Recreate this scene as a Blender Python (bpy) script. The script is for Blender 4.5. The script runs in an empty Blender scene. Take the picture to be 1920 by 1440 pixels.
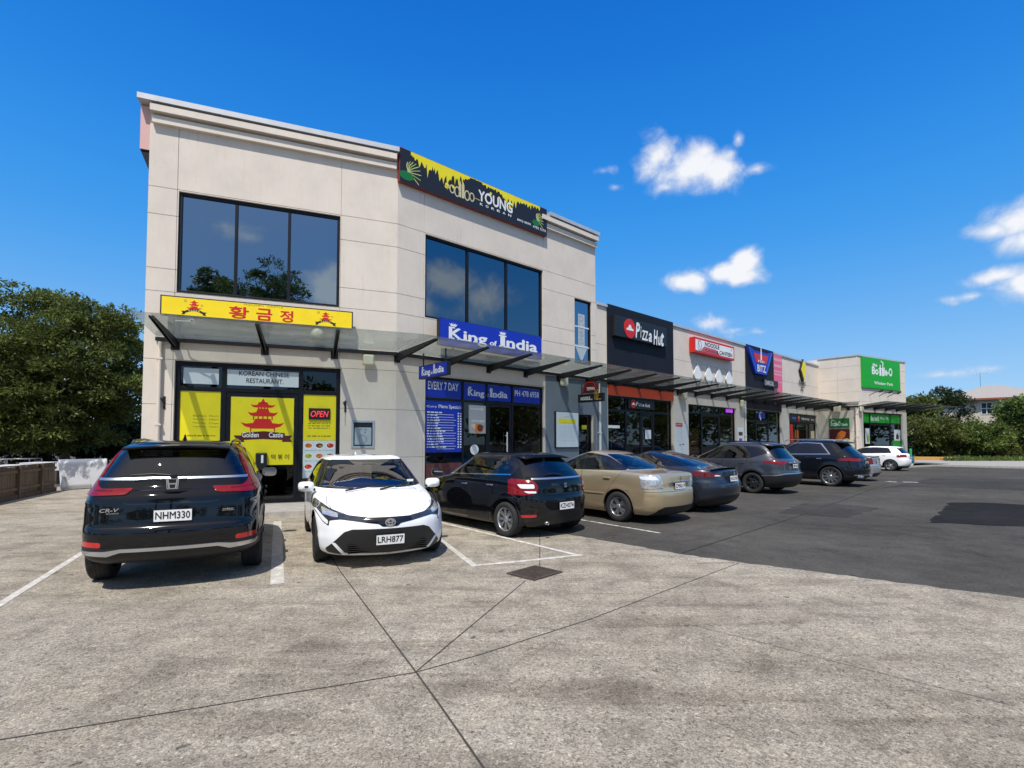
import bpy, bmesh, math, random
import numpy as np
from mathutils import Vector, Matrix
from mathutils.geometry import tessellate_polygon

S = bpy.context.scene
COL = S.collection
R = math.radians

# ------------------------------------------------------------------ camera
FPX, HORIZ, TP = 950.0, 830.0, 0.04          # focal length and horizon row of the photo (1920 px wide), pitch
CAMZ = 1.65
cd = bpy.data.cameras.new('camera')
cam = bpy.data.objects.new('camera', cd)
COL.objects.link(cam)
cd.sensor_width = 36.0
cd.lens = 36.0 * FPX / 1920.0
cd.shift_y = (HORIZ - FPX * TP - 720.0) / 1920.0
cd.clip_start, cd.clip_end = 0.05, 3000.0
cam.location = (0, 0, CAMZ)
cam.rotation_euler = (R(90) + math.atan(TP), 0, 0)
S.camera = cam

# ------------------------------------------------------------------ light
SUN_EL, SUN_AZ = R(60.0), R(188.0)            # sun stands behind the camera, a little to its left (azimuth from +Y towards +X)
SUN_DIR = Vector((math.sin(SUN_AZ) * math.cos(SUN_EL), math.cos(SUN_AZ) * math.cos(SUN_EL), math.sin(SUN_EL)))
sd = bpy.data.lights.new('sun', 'SUN')
sd.energy = 5.0
sd.angle = R(0.5)
sd.color = (1.0, 0.955, 0.89)
sun = bpy.data.objects.new('sun', sd)
COL.objects.link(sun)
sun.rotation_euler = (-SUN_DIR).to_track_quat('-Z', 'Y').to_euler()
S.view_settings.view_transform = 'Standard'
S.view_settings.look = 'None'
S.view_settings.exposure = 0.0
S.view_settings.gamma = 1.0

# ------------------------------------------------------------------ sky with clouds
def pix_dir(px, py):
    t = math.atan(TP); c, s = math.cos(t), math.sin(t)
    x = (px - 960) / FPX; y = -(py - (HORIZ - FPX * TP)) / FPX
    return Vector((x, c - y * s, y * c + s))

W = bpy.data.worlds.new('World')
S.world = W
W.use_nodes = True
nt = W.node_tree
nt.nodes.clear()
N = nt.nodes.new
L = nt.links.new
out = N('ShaderNodeOutputWorld'); bg = N('ShaderNodeBackground'); bg.inputs['Strength'].default_value = 0.10
sky = N('ShaderNodeTexSky'); sky.sky_type = 'NISHITA'; sky.sun_disc = False
sky.sun_elevation = SUN_EL; sky.sun_rotation = SUN_AZ
sky.air_density = 1.0; sky.dust_density = 0.35; sky.ozone_density = 5.0; sky.altitude = 20
hs = N('ShaderNodeHueSaturation'); hs.inputs['Saturation'].default_value = 1.30; hs.inputs['Value'].default_value = 1.15
hs.inputs['Hue'].default_value = 0.497
L(sky.outputs[0], hs.inputs['Color'])
tc = N('ShaderNodeTexCoord')

def mth(op, a, b=None, clamp=False):
    n = N('ShaderNodeMath'); n.operation = op; n.use_clamp = clamp
    for i, v in enumerate((a, b)):
        if v is None: continue
        if isinstance(v, (int, float)): n.inputs[i].default_value = v
        else: L(v, n.inputs[i])
    return n.outputs[0]
# deep blue overhead paling to the horizon, whitened on the unseen sun side as added fill
sep = N('ShaderNodeSeparateXYZ'); L(tc.outputs['Generated'], sep.inputs[0])
ramp = N('ShaderNodeValToRGB'); ramp.color_ramp.interpolation = 'B_SPLINE'
e = ramp.color_ramp.elements
e[0].position = 0.0; e[0].color = (.46, .70, .98, 1)
e[1].position = .72; e[1].color = (.004, .135, .66, 1)
for p_, c_ in ((.10, (.33, .61, .97, 1)), (.22, (.15, .46, .95, 1)), (.34, (.058, .375, .95, 1)), (.50, (.018, .265, .87, 1))):
    q_ = e.new(p_); q_.color = c_
L(sep.outputs['Z'], ramp.inputs[0])
rs = N('ShaderNodeMixRGB'); rs.blend_type = 'MULTIPLY'; rs.inputs[0].default_value = 1; rs.inputs[2].default_value = (10.0, 10.0, 10.0, 1); L(ramp.outputs[0], rs.inputs[1])
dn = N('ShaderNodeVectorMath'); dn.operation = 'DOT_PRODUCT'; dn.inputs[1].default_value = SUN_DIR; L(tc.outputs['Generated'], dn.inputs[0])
fill_glow = N('ShaderNodeMapRange'); fill_glow.inputs['From Min'].default_value = .40; fill_glow.inputs['From Max'].default_value = 1.0; L(dn.outputs['Value'], fill_glow.inputs['Value'])
gw = mth('MULTIPLY', mth('POWER', fill_glow.outputs[0], 1.7), 0.85)
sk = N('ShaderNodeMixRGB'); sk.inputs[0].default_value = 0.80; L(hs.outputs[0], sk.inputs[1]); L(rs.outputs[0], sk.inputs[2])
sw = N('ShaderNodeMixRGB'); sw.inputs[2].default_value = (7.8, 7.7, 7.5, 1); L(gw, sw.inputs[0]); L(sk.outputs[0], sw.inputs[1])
# clouds: soft lobes in direction space broken up by noise
nz = N('ShaderNodeTexNoise'); nz.inputs['Scale'].default_value = 13.0; nz.inputs['Detail'].default_value = 10.0
nz.inputs['Roughness'].default_value = 0.57; nz.inputs['Distortion'].default_value = 0.3
L(tc.outputs['Generated'], nz.inputs['Vector'])
# (pixel x, y, half width px, half height px, strength)
CLOUDS = [(1232, 292, 46, 42, 1.0), (1285, 318, 66, 46, 1.0), (1345, 322, 62, 34, .9), (1318, 286, 34, 26, .75), (1384, 260, 16, 22, .9), (1370, 290, 24, 30, .75), (1415, 318, 40, 16, .75), (1250, 352, 40, 24, .75), (1128, 320, 40, 13, .6), (1152, 351, 24, 10, .55),
          (1305, 524, 56, 20, 1.0), (1350, 512, 46, 24, 1.05), (1394, 490, 28, 30, 1.05), (1385, 520, 40, 20, .95),
          (1905, 415, 52, 40, 1.0), (1868, 432, 44, 26, .95), (1920, 450, 60, 34, .9), (1870, 518, 62, 22, .95), (1925, 530, 66, 34, 1.0), (1828, 555, 46, 13, .75), (1795, 568, 22, 9, .5),
          (1340, 604, 66, 16, .62), (1425, 622, 50, 12, .62), (1385, 618, 40, 10, .5), (1216, 425, 24, 15, .4), (1858, 690, 34, 12, .55), (1766, 702, 52, 10, .45)]
# clouds behind the viewer, seen only as reflections in the upstairs glass and the cars
def mirror_dir(px, py, deg):
    d = pix_dir(px, py).normalized(); n = Vector((math.cos(R(deg)), -math.sin(R(deg)), 0)); return d - n * (2 * d.dot(n))
EXTRA = [(mirror_dir(612, 548, 68.5), .045, .05, 1.1), (mirror_dir(640, 560, 68.5), .05, .04, 1.0), (mirror_dir(850, 535, 48.75), .06, .04, 1.0), (mirror_dir(905, 560, 48.75), .07, .04, 1.0), (mirror_dir(800, 575, 48.75), .05, .03, .8), (mirror_dir(400, 420, 68.5), .10, .025, .55), ((-.6, -.7, .25), .25, .07, .7)]
lobes = []
for (px, py, hx, hy, st) in CLOUDS:
    d = pix_dir(px, py); k = d.length
    lobes.append((d.normalized(), hx / FPX / k, hy / FPX / k, st))
for d, hx, hy, st in EXTRA: lobes.append((Vector(d).normalized(), hx, hy, st))
acc = None
for d, hx, hy, st in lobes:
    right = Vector((d.y, -d.x, 0)).normalized(); up = right.cross(d).normalized()
    m = N('ShaderNodeMapping'); m.vector_type = 'TEXTURE'
    m.inputs['Location'].default_value = d
    m.inputs['Rotation'].default_value = Matrix((right, d, up)).transposed().to_euler()
    m.inputs['Scale'].default_value = (hx, max(hx, hy), hy)
    L(tc.outputs['Generated'], m.inputs[0])
    ln = N('ShaderNodeVectorMath'); ln.operation = 'LENGTH'; L(m.outputs[0], ln.inputs[0])
    g = mth('SUBTRACT', st * 1.12, mth('MULTIPLY', ln.outputs['Value'], .62 * st))
    acc = g if acc is None else mth('MAXIMUM', acc, g)
fb = N('ShaderNodeMapRange'); fb.interpolation_type = 'SMOOTHSTEP'
val = mth('ADD', acc, mth('MULTIPLY', mth('SUBTRACT', nz.outputs['Fac'], 0.5), 1.7))
L(val, fb.inputs['Value']); fb.inputs['From Min'].default_value = 0.36; fb.inputs['From Max'].default_value = 1.0
fac = mth('MULTIPLY', mth('MULTIPLY', fb.outputs[0], mth('MULTIPLY', acc, 4.0, True)), 0.96)
cc = N('ShaderNodeMixRGB'); cc.inputs[1].default_value = (5.4, 6.3, 8.0, 1); cc.inputs[2].default_value = (9.4, 9.5, 9.8, 1)
L(fb.outputs[0], cc.inputs[0])
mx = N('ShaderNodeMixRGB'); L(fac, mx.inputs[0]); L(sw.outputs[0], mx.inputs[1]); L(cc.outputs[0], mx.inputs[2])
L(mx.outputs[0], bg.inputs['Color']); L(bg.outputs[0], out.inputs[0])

# ------------------------------------------------------------------ photo geometry: from a picture point to the place it shows
def at_ground(px, py, z=0.0):
    d = pix_dir(px, py)
    t = (z - CAMZ) / d.z
    return Vector((d.x * t, d.y * t, z))

class Wall:
    """a vertical plane: x runs along it to the right, y into the building, z up"""
    def __init__(self, o, deg):
        self.o = Vector((o[0], o[1], 0)); a = R(deg)
        self.d = Vector((math.sin(a), math.cos(a), 0)); self.n = Vector((self.d.y, -self.d.x, 0))
        self.M = Matrix.Translation(self.o) @ Matrix.Rotation(R(90 - deg), 4, 'Z')
    def at(self, px, py, off=0.0):
        """wall coordinates (u, z) of a picture point on the plane lying `off` in front of the wall"""
        r = pix_dir(px, py); c = Vector((0, 0, CAMZ))
        t = ((self.o + self.n * off - c).dot(self.n)) / r.dot(self.n)
        q = c + r * t
        return ((q - self.o).dot(self.d), q.z)
    def rect(self, px0, py0, px1, py1, off=0.0):
        u0, z1 = self.at(px0, py0, off); u1, z0 = self.at(px1, py1, off)
        return min(u0, u1), max(u0, u1), min(z0, z1), max(z0, z1)

F1 = Wall((-8.6266, 11.7876), 68.5)                    # front with the yellow sign
F2 = Wall((-3.1961, 13.9267), 48.75)                   # long front after the bend
U2END = 33.14
K = F2.o + F2.d * U2END
F3 = Wall((K.x, K.y), 48.75 + 90)                      # wall stepping back towards the viewer
# its far corner, at picture column 1608
_r = pix_dir(1608, 700); _t = (K.x * _r.y - K.y * _r.x) / (F3.d.y * _r.x - F3.d.x * _r.y)
Q4 = K + F3.d * _t
LEN3 = _t
F4 = Wall((Q4.x, Q4.y), 61.0)                          # green corner shop

# ------------------------------------------------------------------ object helpers
WM = {}
def reg(o, M):
    WM[o] = M
    if o.parent is not None:
        o.matrix_parent_inverse = Matrix.Identity(4)
        o.matrix_local = WM[o.parent].inverted() @ M
    else:
        o.matrix_world = M
    return o

def tag(o, label=None, cat=None, group=None, kind=None):
    if label: o['label'] = label
    if cat: o['category'] = cat
    if group: o['group'] = group
    if kind: o['kind'] = kind
    return o

def thing(name, label, cat, M=None, group=None):
    o = bpy.data.objects.new(name, None)
    o.empty_display_size = 0.2
    COL.objects.link(o)
    reg(o, M if M is not None else Matrix.Identity(4))
    return tag(o, label, cat, group)

def copy_tree(o, M, parent=None):
    c = o.copy(); COL.objects.link(c)
    c.parent = parent
    reg(c, M if parent is None else WM[parent] @ WM[o.parent].inverted() @ WM[o])
    for ch in [x for x in o.children]: copy_tree(ch, None, c)
    return c

class MB:
    """collects faces for ONE mesh object"""
    def __init__(self): self.v = []; self.f = []; self.m = []; self.sm = []
    def add(self, vs, fs, mi=0, smooth=False):
        b = len(self.v); self.v += [tuple(p) for p in vs]
        for f in fs: self.f.append([b + i for i in f]); self.m.append(mi); self.sm.append(smooth)
        return self
    def box(self, x0, x1, y0, y1, z0, z1, mi=0):
        vs = [(x, y, z) for z in (z0, z1) for y in (y0, y1) for x in (x0, x1)]
        return self.add(vs, [(0, 2, 3, 1), (4, 5, 7, 6), (0, 1, 5, 4), (2, 6, 7, 3), (0, 4, 6, 2), (1, 3, 7, 5)], mi)
    def bar(self, p, q, w, h, up=(0, 0, 1), mi=0, w2=None, h2=None):
        p = Vector(p); q = Vector(q); d = (q - p).normalized(); s = d.cross(Vector(up)).normalized(); u = s.cross(d)
        w2 = w if w2 is None else w2; h2 = h if h2 is None else h2
        vs = [p + s * a * w / 2 + u * b * h / 2 for a, b in ((-1, -1), (1, -1), (1, 1), (-1, 1))] + [q + s * a * w2 / 2 + u * b * h2 / 2 for a, b in ((-1, -1), (1, -1), (1, 1), (-1, 1))]
        return self.add(vs, [(0, 1, 2, 3), (7, 6, 5, 4), (4, 5, 1, 0), (5, 6, 2, 1), (6, 7, 3, 2), (7, 4, 0, 3)], mi)
    def tube(self, pts, r, n=10, mi=0, cap=True):
        pts = [Vector(p) for p in pts]; rs = r if isinstance(r, (list, tuple)) else [r] * len(pts)
        vs = []; prev = None
        for i, p in enumerate(pts):
            d = (pts[min(i + 1, len(pts) - 1)] - pts[max(i - 1, 0)]).normalized()
            a = Vector((0, 0, 1)) if abs(d.z) < .9 else Vector((1, 0, 0))
            if prev is not None: a = prev
            s = d.cross(a).normalized(); u = s.cross(d).normalized(); prev = u
            vs += [p + (s * math.cos(t) + u * math.sin(t)) * rs[i] for t in (2 * math.pi * k / n for k in range(n))]
        fs = []
        for i in range(len(pts) - 1):
            for k in range(n):
                k2 = (k + 1) % n; fs.append(((i + 1) * n + k, (i + 1) * n + k2, i * n + k2, i * n + k))
        self.add(vs, fs, mi, True)
        if cap:
            b = len(vs); self.add(vs[:n], [tuple(range(n))], mi); self.add(vs[-n:], [tuple(range(n - 1, -1, -1))], mi)
        return self
    def lathe(self, prof, n=32, axis='Y', c=(0, 0, 0), mi=0, smooth=True, close=False):
        """prof: (radius, offset along the axis)"""
        vs = []
        for r, h in prof:
            for k in range(n):
                a = 2 * math.pi * k / n; x, y = r * math.cos(a), r * math.sin(a)
                p = {'Y': (x, h, y), 'Z': (x, y, h), 'X': (h, x, y)}[axis]
                vs.append((p[0] + c[0], p[1] + c[1], p[2] + c[2]))
        fs = []; m = len(prof)
        for i in range(m if close else m - 1):
            j = (i + 1) % m
            for k in range(n):
                k2 = (k + 1) % n; fs.append((i * n + k, i * n + k2, j * n + k2, j * n + k))
        return self.add(vs, fs, mi, smooth)
    def plate(self, poly, y0, y1, mi=0, side=True):
        """polygon (u, z) given thickness from y0 (front) to y1"""
        poly = [tuple(p) for p in poly]
        area = sum(poly[i][0] * poly[(i + 1) % len(poly)][1] - poly[(i + 1) % len(poly)][0] * poly[i][1] for i in range(len(poly)))
        if area < 0: poly = poly[::-1]
        n = len(poly); tri = tessellate_polygon([[Vector((u, z, 0)) for u, z in poly]])
        def ccw(t):
            a, b, c = (poly[i] for i in t)
            return (b[0] - a[0]) * (c[1] - a[1]) - (c[0] - a[0]) * (b[1] - a[1]) > 0
        tri = [t if ccw(t) else (t[0], t[2], t[1]) for t in tri]
        self.add([(u, y0, z) for u, z in poly], tri, mi)
        if side:
            self.add([(u, y1, z) for u, z in poly], [tuple(reversed(t)) for t in tri], mi)
            vs = [(u, y0, z) for u, z in poly] + [(u, y1, z) for u, z in poly]
            self.add(vs, [(i, n + i, n + (i + 1) % n, (i + 1) % n) for i in range(n)], mi)
        return self
    def stroke(self, pts, w, y0, y1, mi=0):
        """a painted stroke: a ribbon of width w along (u, z) points"""
        for i in range(len(pts) - 1):
            (a, b), (c, d) = pts[i], pts[i + 1]; l = math.hypot(c - a, d - b) or 1e-6
            tx, tz = (c - a) / l, (d - b) / l; e = w * .35
            a -= tx * e; b -= tz * e; c += tx * e; d += tz * e; nx, nz_ = -tz * w / 2, tx * w / 2
            self.plate([(a + nx, b + nz_), (a - nx, b - nz_), (c - nx, d - nz_), (c + nx, d + nz_)], y0 - .0004 * (i % 3), y1, mi)
        return self
    def disc(self, cx, cz, r, y0, y1, mi=0, n=24, rz=None, a0=0):
        rz = r if rz is None else rz
        return self.plate([(cx + r * math.cos(2 * math.pi * k / n + a0), cz + rz * math.sin(2 * math.pi * k / n + a0)) for k in range(n)], y0, y1, mi)
    def ring(self, cx, cz, r, w, y0, y1, mi=0, n=20, rz=None):
        rz = r if rz is None else rz
        P = [(cx + r * math.cos(2 * math.pi * k / n), cz + rz * math.sin(2 * math.pi * k / n)) for k in range(n + 1)]
        return self.stroke(P, w, y0, y1, mi)
    def xform(self, M):
        self.v = [tuple(M @ Vector(p)) for p in self.v]; return self
    def build(self, name, mats, parent=None, M=None, bevel=0.0, smooth=None, label=None):
        me = bpy.data.meshes.new(name)
        me.from_pydata(self.v, [], self.f)
        mats = mats if isinstance(mats, (list, tuple)) else [mats]
        for m in mats: me.materials.append(m)
        if len(mats) > 1: me.polygons.foreach_set('material_index', np.array(self.m, dtype=np.int32))
        sm = np.array(self.sm, dtype=bool) if smooth is None else np.full(len(self.f), smooth)
        me.polygons.foreach_set('use_smooth', sm)
        me.update()
        o = bpy.data.objects.new(name, me); COL.objects.link(o)
        o.parent = parent
        reg(o, M if M is not None else (WM[parent] if parent is not None else Matrix.Identity(4)))
        if bevel:
            b = o.modifiers.new('edge', 'BEVEL'); b.width = bevel; b.segments = 2; b.limit_method = 'ANGLE'
        if label: o['label'] = label
        return o

_tc = {}
def text_geo(s, bold, shear):
    k = (s, bold, shear)
    if k not in _tc:
        c = bpy.data.curves.new('t', 'FONT'); c.body = s; c.offset = bold; c.shear = shear; c.resolution_u = 3
        o = bpy.data.objects.new('t', c); COL.objects.link(o)
        dg = bpy.context.evaluated_depsgraph_get(); dg.update()
        me = bpy.data.meshes.new_from_object(o.evaluated_get(dg))
        v = np.array([x.co[:] for x in me.vertices]); f = [list(p.vertices) for p in me.polygons]
        bpy.data.objects.remove(o); bpy.data.curves.remove(c); bpy.data.meshes.remove(me)
        _tc[k] = (v, f)
    return _tc[k]

def text_into(mb, s, u0, u1, z0, z1, y, mi=0, bold=0.0, shear=0.0, keep=False):
    """lettering filling the box u0..u1 / z0..z1 on the plane y (front faces towards -y)"""
    v, f = text_geo(s, 0.0, shear)
    fat = bold * .62
    lo, hi = v.min(0) - fat, v.max(0) + fat
    sx = (u1 - u0) / (hi[0] - lo[0]); sz = (z1 - z0) / (hi[1] - lo[1])
    x0 = u0
    if keep:
        sx = min(sx, sz); x0 = (u0 + u1) / 2 - sx * (hi[0] - lo[0]) / 2
    for k, (dx, dz) in enumerate(((0, 0), (1, 0), (-1, 0), (0, 1), (0, -1)) if fat else ((0, 0),)):
        mb.add([(x0 + (p[0] + dx * fat - lo[0]) * sx, y - .0003 * k, z0 + (p[1] + dz * fat - lo[1]) * sz) for p in v], f, mi)
    return mb

# ------------------------------------------------------------------ materials
MATS = {}
def principled(name):
    m = bpy.data.materials.new(name); m.use_nodes = True
    return m, m.node_tree, m.node_tree.nodes['Principled BSDF']

def mat(name, col, rough=.5, metal=0., spec=.5, coat=0., var=.06, scale=6., bump=0., bscale=60., emit=0., stretch=None, backing=None, rvar=.0):
    """a procedural surface: base colour with mottling, optional fine relief"""
    if name in MATS: return MATS[name]
    m, t, b = principled(name)
    n = t.nodes.new; l = t.links.new
    tcn = n('ShaderNodeTexCoord'); src = tcn.outputs['Object']
    if stretch:
        mp = n('ShaderNodeMapping'); mp.inputs['Scale'].default_value = stretch; l(src, mp.inputs[0]); src = mp.outputs[0]
    nn = n('ShaderNodeTexNoise'); nn.inputs['Scale'].default_value = scale; nn.inputs['Detail'].default_value = 6; nn.inputs['Roughness'].default_value = .6
    l(src, nn.inputs['Vector'])
    cr = n('ShaderNodeValToRGB')
    c = np.array(col[:3])
    cr.color_ramp.elements[0].position = .3; cr.color_ramp.elements[1].position = .72
    cr.color_ramp.elements[0].color = (*np.clip(c * (1 - var), 0, 1), 1); cr.color_ramp.elements[1].color = (*np.clip(c * (1 + var), 0, 1), 1)
    l(nn.outputs['Fac'], cr.inputs[0])
    cout = cr.outputs[0]
    if backing:
        gm = n('ShaderNodeNewGeometry'); mxn = n('ShaderNodeMixRGB'); mxn.inputs[2].default_value = (*backing, 1)
        l(gm.outputs['Backfacing'], mxn.inputs[0]); l(cout, mxn.inputs[1]); cout = mxn.outputs[0]
    l(cout, b.inputs['Base Color'])
    b.inputs['Roughness'].default_value = rough; b.inputs['Metallic'].default_value = metal
    b.inputs['Specular IOR Level'].default_value = spec
    b.inputs['Coat Weight'].default_value = coat; b.inputs['Coat Roughness'].default_value = .03
    if rvar:
        mr = n('ShaderNodeMapRange'); mr.inputs['To Min'].default_value = max(0, rough - rvar); mr.inputs['To Max'].default_value = min(1, rough + rvar)
        l(nn.outputs['Fac'], mr.inputs['Value']); l(mr.outputs[0], b.inputs['Roughness'])
    if emit:
        l(cout, b.inputs['Emission Color']); b.inputs['Emission Strength'].default_value = emit
    if bump:
        bn = n('ShaderNodeTexNoise'); bn.inputs['Scale'].default_value = bscale; bn.inputs['Detail'].default_value = 3
        l(src, bn.inputs['Vector'])
        bp = n('ShaderNodeBump'); bp.inputs['Strength'].default_value = bump; bp.inputs['Distance'].default_value = .02
        l(bn.outputs['Fac'], bp.inputs['Height']); l(bp.outputs[0], b.inputs['Normal'])
    MATS[name] = m
    return m

def glass(name, tint, clear, rough=.01, film=None):
    """tinted sheet glass: part see-through, part mirror"""
    if name in MATS: return MATS[name]
    m = bpy.data.materials.new(name); m.use_nodes = True; t = m.node_tree; t.nodes.clear()
    n = t.nodes.new; l = t.links.new
    o = n('ShaderNodeOutputMaterial'); tr = n('ShaderNodeBsdfTransparent'); tr.inputs[0].default_value = (*[x * clear for x in tint], 1)
    gl = n('ShaderNodeBsdfGlossy'); gl.inputs['Roughness'].default_value = rough
    fr = n('ShaderNodeFresnel'); fr.inputs['IOR'].default_value = 1.52
    gm = n('ShaderNodeNewGeometry')
    io = n('ShaderNodeMapRange'); io.inputs['To Min'].default_value = 1.52; io.inputs['To Max'].default_value = 1 / 1.52
    l(gm.outputs['Backfacing'], io.inputs['Value']); l(io.outputs[0], fr.inputs['IOR'])
    f1 = n('ShaderNodeMath'); f1.operation = 'MULTIPLY_ADD'; f1.inputs[1].default_value = 1.15; f1.inputs[2].default_value = 0.0; f1.use_clamp = True
    l(fr.outputs[0], f1.inputs[0])
    nn = n('ShaderNodeTexNoise'); nn.inputs['Scale'].default_value = 1.3; tcn = n('ShaderNodeTexCoord'); l(tcn.outputs['Object'], nn.inputs['Vector'])
    bp = n('ShaderNodeBump'); bp.inputs['Strength'].default_value = .02; bp.inputs['Distance'].default_value = .05; l(nn.outputs['Fac'], bp.inputs['Height']); l(bp.outputs[0], gl.inputs['Normal'])
    mx = n('ShaderNodeMixShader'); l(f1.outputs[0], mx.inputs[0]); l(tr.outputs[0], mx.inputs[1]); l(gl.outputs[0], mx.inputs[2])
    last = mx.outputs[0]
    l(last, o.inputs[0])
    MATS[name] = m
    return m
# ------------------------------------------------------------------ ground
def ground_mat(name, kind):
    m, t, b = principled(name); n = t.nodes.new; l = t.links.new
    tcn = n('ShaderNodeTexCoord'); o = tcn.outputs['Object']
    def noise(sc, det=5, rough=.6, dist=0., vec=None):
        q = n('ShaderNodeTexNoise'); q.inputs['Scale'].default_value = sc; q.inputs['Detail'].default_value = det; q.inputs['Roughness'].default_value = rough; q.inputs['Distortion'].default_value = dist
        l(vec or o, q.inputs['Vector']); return q.outputs['Fac']
    def ramp(f, *st):
        r = n('ShaderNodeValToRGB'); l(f, r.inputs[0]); el = r.color_ramp.elements
        while len(el) < len(st): el.new(.5)
        for e_, (p, c) in zip(el, st): e_.position = p; e_.color = (*c, 1) if not isinstance(c, (int, float)) else (c, c, c, 1)
        return r.outputs[0]
    def mix(a, c, f, mode='MIX'):
        q = n('ShaderNodeMixRGB'); q.blend_type = mode
        for i, v in ((0, f), (1, a), (2, c)):
            if isinstance(v, (int, float)): q.inputs[i].default_value = v
            elif isinstance(v, tuple): q.inputs[i].default_value = (*v, 1)
            else: l(v, q.inputs[i])
        return q.outputs[0]
    if kind == 'concrete':
        big = noise(.45, 6, .62, .6); mid = noise(2.2, 6, .65, .4); fine = noise(34, 3, .7, 1.6); peb = n('ShaderNodeTexVoronoi'); peb.inputs['Scale'].default_value = 70; l(o, peb.inputs['Vector'])
        col = ramp(big, (.28, (.265, .238, .187)), (.46, (.362, .331, .268)), (.68, (.425, .393, .325)))
        col = mix(col, ramp(mid, (.28, (.55, .53, .51)), (.5, (.95, .94, .93)), (.70, (1.2, 1.17, 1.13))), .85, 'MULTIPLY')
        mp = n('ShaderNodeMapping'); mp.inputs['Rotation'].default_value = (0, 0, R(22)); mp.inputs['Scale'].default_value = (.35, 2.6, 1); l(o, mp.inputs[0])
        stn = noise(1.1, 6, .7, .8, mp.outputs[0]); col = mix(col, ramp(stn, (.34, (.60, .57, .54)), (.50, (1, 1, 1)), (.75, (1.05, 1.03, 1.0))), .7, 'MULTIPLY')
        col = mix(col, ramp(fine, (.30, (.22, .20, .18)), (.44, (.80, .79, .78)), (.58, (1.15, 1.14, 1.13)), (.72, (1.9, 1.87, 1.83))), .95, 'MULTIPLY')
        cl = noise(26, 4, .8, 2.4); col = mix(col, ramp(cl, (.36, (.42, .40, .37)), (.44, (.92, .91, .90)), (.56, (1.04, 1.04, 1.03)), (.66, (1.38, 1.36, 1.33))), .85, 'MULTIPLY')
        col = mix(col, ramp(peb.outputs['Distance'], (.0, (1.3, 1.27, 1.25)), (.5, (.8, .79, .78))), .5, 'MULTIPLY')
        sp = noise(7, 3, .5); col = mix(col, (.06, .055, .05), ramp(sp, (.69, 0.), (.74, .8)))
        oil = noise(.8, 4, .6, 1.5); col = mix(col, (.10, .092, .082), ramp(oil, (.66, 0.), (.78, .35)))
        bh = noise(46, 4, .75, 1.0); bs = .8; b.inputs['Roughness'].default_value = .88
    else:
        big = noise(.35, 5, .6, .4); mid = noise(3, 5, .65); fine = noise(120, 3, .8)
        col = ramp(big, (.3, (.052, .0485, .044)), (.5, (.068, .064, .058)), (.72, (.088, .083, .075)))
        col = mix(col, ramp(mid, (.3, (.78, .78, .78)), (.7, (1.2, 1.2, 1.19))), .8, 'MULTIPLY')
        col = mix(col, ramp(fine, (.25, (.45, .45, .45)), (.5, (1, 1, 1)), (.72, (1.9, 1.9, 1.85))), .75, 'MULTIPLY')
        g2 = noise(24, 4, .85, .6); col = mix(col, ramp(g2, (.32, (.55, .55, .55)), (.46, (.95, .95, .95)), (.58, (1.08, 1.08, 1.07)), (.70, (1.7, 1.68, 1.64))), .8, 'MULTIPLY')
        trk = noise(1.5, 5, .7, 1.0); col = mix(col, ramp(trk, (.30, (.62, .62, .62)), (.44, (1, 1, 1)), (.62, (1.05, 1.05, 1.04)), (.74, (1.4, 1.38, 1.34))), .7, 'MULTIPLY')
        sp = noise(6, 3, .5); col = mix(col, (.012, .012, .012), ramp(sp, (.68, 0.), (.73, .8)))
        if kind == 'patch': col = mix(col, (.27, .275, .30), 1.0, 'MULTIPLY')
        if kind == 'newer': col = mix(col, (.72, .73, .76), 1.0, 'MULTIPLY')
        if kind == 'older': col = mix(col, (1.35, 1.33, 1.28), 1.0, 'MULTIPLY')
        bh = noise(90, 3, .8); bs = .4; b.inputs['Roughness'].default_value = .9
    l(col, b.inputs['Base Color']); b.inputs['Specular IOR Level'].default_value = .25 if kind == 'concrete' else .08
    bp = n('ShaderNodeBump'); bp.inputs['Strength'].default_value = bs; bp.inputs['Distance'].default_value = .012; l(bh, bp.inputs['Height']); l(bp.outputs[0], b.inputs['Normal'])
    MATS[name] = m; return m

def worn_paint(name, base, amount):
    m, t, b = principled(name); n = t.nodes.new; l = t.links.new
    tcn = n('ShaderNodeTexCoord'); q = n('ShaderNodeTexNoise'); q.inputs['Scale'].default_value = 9; q.inputs['Detail'].default_value = 8; q.inputs['Roughness'].default_value = .75; l(tcn.outputs['Object'], q.inputs['Vector'])
    r = n('ShaderNodeValToRGB'); r.color_ramp.elements[0].position = amount - .1; r.color_ramp.elements[1].position = amount + .1
    r.color_ramp.elements[0].color = (*base, 1); r.color_ramp.elements[1].color = (.66, .65, .62, 1)
    l(q.outputs['Fac'], r.inputs[0]); l(r.outputs[0], b.inputs['Base Color']); b.inputs['Roughness'].default_value = .8
    MATS[name] = m; return m

ground_mat('concrete', 'concrete'); ground_mat('asphalt', 'asphalt'); ground_mat('asphalt_patch', 'patch'); ground_mat('asphalt_newer', 'newer'); ground_mat('asphalt_older', 'older')
worn_paint('line_paint', (.42, .385, .32), .53); worn_paint('line_faded', (.42, .39, .33), .58); worn_paint('line_asphalt', (.10, .10, .10), .50)
mat('joint', (.05, .044, .038), rough=.95, var=.4, scale=8); mat('path', (.33, .31, .28), rough=.85, var=.15, scale=5, bump=.2, bscale=120)
mat('kerb', (.40, .375, .335), rough=.85, var=.18, scale=7, bump=.2, bscale=80); mat('asphalt_joint', (.014, .014, .015), rough=.9, var=.3)

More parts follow.
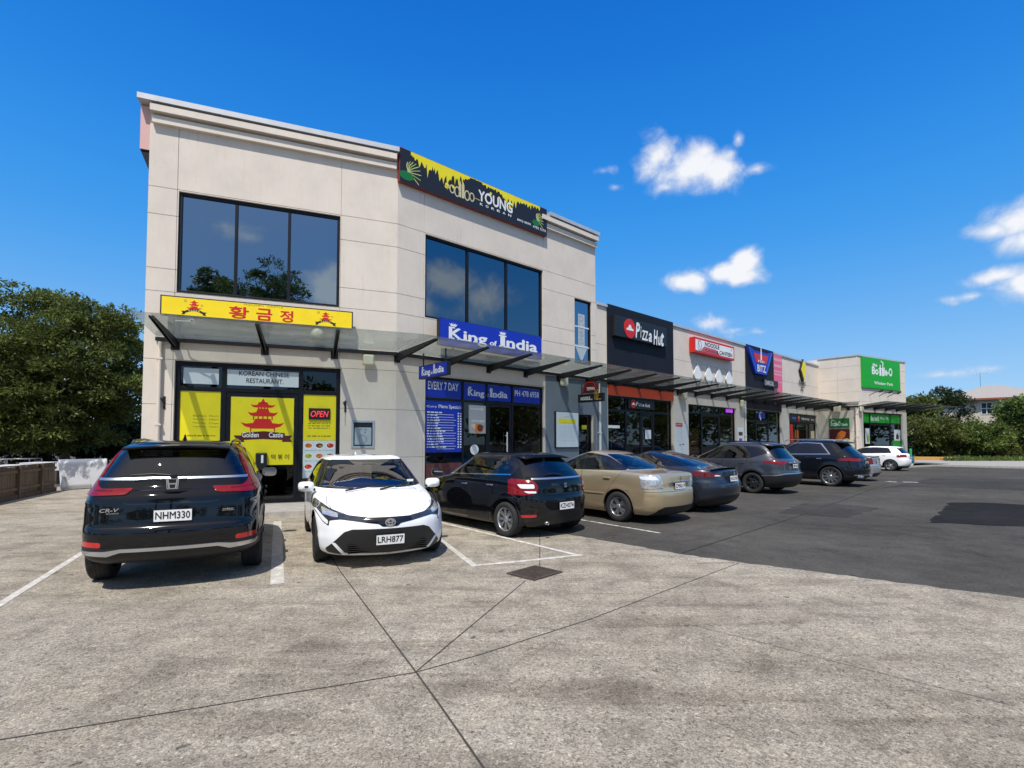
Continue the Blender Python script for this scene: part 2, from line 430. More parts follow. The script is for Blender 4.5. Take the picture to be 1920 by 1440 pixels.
def sheet(name, pts, z, m, kind='structure'):
    mb = MB(); P = [Vector((p[0], p[1], 0)) for p in pts]
    A = sum(P[i].x * P[(i + 1) % len(P)].y - P[(i + 1) % len(P)].x * P[i].y for i in range(len(P)))
    if A < 0: P = P[::-1]
    mb.add([(p.x, p.y, z) for p in P], [tuple(t) if (P[t[1]] - P[t[0]]).cross(P[t[2]] - P[t[0]]).z > 0 else (t[0], t[2], t[1]) for t in tessellate_polygon([P])])
    o = mb.build(name, m); o['kind'] = kind; return o

def strip(name, pix, w, z, m, w1=None):
    """a painted or cut line on the ground through picture points"""
    P = [at_ground(*p) if len(p) == 2 and not isinstance(p, Vector) else Vector(p) for p in pix]
    A, B = [], []
    for i, p in enumerate(P):
        d = (P[min(i + 1, len(P) - 1)] - P[max(i - 1, 0)]).normalized(); n = Vector((-d.y, d.x, 0))
        ww = w if w1 is None else w + (w1 - w) * i / (len(P) - 1)
        A.append(p + n * ww / 2); B.append(p - n * ww / 2)
    return sheet(name, [p.xy for p in A] + [p.xy for p in B[::-1]], z, m)

sheet('ground', [(-400, -300), (400, -300), (400, 500), (-400, 500)], 0.0, MATS['asphalt'])
edge = [at_ground(*p).xy for p in ((1060, 1001), (1180, 1022), (1257, 1036), (1387, 1055), (1633, 1086), (1911, 1121))]
d_ = (Vector(edge[-1]) - Vector(edge[-2])).normalized(); e0 = Vector(edge[0]) + Vector((-.763, .646)) * 5.6
rnd = random.Random(4); fine_edge = []
full = [e0] + [Vector(p) for p in edge] + [Vector(edge[-1]) + d_ * 30]
for a, b in zip(full[:-1], full[1:]):
    k = max(1, int((b - a).length / .12)) if a.y < 14 and a.y > 2 else 1
    for i in range(k): fine_edge.append(a.lerp(b, i / k) + Vector((rnd.uniform(-.028, .028), rnd.uniform(-.028, .028))))
sheet('concrete_yard', fine_edge + [full[-1], (20, -40), (-17, -40), (-17, 40), (-12, 40), (-5.5, 14)], .004, MATS['concrete'])
# joints sawn in the slab
jt = MATS['joint']
strip('slab_joint', [(620, 1043), (640, 1075), (780, 1262), (836, 1340), (910, 1447)], .013, .008, jt)
strip('slab_joint', [(-60, 1399), (200, 1357), (500, 1308), (640, 1286), (780, 1262), (900, 1229), (1110, 1161), (1387, 1056)], .009, .0082, jt)
strip('slab_joint', [(780, 1261), (985, 1090)], .010, .0084, jt)
strip('slab_joint', [(1012, 1064), (1012, 1000)], .012, .0080, jt)
strip('slab_joint', [(1290, 1172), (1420, 1204), (1580, 1246), (1900, 1325)], .005, .0081, jt)
# bay markings
strip('bay_line', [(-40, 1159), (150, 1040), (270, 965)], .085, .0078, MATS['line_paint'])
strip('bay_line', [(520, 978), (520, 1096)], .15, .0078, MATS['line_faded'])
strip('bay_line', [(813, 1003), (890, 1062)], .09, .0079, MATS['line_faded'])
strip('bay_line', [(884, 1062), (980, 1053), (1092, 1041)], .085, .0082, MATS['line_paint'])
strip('bay_line', [(800, 974), (1084, 1042)], .085, .0086, MATS['line_paint'])
strip('bay_line', [(1060, 970), (1238, 1000)], .075, .006, MATS['line_asphalt'])
for a, b in (((1262, 948), (1330, 958)), ((1662, 903), (1681, 904)), ((1693, 904), (1721, 904.5))): strip('bay_line', [a, b], .09 if a[0] < 1400 else .32, .006, MATS['line_asphalt'])
# asphalt: construction joint, patches
strip('asphalt_joint', [(1279, 1037), (1494, 969), (1597, 932), (1700, 893)], .022, .0045, MATS['asphalt_joint'])
rp = random.Random(7)
def ragged(pix, j):
    P = [at_ground(*p).xy for p in pix]; o = []
    for i in range(len(P)):
        a, b = Vector(P[i]), Vector(P[(i + 1) % len(P)]); k = max(1, int((b - a).length / .16))
        for q in range(k): o.append(a.lerp(b, q / k) + Vector((rp.uniform(-j, j), rp.uniform(-j, j))))
    return o
sheet('asphalt_patch', ragged([(1741, 980), (1768, 955), (1781, 942), (1850, 943), (1930, 947), (2140, 965), (2100, 1003), (1920, 988)], .05), .004, MATS['asphalt_patch'])
sheet('asphalt_patch', ragged([(1459, 962), (1503, 945), (1560, 944), (1651, 953), (1588, 971)], .06), .004, MATS['asphalt_newer'])
sheet('asphalt_patch', ragged([(1650, 916), (1745, 897), (1930, 898), (2200, 912), (2200, 930), (1700, 912)], .06), .0042, MATS['asphalt_newer'])
# drain
dm = Matrix.Translation((.285, 6.455, 0)) @ Matrix.Rotation(R(46.5), 4, 'Z')
root = thing('drain_grate', 'rusty dark drain grate set in the concrete in front of the small black hatchback', 'drain', dm)
mb = MB(); mb.box(-.26, .26, -.22, .22, .0055, .0065); mb.build('pit', MATS['joint'], root, dm)
mb = MB()
for a in (-1, 1): mb.box(-.27, .27, a * .215 - .018, a * .215 + .018, .0067, .022); mb.box(a * .255 - .018, a * .255 + .018, -.197, .197, .0067, .022)
mb.build('frame', mat('cast_iron', (.085, .066, .052), rough=.75, metal=.3, var=.4, scale=20), root, dm)
mb = MB()
for k in range(11): x = -.21 + .042 * k; mb.box(x - .0085, x + .0085, -.197, .197, .0067, .019)
mb.build('bars', MATS['cast_iron'], root, dm)
# footpath along the fronts
FP = .12
def path_edge(wall, u, d): p = wall.o + wall.d * u + wall.n * d; return (p.x, p.y)
PW = 1.75
def outset(w1, w2, d):
    """meeting point of the two fronts moved out by d"""
    a, b = w1.o + w1.n * d, w2.o + w2.n * d
    den = w1.d.x * w2.d.y - w1.d.y * w2.d.x; t = ((b.x - a.x) * w2.d.y - (b.y - a.y) * w2.d.x) / den
    q = a + w1.d * t; return (q.x, q.y)
inner = [path_edge(F1, .0, -.05), path_edge(F2, 0, -.05), path_edge(F2, U2END, -.05), path_edge(F3, LEN3, .0), path_edge(F4, 8.6, -.05)]
outer = [path_edge(F1, .0, PW), outset(F1, F2, PW), path_edge(F2, U2END - 2.2, PW), path_edge(F4, -.9, PW), path_edge(F4, 8.6, PW)]
mb = MB()
for z, m in ((FP, 0),):
    n_ = len(inner)
    for i in range(n_ - 1):
        mb.add([(*outer[i], z), (*outer[i + 1], z), (*inner[i + 1], z), (*inner[i], z)], [(0, 1, 2, 3)], 0)
        mb.add([(*outer[i], 0), (*outer[i + 1], 0), (*outer[i + 1], z), (*outer[i], z)], [(0, 1, 2, 3)], 1)
mb.add([(*outer[0], 0), (*outer[0], FP), (*inner[0], FP), (*inner[0], 0)], [(0, 1, 2, 3)], 1)
o = mb.build('footpath', [MATS['path'], MATS['kerb']]); o['kind'] = 'structure'
# pavement at the far side
pv = [at_ground(*p, .12) for p in ((1712, 873), (1751, 871), (1920, 875), (2300, 884), (2300, 858), (1920, 860), (1716, 862))]
mb = MB(); q = [(p.x, p.y, .12) for p in pv]
mb.add(q, [tuple(range(len(q)))], 0); mb.add([(p.x, p.y, 0) for p in pv[:4]] + q[:4], [(i, i + 1, i + 5, i + 4) for i in range(3)], 1)
o = mb.build('pavement', [MATS['path'], MATS['kerb']]); o['kind'] = 'structure'
# ------------------------------------------------------------------ buildings
def wall_mat(name, col, rough=.86):
    """painted render with patchy cover and thin rain streaks"""
    m, t, b = principled(name); n = t.nodes.new; l = t.links.new; tcn = n('ShaderNodeTexCoord')
    def noise(sc, st, det=6, ro=.62):
        mp = n('ShaderNodeMapping'); mp.inputs['Scale'].default_value = st; l(tcn.outputs['Object'], mp.inputs[0]); q = n('ShaderNodeTexNoise'); q.inputs['Scale'].default_value = sc; q.inputs['Detail'].default_value = det; q.inputs['Roughness'].default_value = ro; l(mp.outputs[0], q.inputs['Vector']); return q.outputs['Fac']
    def ramp(f, *st):
        r = n('ShaderNodeValToRGB'); l(f, r.inputs[0]); el = r.color_ramp.elements
        while len(el) < len(st): el.new(.5)
        for e_, (p, c) in zip(el, st): e_.position = p; e_.color = (*c, 1)
        return r.outputs[0]
    def mul(a, c):
        q = n('ShaderNodeMixRGB'); q.blend_type = 'MULTIPLY'; q.inputs[0].default_value = 1; l(a, q.inputs[1]); l(c, q.inputs[2]); return q.outputs[0]
    c = np.array(col)
    o = ramp(noise(.9, (1, 1, 1)), (.3, c * .90), (.55, c), (.75, np.minimum(c * 1.05, 1)))
    o = mul(o, ramp(noise(3.0, (2.6, 2.6, .16), 5, .7), (.27, (.90, .885, .865)), (.42, (1, 1, 1))))
    o = mul(o, ramp(noise(7.0, (1.6, 1.6, .5), 5, .7), (.26, (.93, .925, .915)), (.42, (1, 1, 1)), (.8, (1.03, 1.03, 1.03))))
    l(o, b.inputs['Base Color']); b.inputs['Roughness'].default_value = rough; b.inputs['Specular IOR Level'].default_value = .25
    bp = n('ShaderNodeBump'); bp.inputs['Strength'].default_value = .10; bp.inputs['Distance'].default_value = .02; l(noise(130, (1, 1, 1), 3), bp.inputs['Height']); l(bp.outputs[0], b.inputs['Normal']); MATS[name] = m
wall_mat('render', (.70, .62, .53)); wall_mat('render_low', (.69, .61, .52))
mat('render_grey', (.155, .185, .215), rough=.8, var=.08, scale=2.2, bump=.05, bscale=120)
mat('flashing', (.56, .56, .56), rough=.4, metal=.3, var=.08, scale=3); mat('alu_black', (.010, .011, .015), rough=.45, spec=.22, var=.1)
mat('fascia_dark', (.014, .016, .023), rough=.6, spec=.15, var=.12, scale=2); mat('fascia_red', (.46, .050, .012), rough=.5, var=.08)
mat('pink_fin', (.66, .40, .36), rough=.8, var=.05); mat('roof_sheet', (.35, .36, .37), rough=.5, var=.1)
mat('room_dark', (.045, .042, .04), rough=.9, var=.3, scale=1.5); mat('room_warm', (.34, .25, .11), rough=.8, var=.3, scale=1.2); mat('room_wood', (.26, .15, .075), rough=.7, var=.5, scale=1.6, stretch=(3, 3, .5)); mat('room_floor', (.10, .09, .08), rough=.6, var=.2); mat('dark_inside', (.02, .02, .022), rough=.9)
mat('steel_black', (.012, .012, .014), rough=.42, var=.2, scale=5); mat('panel_board', (.62, .68, .70), rough=.4, var=.03)
mat('brick_red', (.12, .035, .03), rough=.7, var=.35, scale=9); mat('soffit', (.45, .42, .38), rough=.85, var=.1)
glass('glass_shop', (.82, .88, .88), .70)
def mirror_glass(name, tint, clear, base, k):
    glass(name, tint, clear); t = MATS[name].node_tree
    for n in t.nodes:
        if n.type == 'MATH': n.inputs[1].default_value = k; n.inputs[2].default_value = base
        if n.type == 'BSDF_GLOSSY': n.inputs['Color'].default_value = (.66, .83, .98, 1)
mirror_glass('glass_upper', (.5, .6, .7), .14, .30, 1.2); mirror_glass('glass_upper_dark', (.5, .6, .7), .12, .17, 1.2)

def rects_minus(u0, u1, z0, z1, holes):
    us = sorted({u0, u1, *[min(max(h[i], u0), u1) for h in holes for i in (0, 1)]}); zs = sorted({z0, z1, *[min(max(h[i], z0), z1) for h in holes for i in (2, 3)]})
    o = []
    for a, b in zip(us[:-1], us[1:]):
        run = None
        for c, d in zip(zs[:-1], zs[1:]):
            if b - a < 1e-4 or d - c < 1e-4: continue
            m = ((a + b) / 2, (c + d) / 2)
            if any(h[0] < m[0] < h[1] and h[2] < m[1] < h[3] for h in holes): run = None; continue
            if run is not None: o[run] = (a, b, o[run][2], d)
            else: o.append((a, b, c, d)); run = len(o) - 1
    return o

def wall_face(mb, u0, u1, z0, z1, holes, ju, jz, y=0.0, g=.016, deep=.022, thick=.28):
    """a rendered wall with sunk joints, openings with their reveals"""
    us = [u0] + [j for j in sorted(ju) if u0 < j < u1] + [u1]; zs = [z0] + [j for j in sorted(jz) if z0 < j < z1] + [z1]
    for i in range(len(us) - 1):
        for k in range(len(zs) - 1):
            a = us[i] + (g / 2 if i else 0); b = us[i + 1] - (g / 2 if i + 1 < len(us) - 1 else 0)
            c = zs[k] + (g / 2 if k else 0); d = zs[k + 1] - (g / 2 if k + 1 < len(zs) - 1 else 0)
            hs_ = [h for h in holes if h[0] < b and h[1] > a and h[2] < d and h[3] > c]
            for r in rects_minus(a, b, c, d, hs_):
                mb.add([(r[0], y, r[2]), (r[1], y, r[2]), (r[1], y, r[3]), (r[0], y, r[3])], [(0, 1, 2, 3)])
            e = deep                                            # chamfered joint sides
            if i: mb.add([(a, y, c), (a, y, d), (a - g / 2, y + e, d), (a - g / 2, y + e, c)], [(0, 1, 2, 3)]) if not any(h[0] < a < h[1] and h[2] < d and h[3] > c for h in holes) else None
            if i + 1 < len(us) - 1: mb.add([(b, y, d), (b, y, c), (b + g / 2, y + e, c), (b + g / 2, y + e, d)], [(0, 1, 2, 3)]) if not any(h[0] < b < h[1] and h[2] < d and h[3] > c for h in holes) else None
            for s in rects_minus(a, b, 0, 1, [(h[0], h[1], 0, 1) for h in hs_ if h[2] < c + .02]) if k else []:
                mb.add([(s[1], y, c), (s[0], y, c), (s[0], y + e, c - g / 2), (s[1], y + e, c - g / 2)], [(0, 1, 2, 3)])
            for s in rects_minus(a, b, 0, 1, [(h[0], h[1], 0, 1) for h in hs_ if h[3] > d - .02]) if k + 1 < len(zs) - 1 else []:
                mb.add([(s[0], y, d), (s[1], y, d), (s[1], y + e, d + g / 2), (s[0], y + e, d + g / 2)], [(0, 1, 2, 3)])
    for r in rects_minus(u0, u1, z0, z1, holes):                # backing behind the joints
        mb.add([(r[0], y + deep, r[2]), (r[1], y + deep, r[2]), (r[1], y + deep, r[3]), (r[0], y + deep, r[3])], [(0, 1, 2, 3)])
    for h in holes:                                             # reveals
        a, b, c, d = h
        mb.add([(a, y, c), (a, y, d), (a, y + thick, d), (a, y + thick, c)], [(3, 2, 1, 0)]); mb.add([(b, y, c), (b, y, d), (b, y + thick, d), (b, y + thick, c)], [(0, 1, 2, 3)])
        mb.add([(a, y, d), (b, y, d), (b, y + thick, d), (a, y + thick, d)], [(3, 2, 1, 0)]); mb.add([(a, y, c), (b, y, c), (b, y + thick, c), (a, y + thick, c)], [(0, 1, 2, 3)])

def frame_bars(mb, u0, u1, z0, z1, us=(), zs=(), w=.06, y0=.06, y1=.14, segs=()):
    mb.box(u0, u1, y0, y1, z1 - w, z1); mb.box(u0, u1, y0, y1, z0, z0 + w)
    mb.box(u0, u0 + w, y0, y1, z0 + w, z1 - w); mb.box(u1 - w, u1, y0, y1, z0 + w, z1 - w)
    for u in us: mb.box(u - w / 2, u + w / 2, y0 + .004, y1 - .004, z0 + w, z1 - w)
    for z in zs: mb.box(u0 + w, u1 - w, y0 + .008, y1 - .008, z - w / 2, z + w / 2)
    for (a, b, c, d) in segs: mb.box(a, b, y0 + .002, y1 - .002, c, d)

def pane(mb_parent, wall, u0, u1, z0, z1, m, y=.10, name='window_pane'):
    mb = MB(); mb.box(u0, u1, y, y + .008, z0, z1); return mb.build(name, m, mb_parent, wall.M)

def window(root, wall, u0, u1, z0, z1, us, m, w=.07):
    mb = MB(); frame_bars(mb, u0, u1, z0, z1, us, (), w, .05, .15)
    f = mb.build('window', MATS['alu_black'], root, wall.M, bevel=.004)
    e = [u0 + w] + list(us) + [u1 - w]
    for i in range(len(e) - 1):
        pane(f, wall, e[i] + (w / 2 if i else 0), e[i + 1] - (w / 2 if i < len(e) - 2 else 0), z0 + w, z1 - w, m)
    return f

def room(root, wall, u0, u1, z0, z1, d=5.0, name='interior', m='room_dark'):
    mb = MB(); y = .3
    a = [(u0, y, z0), (u1, y, z0), (u1, y, z1), (u0, y, z1), (u0, y + d, z0), (u1, y + d, z0), (u1, y + d, z1), (u0, y + d, z1)]
    mb.add(a, [(0, 4, 7, 3), (1, 2, 6, 5), (4, 5, 6, 7), (3, 7, 6, 2)], 0); mb.add(a, [(0, 1, 5, 4)], 1)
    return mb.build(name, [MATS[m], MATS['room_floor']], root, wall.M)

def shopfront(root, wall, u0, u1, z0, z1, us, tz, w=.075, m='glass_shop', recess=.10, door=None, sills=()):
    """aluminium shopfront: posts at us, a rail at tz, panes above and below, one bay a door"""
    mb = MB(); frame_bars(mb, u0, u1, z0, z1, us, (tz,), w, recess, recess + .09)
    f = mb.build('shopfront', MATS['alu_black'], root, wall.M, bevel=.004)
    e = [u0 + w / 2] + list(us) + [u1 - w / 2]
    for i in range(len(e) - 1):
        a, b = e[i] + w / 2, e[i + 1] - w / 2
        pane(f, wall, a, b, tz + w / 2, z1 - w, MATS[m], recess + .04)
        if i == door:
            d = MB(); frame_bars(d, a + .004, b - .004, z0 + .008, tz - w / 2 - .004, (), (), .09, recess + .02, recess + .07)
            do = d.build('door', MATS['alu_black'], f, wall.M, bevel=.004)
            pane(do, wall, a + .09, b - .09, z0 + .09, tz - w / 2 - .09, MATS[m], recess + .04)
        else:
            pane(f, wall, a, b, z0 + w, tz - w / 2, MATS[m], recess + .04)
    return f

def f2(px, py=700, off=0.): return F2.at(px, py, off)[0]

# --- two-storey corner block
TOP, LOW = 9.84, 7.15
LEN1 = (F2.o - F1.o).length
UE = f2(1116, 500)                                            # where the tall part ends on the long front
block = thing('shop_building', 'tall two-storey beige rendered corner building with dark upstairs windows', 'building', F1.M)
W1 = (0.62, 4.32, 5.26, 7.73)
S1 = F1.rect(327.5, 682, 635.5, 945); S1 = (S1[0], S1[1], FP, 3.62)
JZ = (2.56, 3.63, 5.25, 5.80, 7.10, 7.76)
mb = MB(); wall_face(mb, 0, LEN1, 0, TOP - .02, [W1, S1], (W1[0] - .03, 4.34), (1.25,) + JZ)
# long front of the tall part
W2 = (.90, 5.70, 5.28, 7.73); W2N = F2.rect(1077, 524, 1109.5, 654)
W2N = (W2N[0], W2N[1], 4.62, 7.08)
S2 = (f2(797, 780), f2(1021, 780), FP, 3.60)
DG = F2.rect(1085, 762, 1113, 900); DG = (DG[0], DG[1], FP, 2.72)
A = MB(); wall_face(A, 0, UE, 0, TOP - .02, [W2, W2N, S2, DG], (.86, 5.74), (1.25,) + JZ)
T = F1.M.inverted() @ F2.M
A.xform(T); mb.add(A.v, A.f)
# back, flanks and roof
bk = [(0, 0), (LEN1, 0)] + [tuple((T @ Vector((u, y, 0))).xy) for u, y in ((UE, 0), (UE, 12))] + [tuple((T @ Vector((0, 12, 0))).xy), (0, 10)]
for i in range(2, len(bk)):
    p, q = bk[i], bk[(i + 1) % len(bk)]
    mb.add([(*p, 0), (*q, 0), (*q, TOP - .02), (*p, TOP - .02)], [(0, 1, 2, 3)])
mb.build('wall', MATS['render'], block, F1.M)
rf = MB(); rf.add([(*p, TOP - .5) for p in bk], [tuple(range(len(bk)))]); rf.build('roof', MATS['roof_sheet'], block, F1.M)
# parapet mouldings and white cap
def moulding(mb, u0, u1, z0, z1, p, e0=0., e1=0.): mb.add([(u0, 0, z0), (u1, 0, z0), (u1, 0, z1), (u0, 0, z1), (u0, -p, z0), (u1 + e1, -p, z0), (u1 + e1, -p, z1), (u0, -p, z1)], [(4, 5, 6, 7), (7, 6, 2, 3), (0, 1, 5, 4), (0, 4, 7, 3), (1, 2, 6, 5)])
for wl, a_, b_, e_ in ((F1, .03, LEN1 - .06, .0), (F2, f2(1026, 400) - .4, UE, 0)):
    for z0_, z1_, p_ in ((9.50, 9.66, .19), (9.26, 9.43, .11)):
        mo = MB(); moulding(mo, a_ + (.03 if p_ < .15 else 0), b_, z0_, z1_, p_); mo.build('moulding', MATS['render'], block, wl.M)
cp = MB(); cp.box(-.22, LEN1, -.22, .25, TOP - .13, TOP); cp.xform(Matrix.Identity(4)); A = MB(); A.box(5.89, UE + .05, -.215, .25, TOP - .128, TOP - .002); A.box(.01, 5.89, .01, .25, TOP - .128, TOP - .002); A.xform(T); cp.add(A.v, A.f)
cp.build('cap_flashing', MATS['flashing'], block, F1.M)
fn = MB(); fn.add([(-.20, .02, 8.62), (0, .02, 8.62), (0, .02, 9.67), (-.20, .02, 9.67), (-.20, 9, 8.62), (0, 9, 8.62), (0, 9, 9.67), (-.20, 9, 9.67)], [(0, 1, 2, 3), (0, 3, 7, 4), (0, 4, 5, 1)], 0)
fn.add([(-.20, .05, 8.62), (0, .05, 8.62), (0, .05, 8.10), (-.20, 9, 8.62), (0, 9, 8.62), (0, 9, 8.10)], [(0, 2, 1), (0, 3, 5, 2)], 1)
fn.build('parapet_wing', [MATS['pink_fin'], MATS['fascia_dark']], block, F1.M)
window(block, F1, *W1, [f2_ for f2_ in (F1.at(442, 460)[0], F1.at(542, 470)[0])], MATS['glass_upper'])
window(block, F2, *W2, [f2(879, 520), f2(952, 540)], MATS['glass_upper_dark'])
wn = window(block, F2, *W2N, [], MATS['glass_upper'], .06)
for z in (6.05, 5.30): mb = MB(); mb.box(W2N[0] + .06, W2N[1] - .06, .085, .10, z - .025, z + .025); mb.build('glazing_bar', MATS['panel_board'], wn, F2.M)
for wl, r in ((F1, W1), (F2, W2), (F2, W2N)): room(block, wl, r[0] - .1, r[1] + .1, r[2] - .3, r[3] + .3, 3.0, m='dark_inside')
s1 = shopfront(block, F1, *S1, [F1.at(417, 800)[0], F1.at(563, 800)[0]], F1.at(490, 732)[1], w=.10, door=1)
room(block, F1, S1[0], S1[1], FP + .005, 3.6, 3.5)
tz2 = F2.at(915, 754)[1]
s2 = shopfront(block, F2, *S2, [f2(872, 780), f2(917, 780), f2(965, 780)], tz2, w=.07, door=2)
room(block, F2, S2[0], S2[1], FP + .006, 3.58, 4.0, m='room_warm')
mb = MB(); mb.box(S2[0] + .08, f2(869, 800), .085, .099, FP + .08, 1.05); mb.build('stall_riser', MATS['brick_red'], s2, F2.M)
# painted grey end of the ground floor
gp_ = MB()
for r in rects_minus(f2(1022.5, 780), UE, FP, 4.02, [DG]): gp_.add([(r[0], -.006, r[2]), (r[1], -.006, r[2]), (r[1], -.006, r[3]), (r[0], -.006, r[3])], [(0, 1, 2, 3)])
gp_.build('grey_paintwork', MATS['render_grey'], block, F2.M)
mb = MB(); frame_bars(mb, DG[0], DG[1], DG[2], DG[3], (), (), .07, .10, .2); do = mb.build('door', MATS['alu_black'], block, F2.M)
pane(do, F2, DG[0] + .07, DG[1] - .07, DG[2] + .07, DG[3] - .07, MATS['glass_shop'], .14); room(block, F2, DG[0], DG[1], FP + .006, DG[3], 2.0)

# --- single-storey row
row = thing('shop_building', 'long single-storey row of shops with dark and beige parapet bays under one canopy', 'building', F2.M)
UZ = U2END
SP = (f2(1140, 780), f2(1262, 790), FP, 3.56); SN = (f2(1291, 790), f2(1381, 800), FP, 3.50); SD = (f2(1399, 790), f2(1465, 790), FP, 3.55); SE = (f2(1480, 795), f2(1532, 800), FP, 3.55)
mb = MB(); G1 = f2(1260, 640); G2 = f2(1397, 680); G3 = f2(1448.5, 690); G4 = f2(1464.5, 690)
wall_face(mb, UE + .002, UZ, 0, LOW - .1, [SP, SN, SD, SE], (f2(1137, 640), G1, G2, G4, f2(1500, 700)), (4.62, 5.52))
mb.add([(UE, 0, 0), (UE, 12, 0), (UE, 12, LOW - .1), (UE, 0, LOW - .1)], [(0, 1, 2, 3)]); mb.add([(UE, 12, 0), (UZ, 12, 0), (UZ, 12, LOW - .1), (UE, 12, LOW - .1)], [(0, 1, 2, 3)])
mb.build('wall', MATS['render_low'], row, F2.M)
mb = MB(); mb.box(UE + .06, UZ, .02, 12, LOW - .65, LOW - .5); mb.build('roof', MATS['roof_sheet'], row, F2.M)
mb = MB(); mb.box(UE + .055, UZ - .03, -.06, .25, LOW - .1, LOW); mb.build('cap_flashing', MATS['flashing'], row, F2.M)
def facing(u0, u1, z0, z1, m, p=.06, nm='parapet_facing'):
    mb = MB(); mb.box(u0, u1, -p, .01, z0, z1); return mb.build(nm, m, row, F2.M, bevel=.006)
facing(f2(1137.5, 640), G1, 3.98, LOW + .04, MATS['fascia_dark'], .07); facing(G2, G3, 3.98, LOW + .02, MATS['fascia_dark'], .07)
facing(SP[0], SP[1], 3.56, 3.97, MATS['fascia_red'], .05, 'fascia_board')
facing(SD[0] - .03, SD[1] + .03, 3.55, 3.97, MATS['fascia_dark'], .03, 'fascia_board')
sp_ = shopfront(row, F2, *SP, [f2(1178, 790), f2(1206, 790), f2(1229, 790)], F2.at(1200, 772)[1], w=.08, door=2)
sn = shopfront(row, F2, *SN, [f2(1319, 790), f2(1353, 790)], F2.at(1335, 776)[1], w=.08, door=1)
sdk = shopfront(row, F2, *SD, [f2(1421, 790), f2(1444, 790)], F2.at(1430, 790)[1], w=.08, door=1)
se_ = shopfront(row, F2, *SE, [f2(1497, 800), f2(1520, 800)], F2.at(1507, 793)[1], w=.08, door=1)
for r, m_ in ((SP, 'room_wood'), (SN, 'room_wood'), (SD, 'room_dark'), (SE, 'room_warm')): room(row, F2, r[0], r[1], FP + .006, r[3] - .02, 3.0, m=m_)
gp_ = MB(); gp_.add([(UE + .01, -.007, FP), (f2(1139, 780), -.007, FP), (f2(1139, 780), -.007, 4.02), (UE + .01, -.007, 4.02)], [(0, 1, 2, 3)]); gp_.build('grey_paintwork', MATS['render_grey'], row, F2.M)

# --- corner shop at the far end
LEN4 = F4.at(1699, 760)[0]; TOP4 = 7.62
corner = thing('shop_building', 'beige corner shop at the far end of the row carrying the big green sign', 'building', F4.M)
S4 = (F4.at(1619, 800)[0], F4.at(1692.5, 800)[0], FP, F4.at(1655, 774.5)[1])
mb = MB(); JL = (4.45, 5.10, 5.95, 6.85)
wall_face(mb, 0, LEN4, 0, TOP4 - .1, [S4], (.55,), (2.4,) + JL)
A = MB(); wall_face(A, 0, LEN3, 0, TOP4 - .1, [], (LEN3 * .5,), (1.3, 2.4) + JL); T4 = F4.M.inverted()
A.xform(T4 @ F3.M); mb.add(A.v, A.f)
bk = [(LEN4, 0), (LEN4, 11)] + [tuple((T4 @ F2.M @ Vector((U2END, y, 0))).xy) for y in (11, 0)]
for i in range(3): p, q = bk[i], bk[i + 1]; mb.add([(*p, 0), (*q, 0), (*q, TOP4 - .1), (*p, TOP4 - .1)], [(0, 1, 2, 3)])
mb.build('wall', MATS['render_low'], corner, F4.M)
rf = MB(); k_ = [(0, 0)] + bk; rf.add([(*p, TOP4 - .5) for p in k_], [tuple(range(len(k_)))]); rf.build('roof', MATS['roof_sheet'], corner, F4.M)
cp = MB(); cp.box(-.03, LEN4 + .05, -.05, .2, TOP4 - .1, TOP4); A = MB(); A.box(.0, LEN3 - .02, -.05, .2, TOP4 - .102, TOP4 - .002); A.xform(T4 @ F3.M); cp.add(A.v, A.f); cp.build('cap_flashing', MATS['flashing'], corner, F4.M)
s4 = shopfront(corner, F4, *S4, [F4.at(1634.5, 800)[0], F4.at(1673, 800)[0]], F4.at(1655, 794)[1], w=.08, door=1)
room(corner, F4, S4[0], S4[1], FP + .006, S4[3], 4.0)

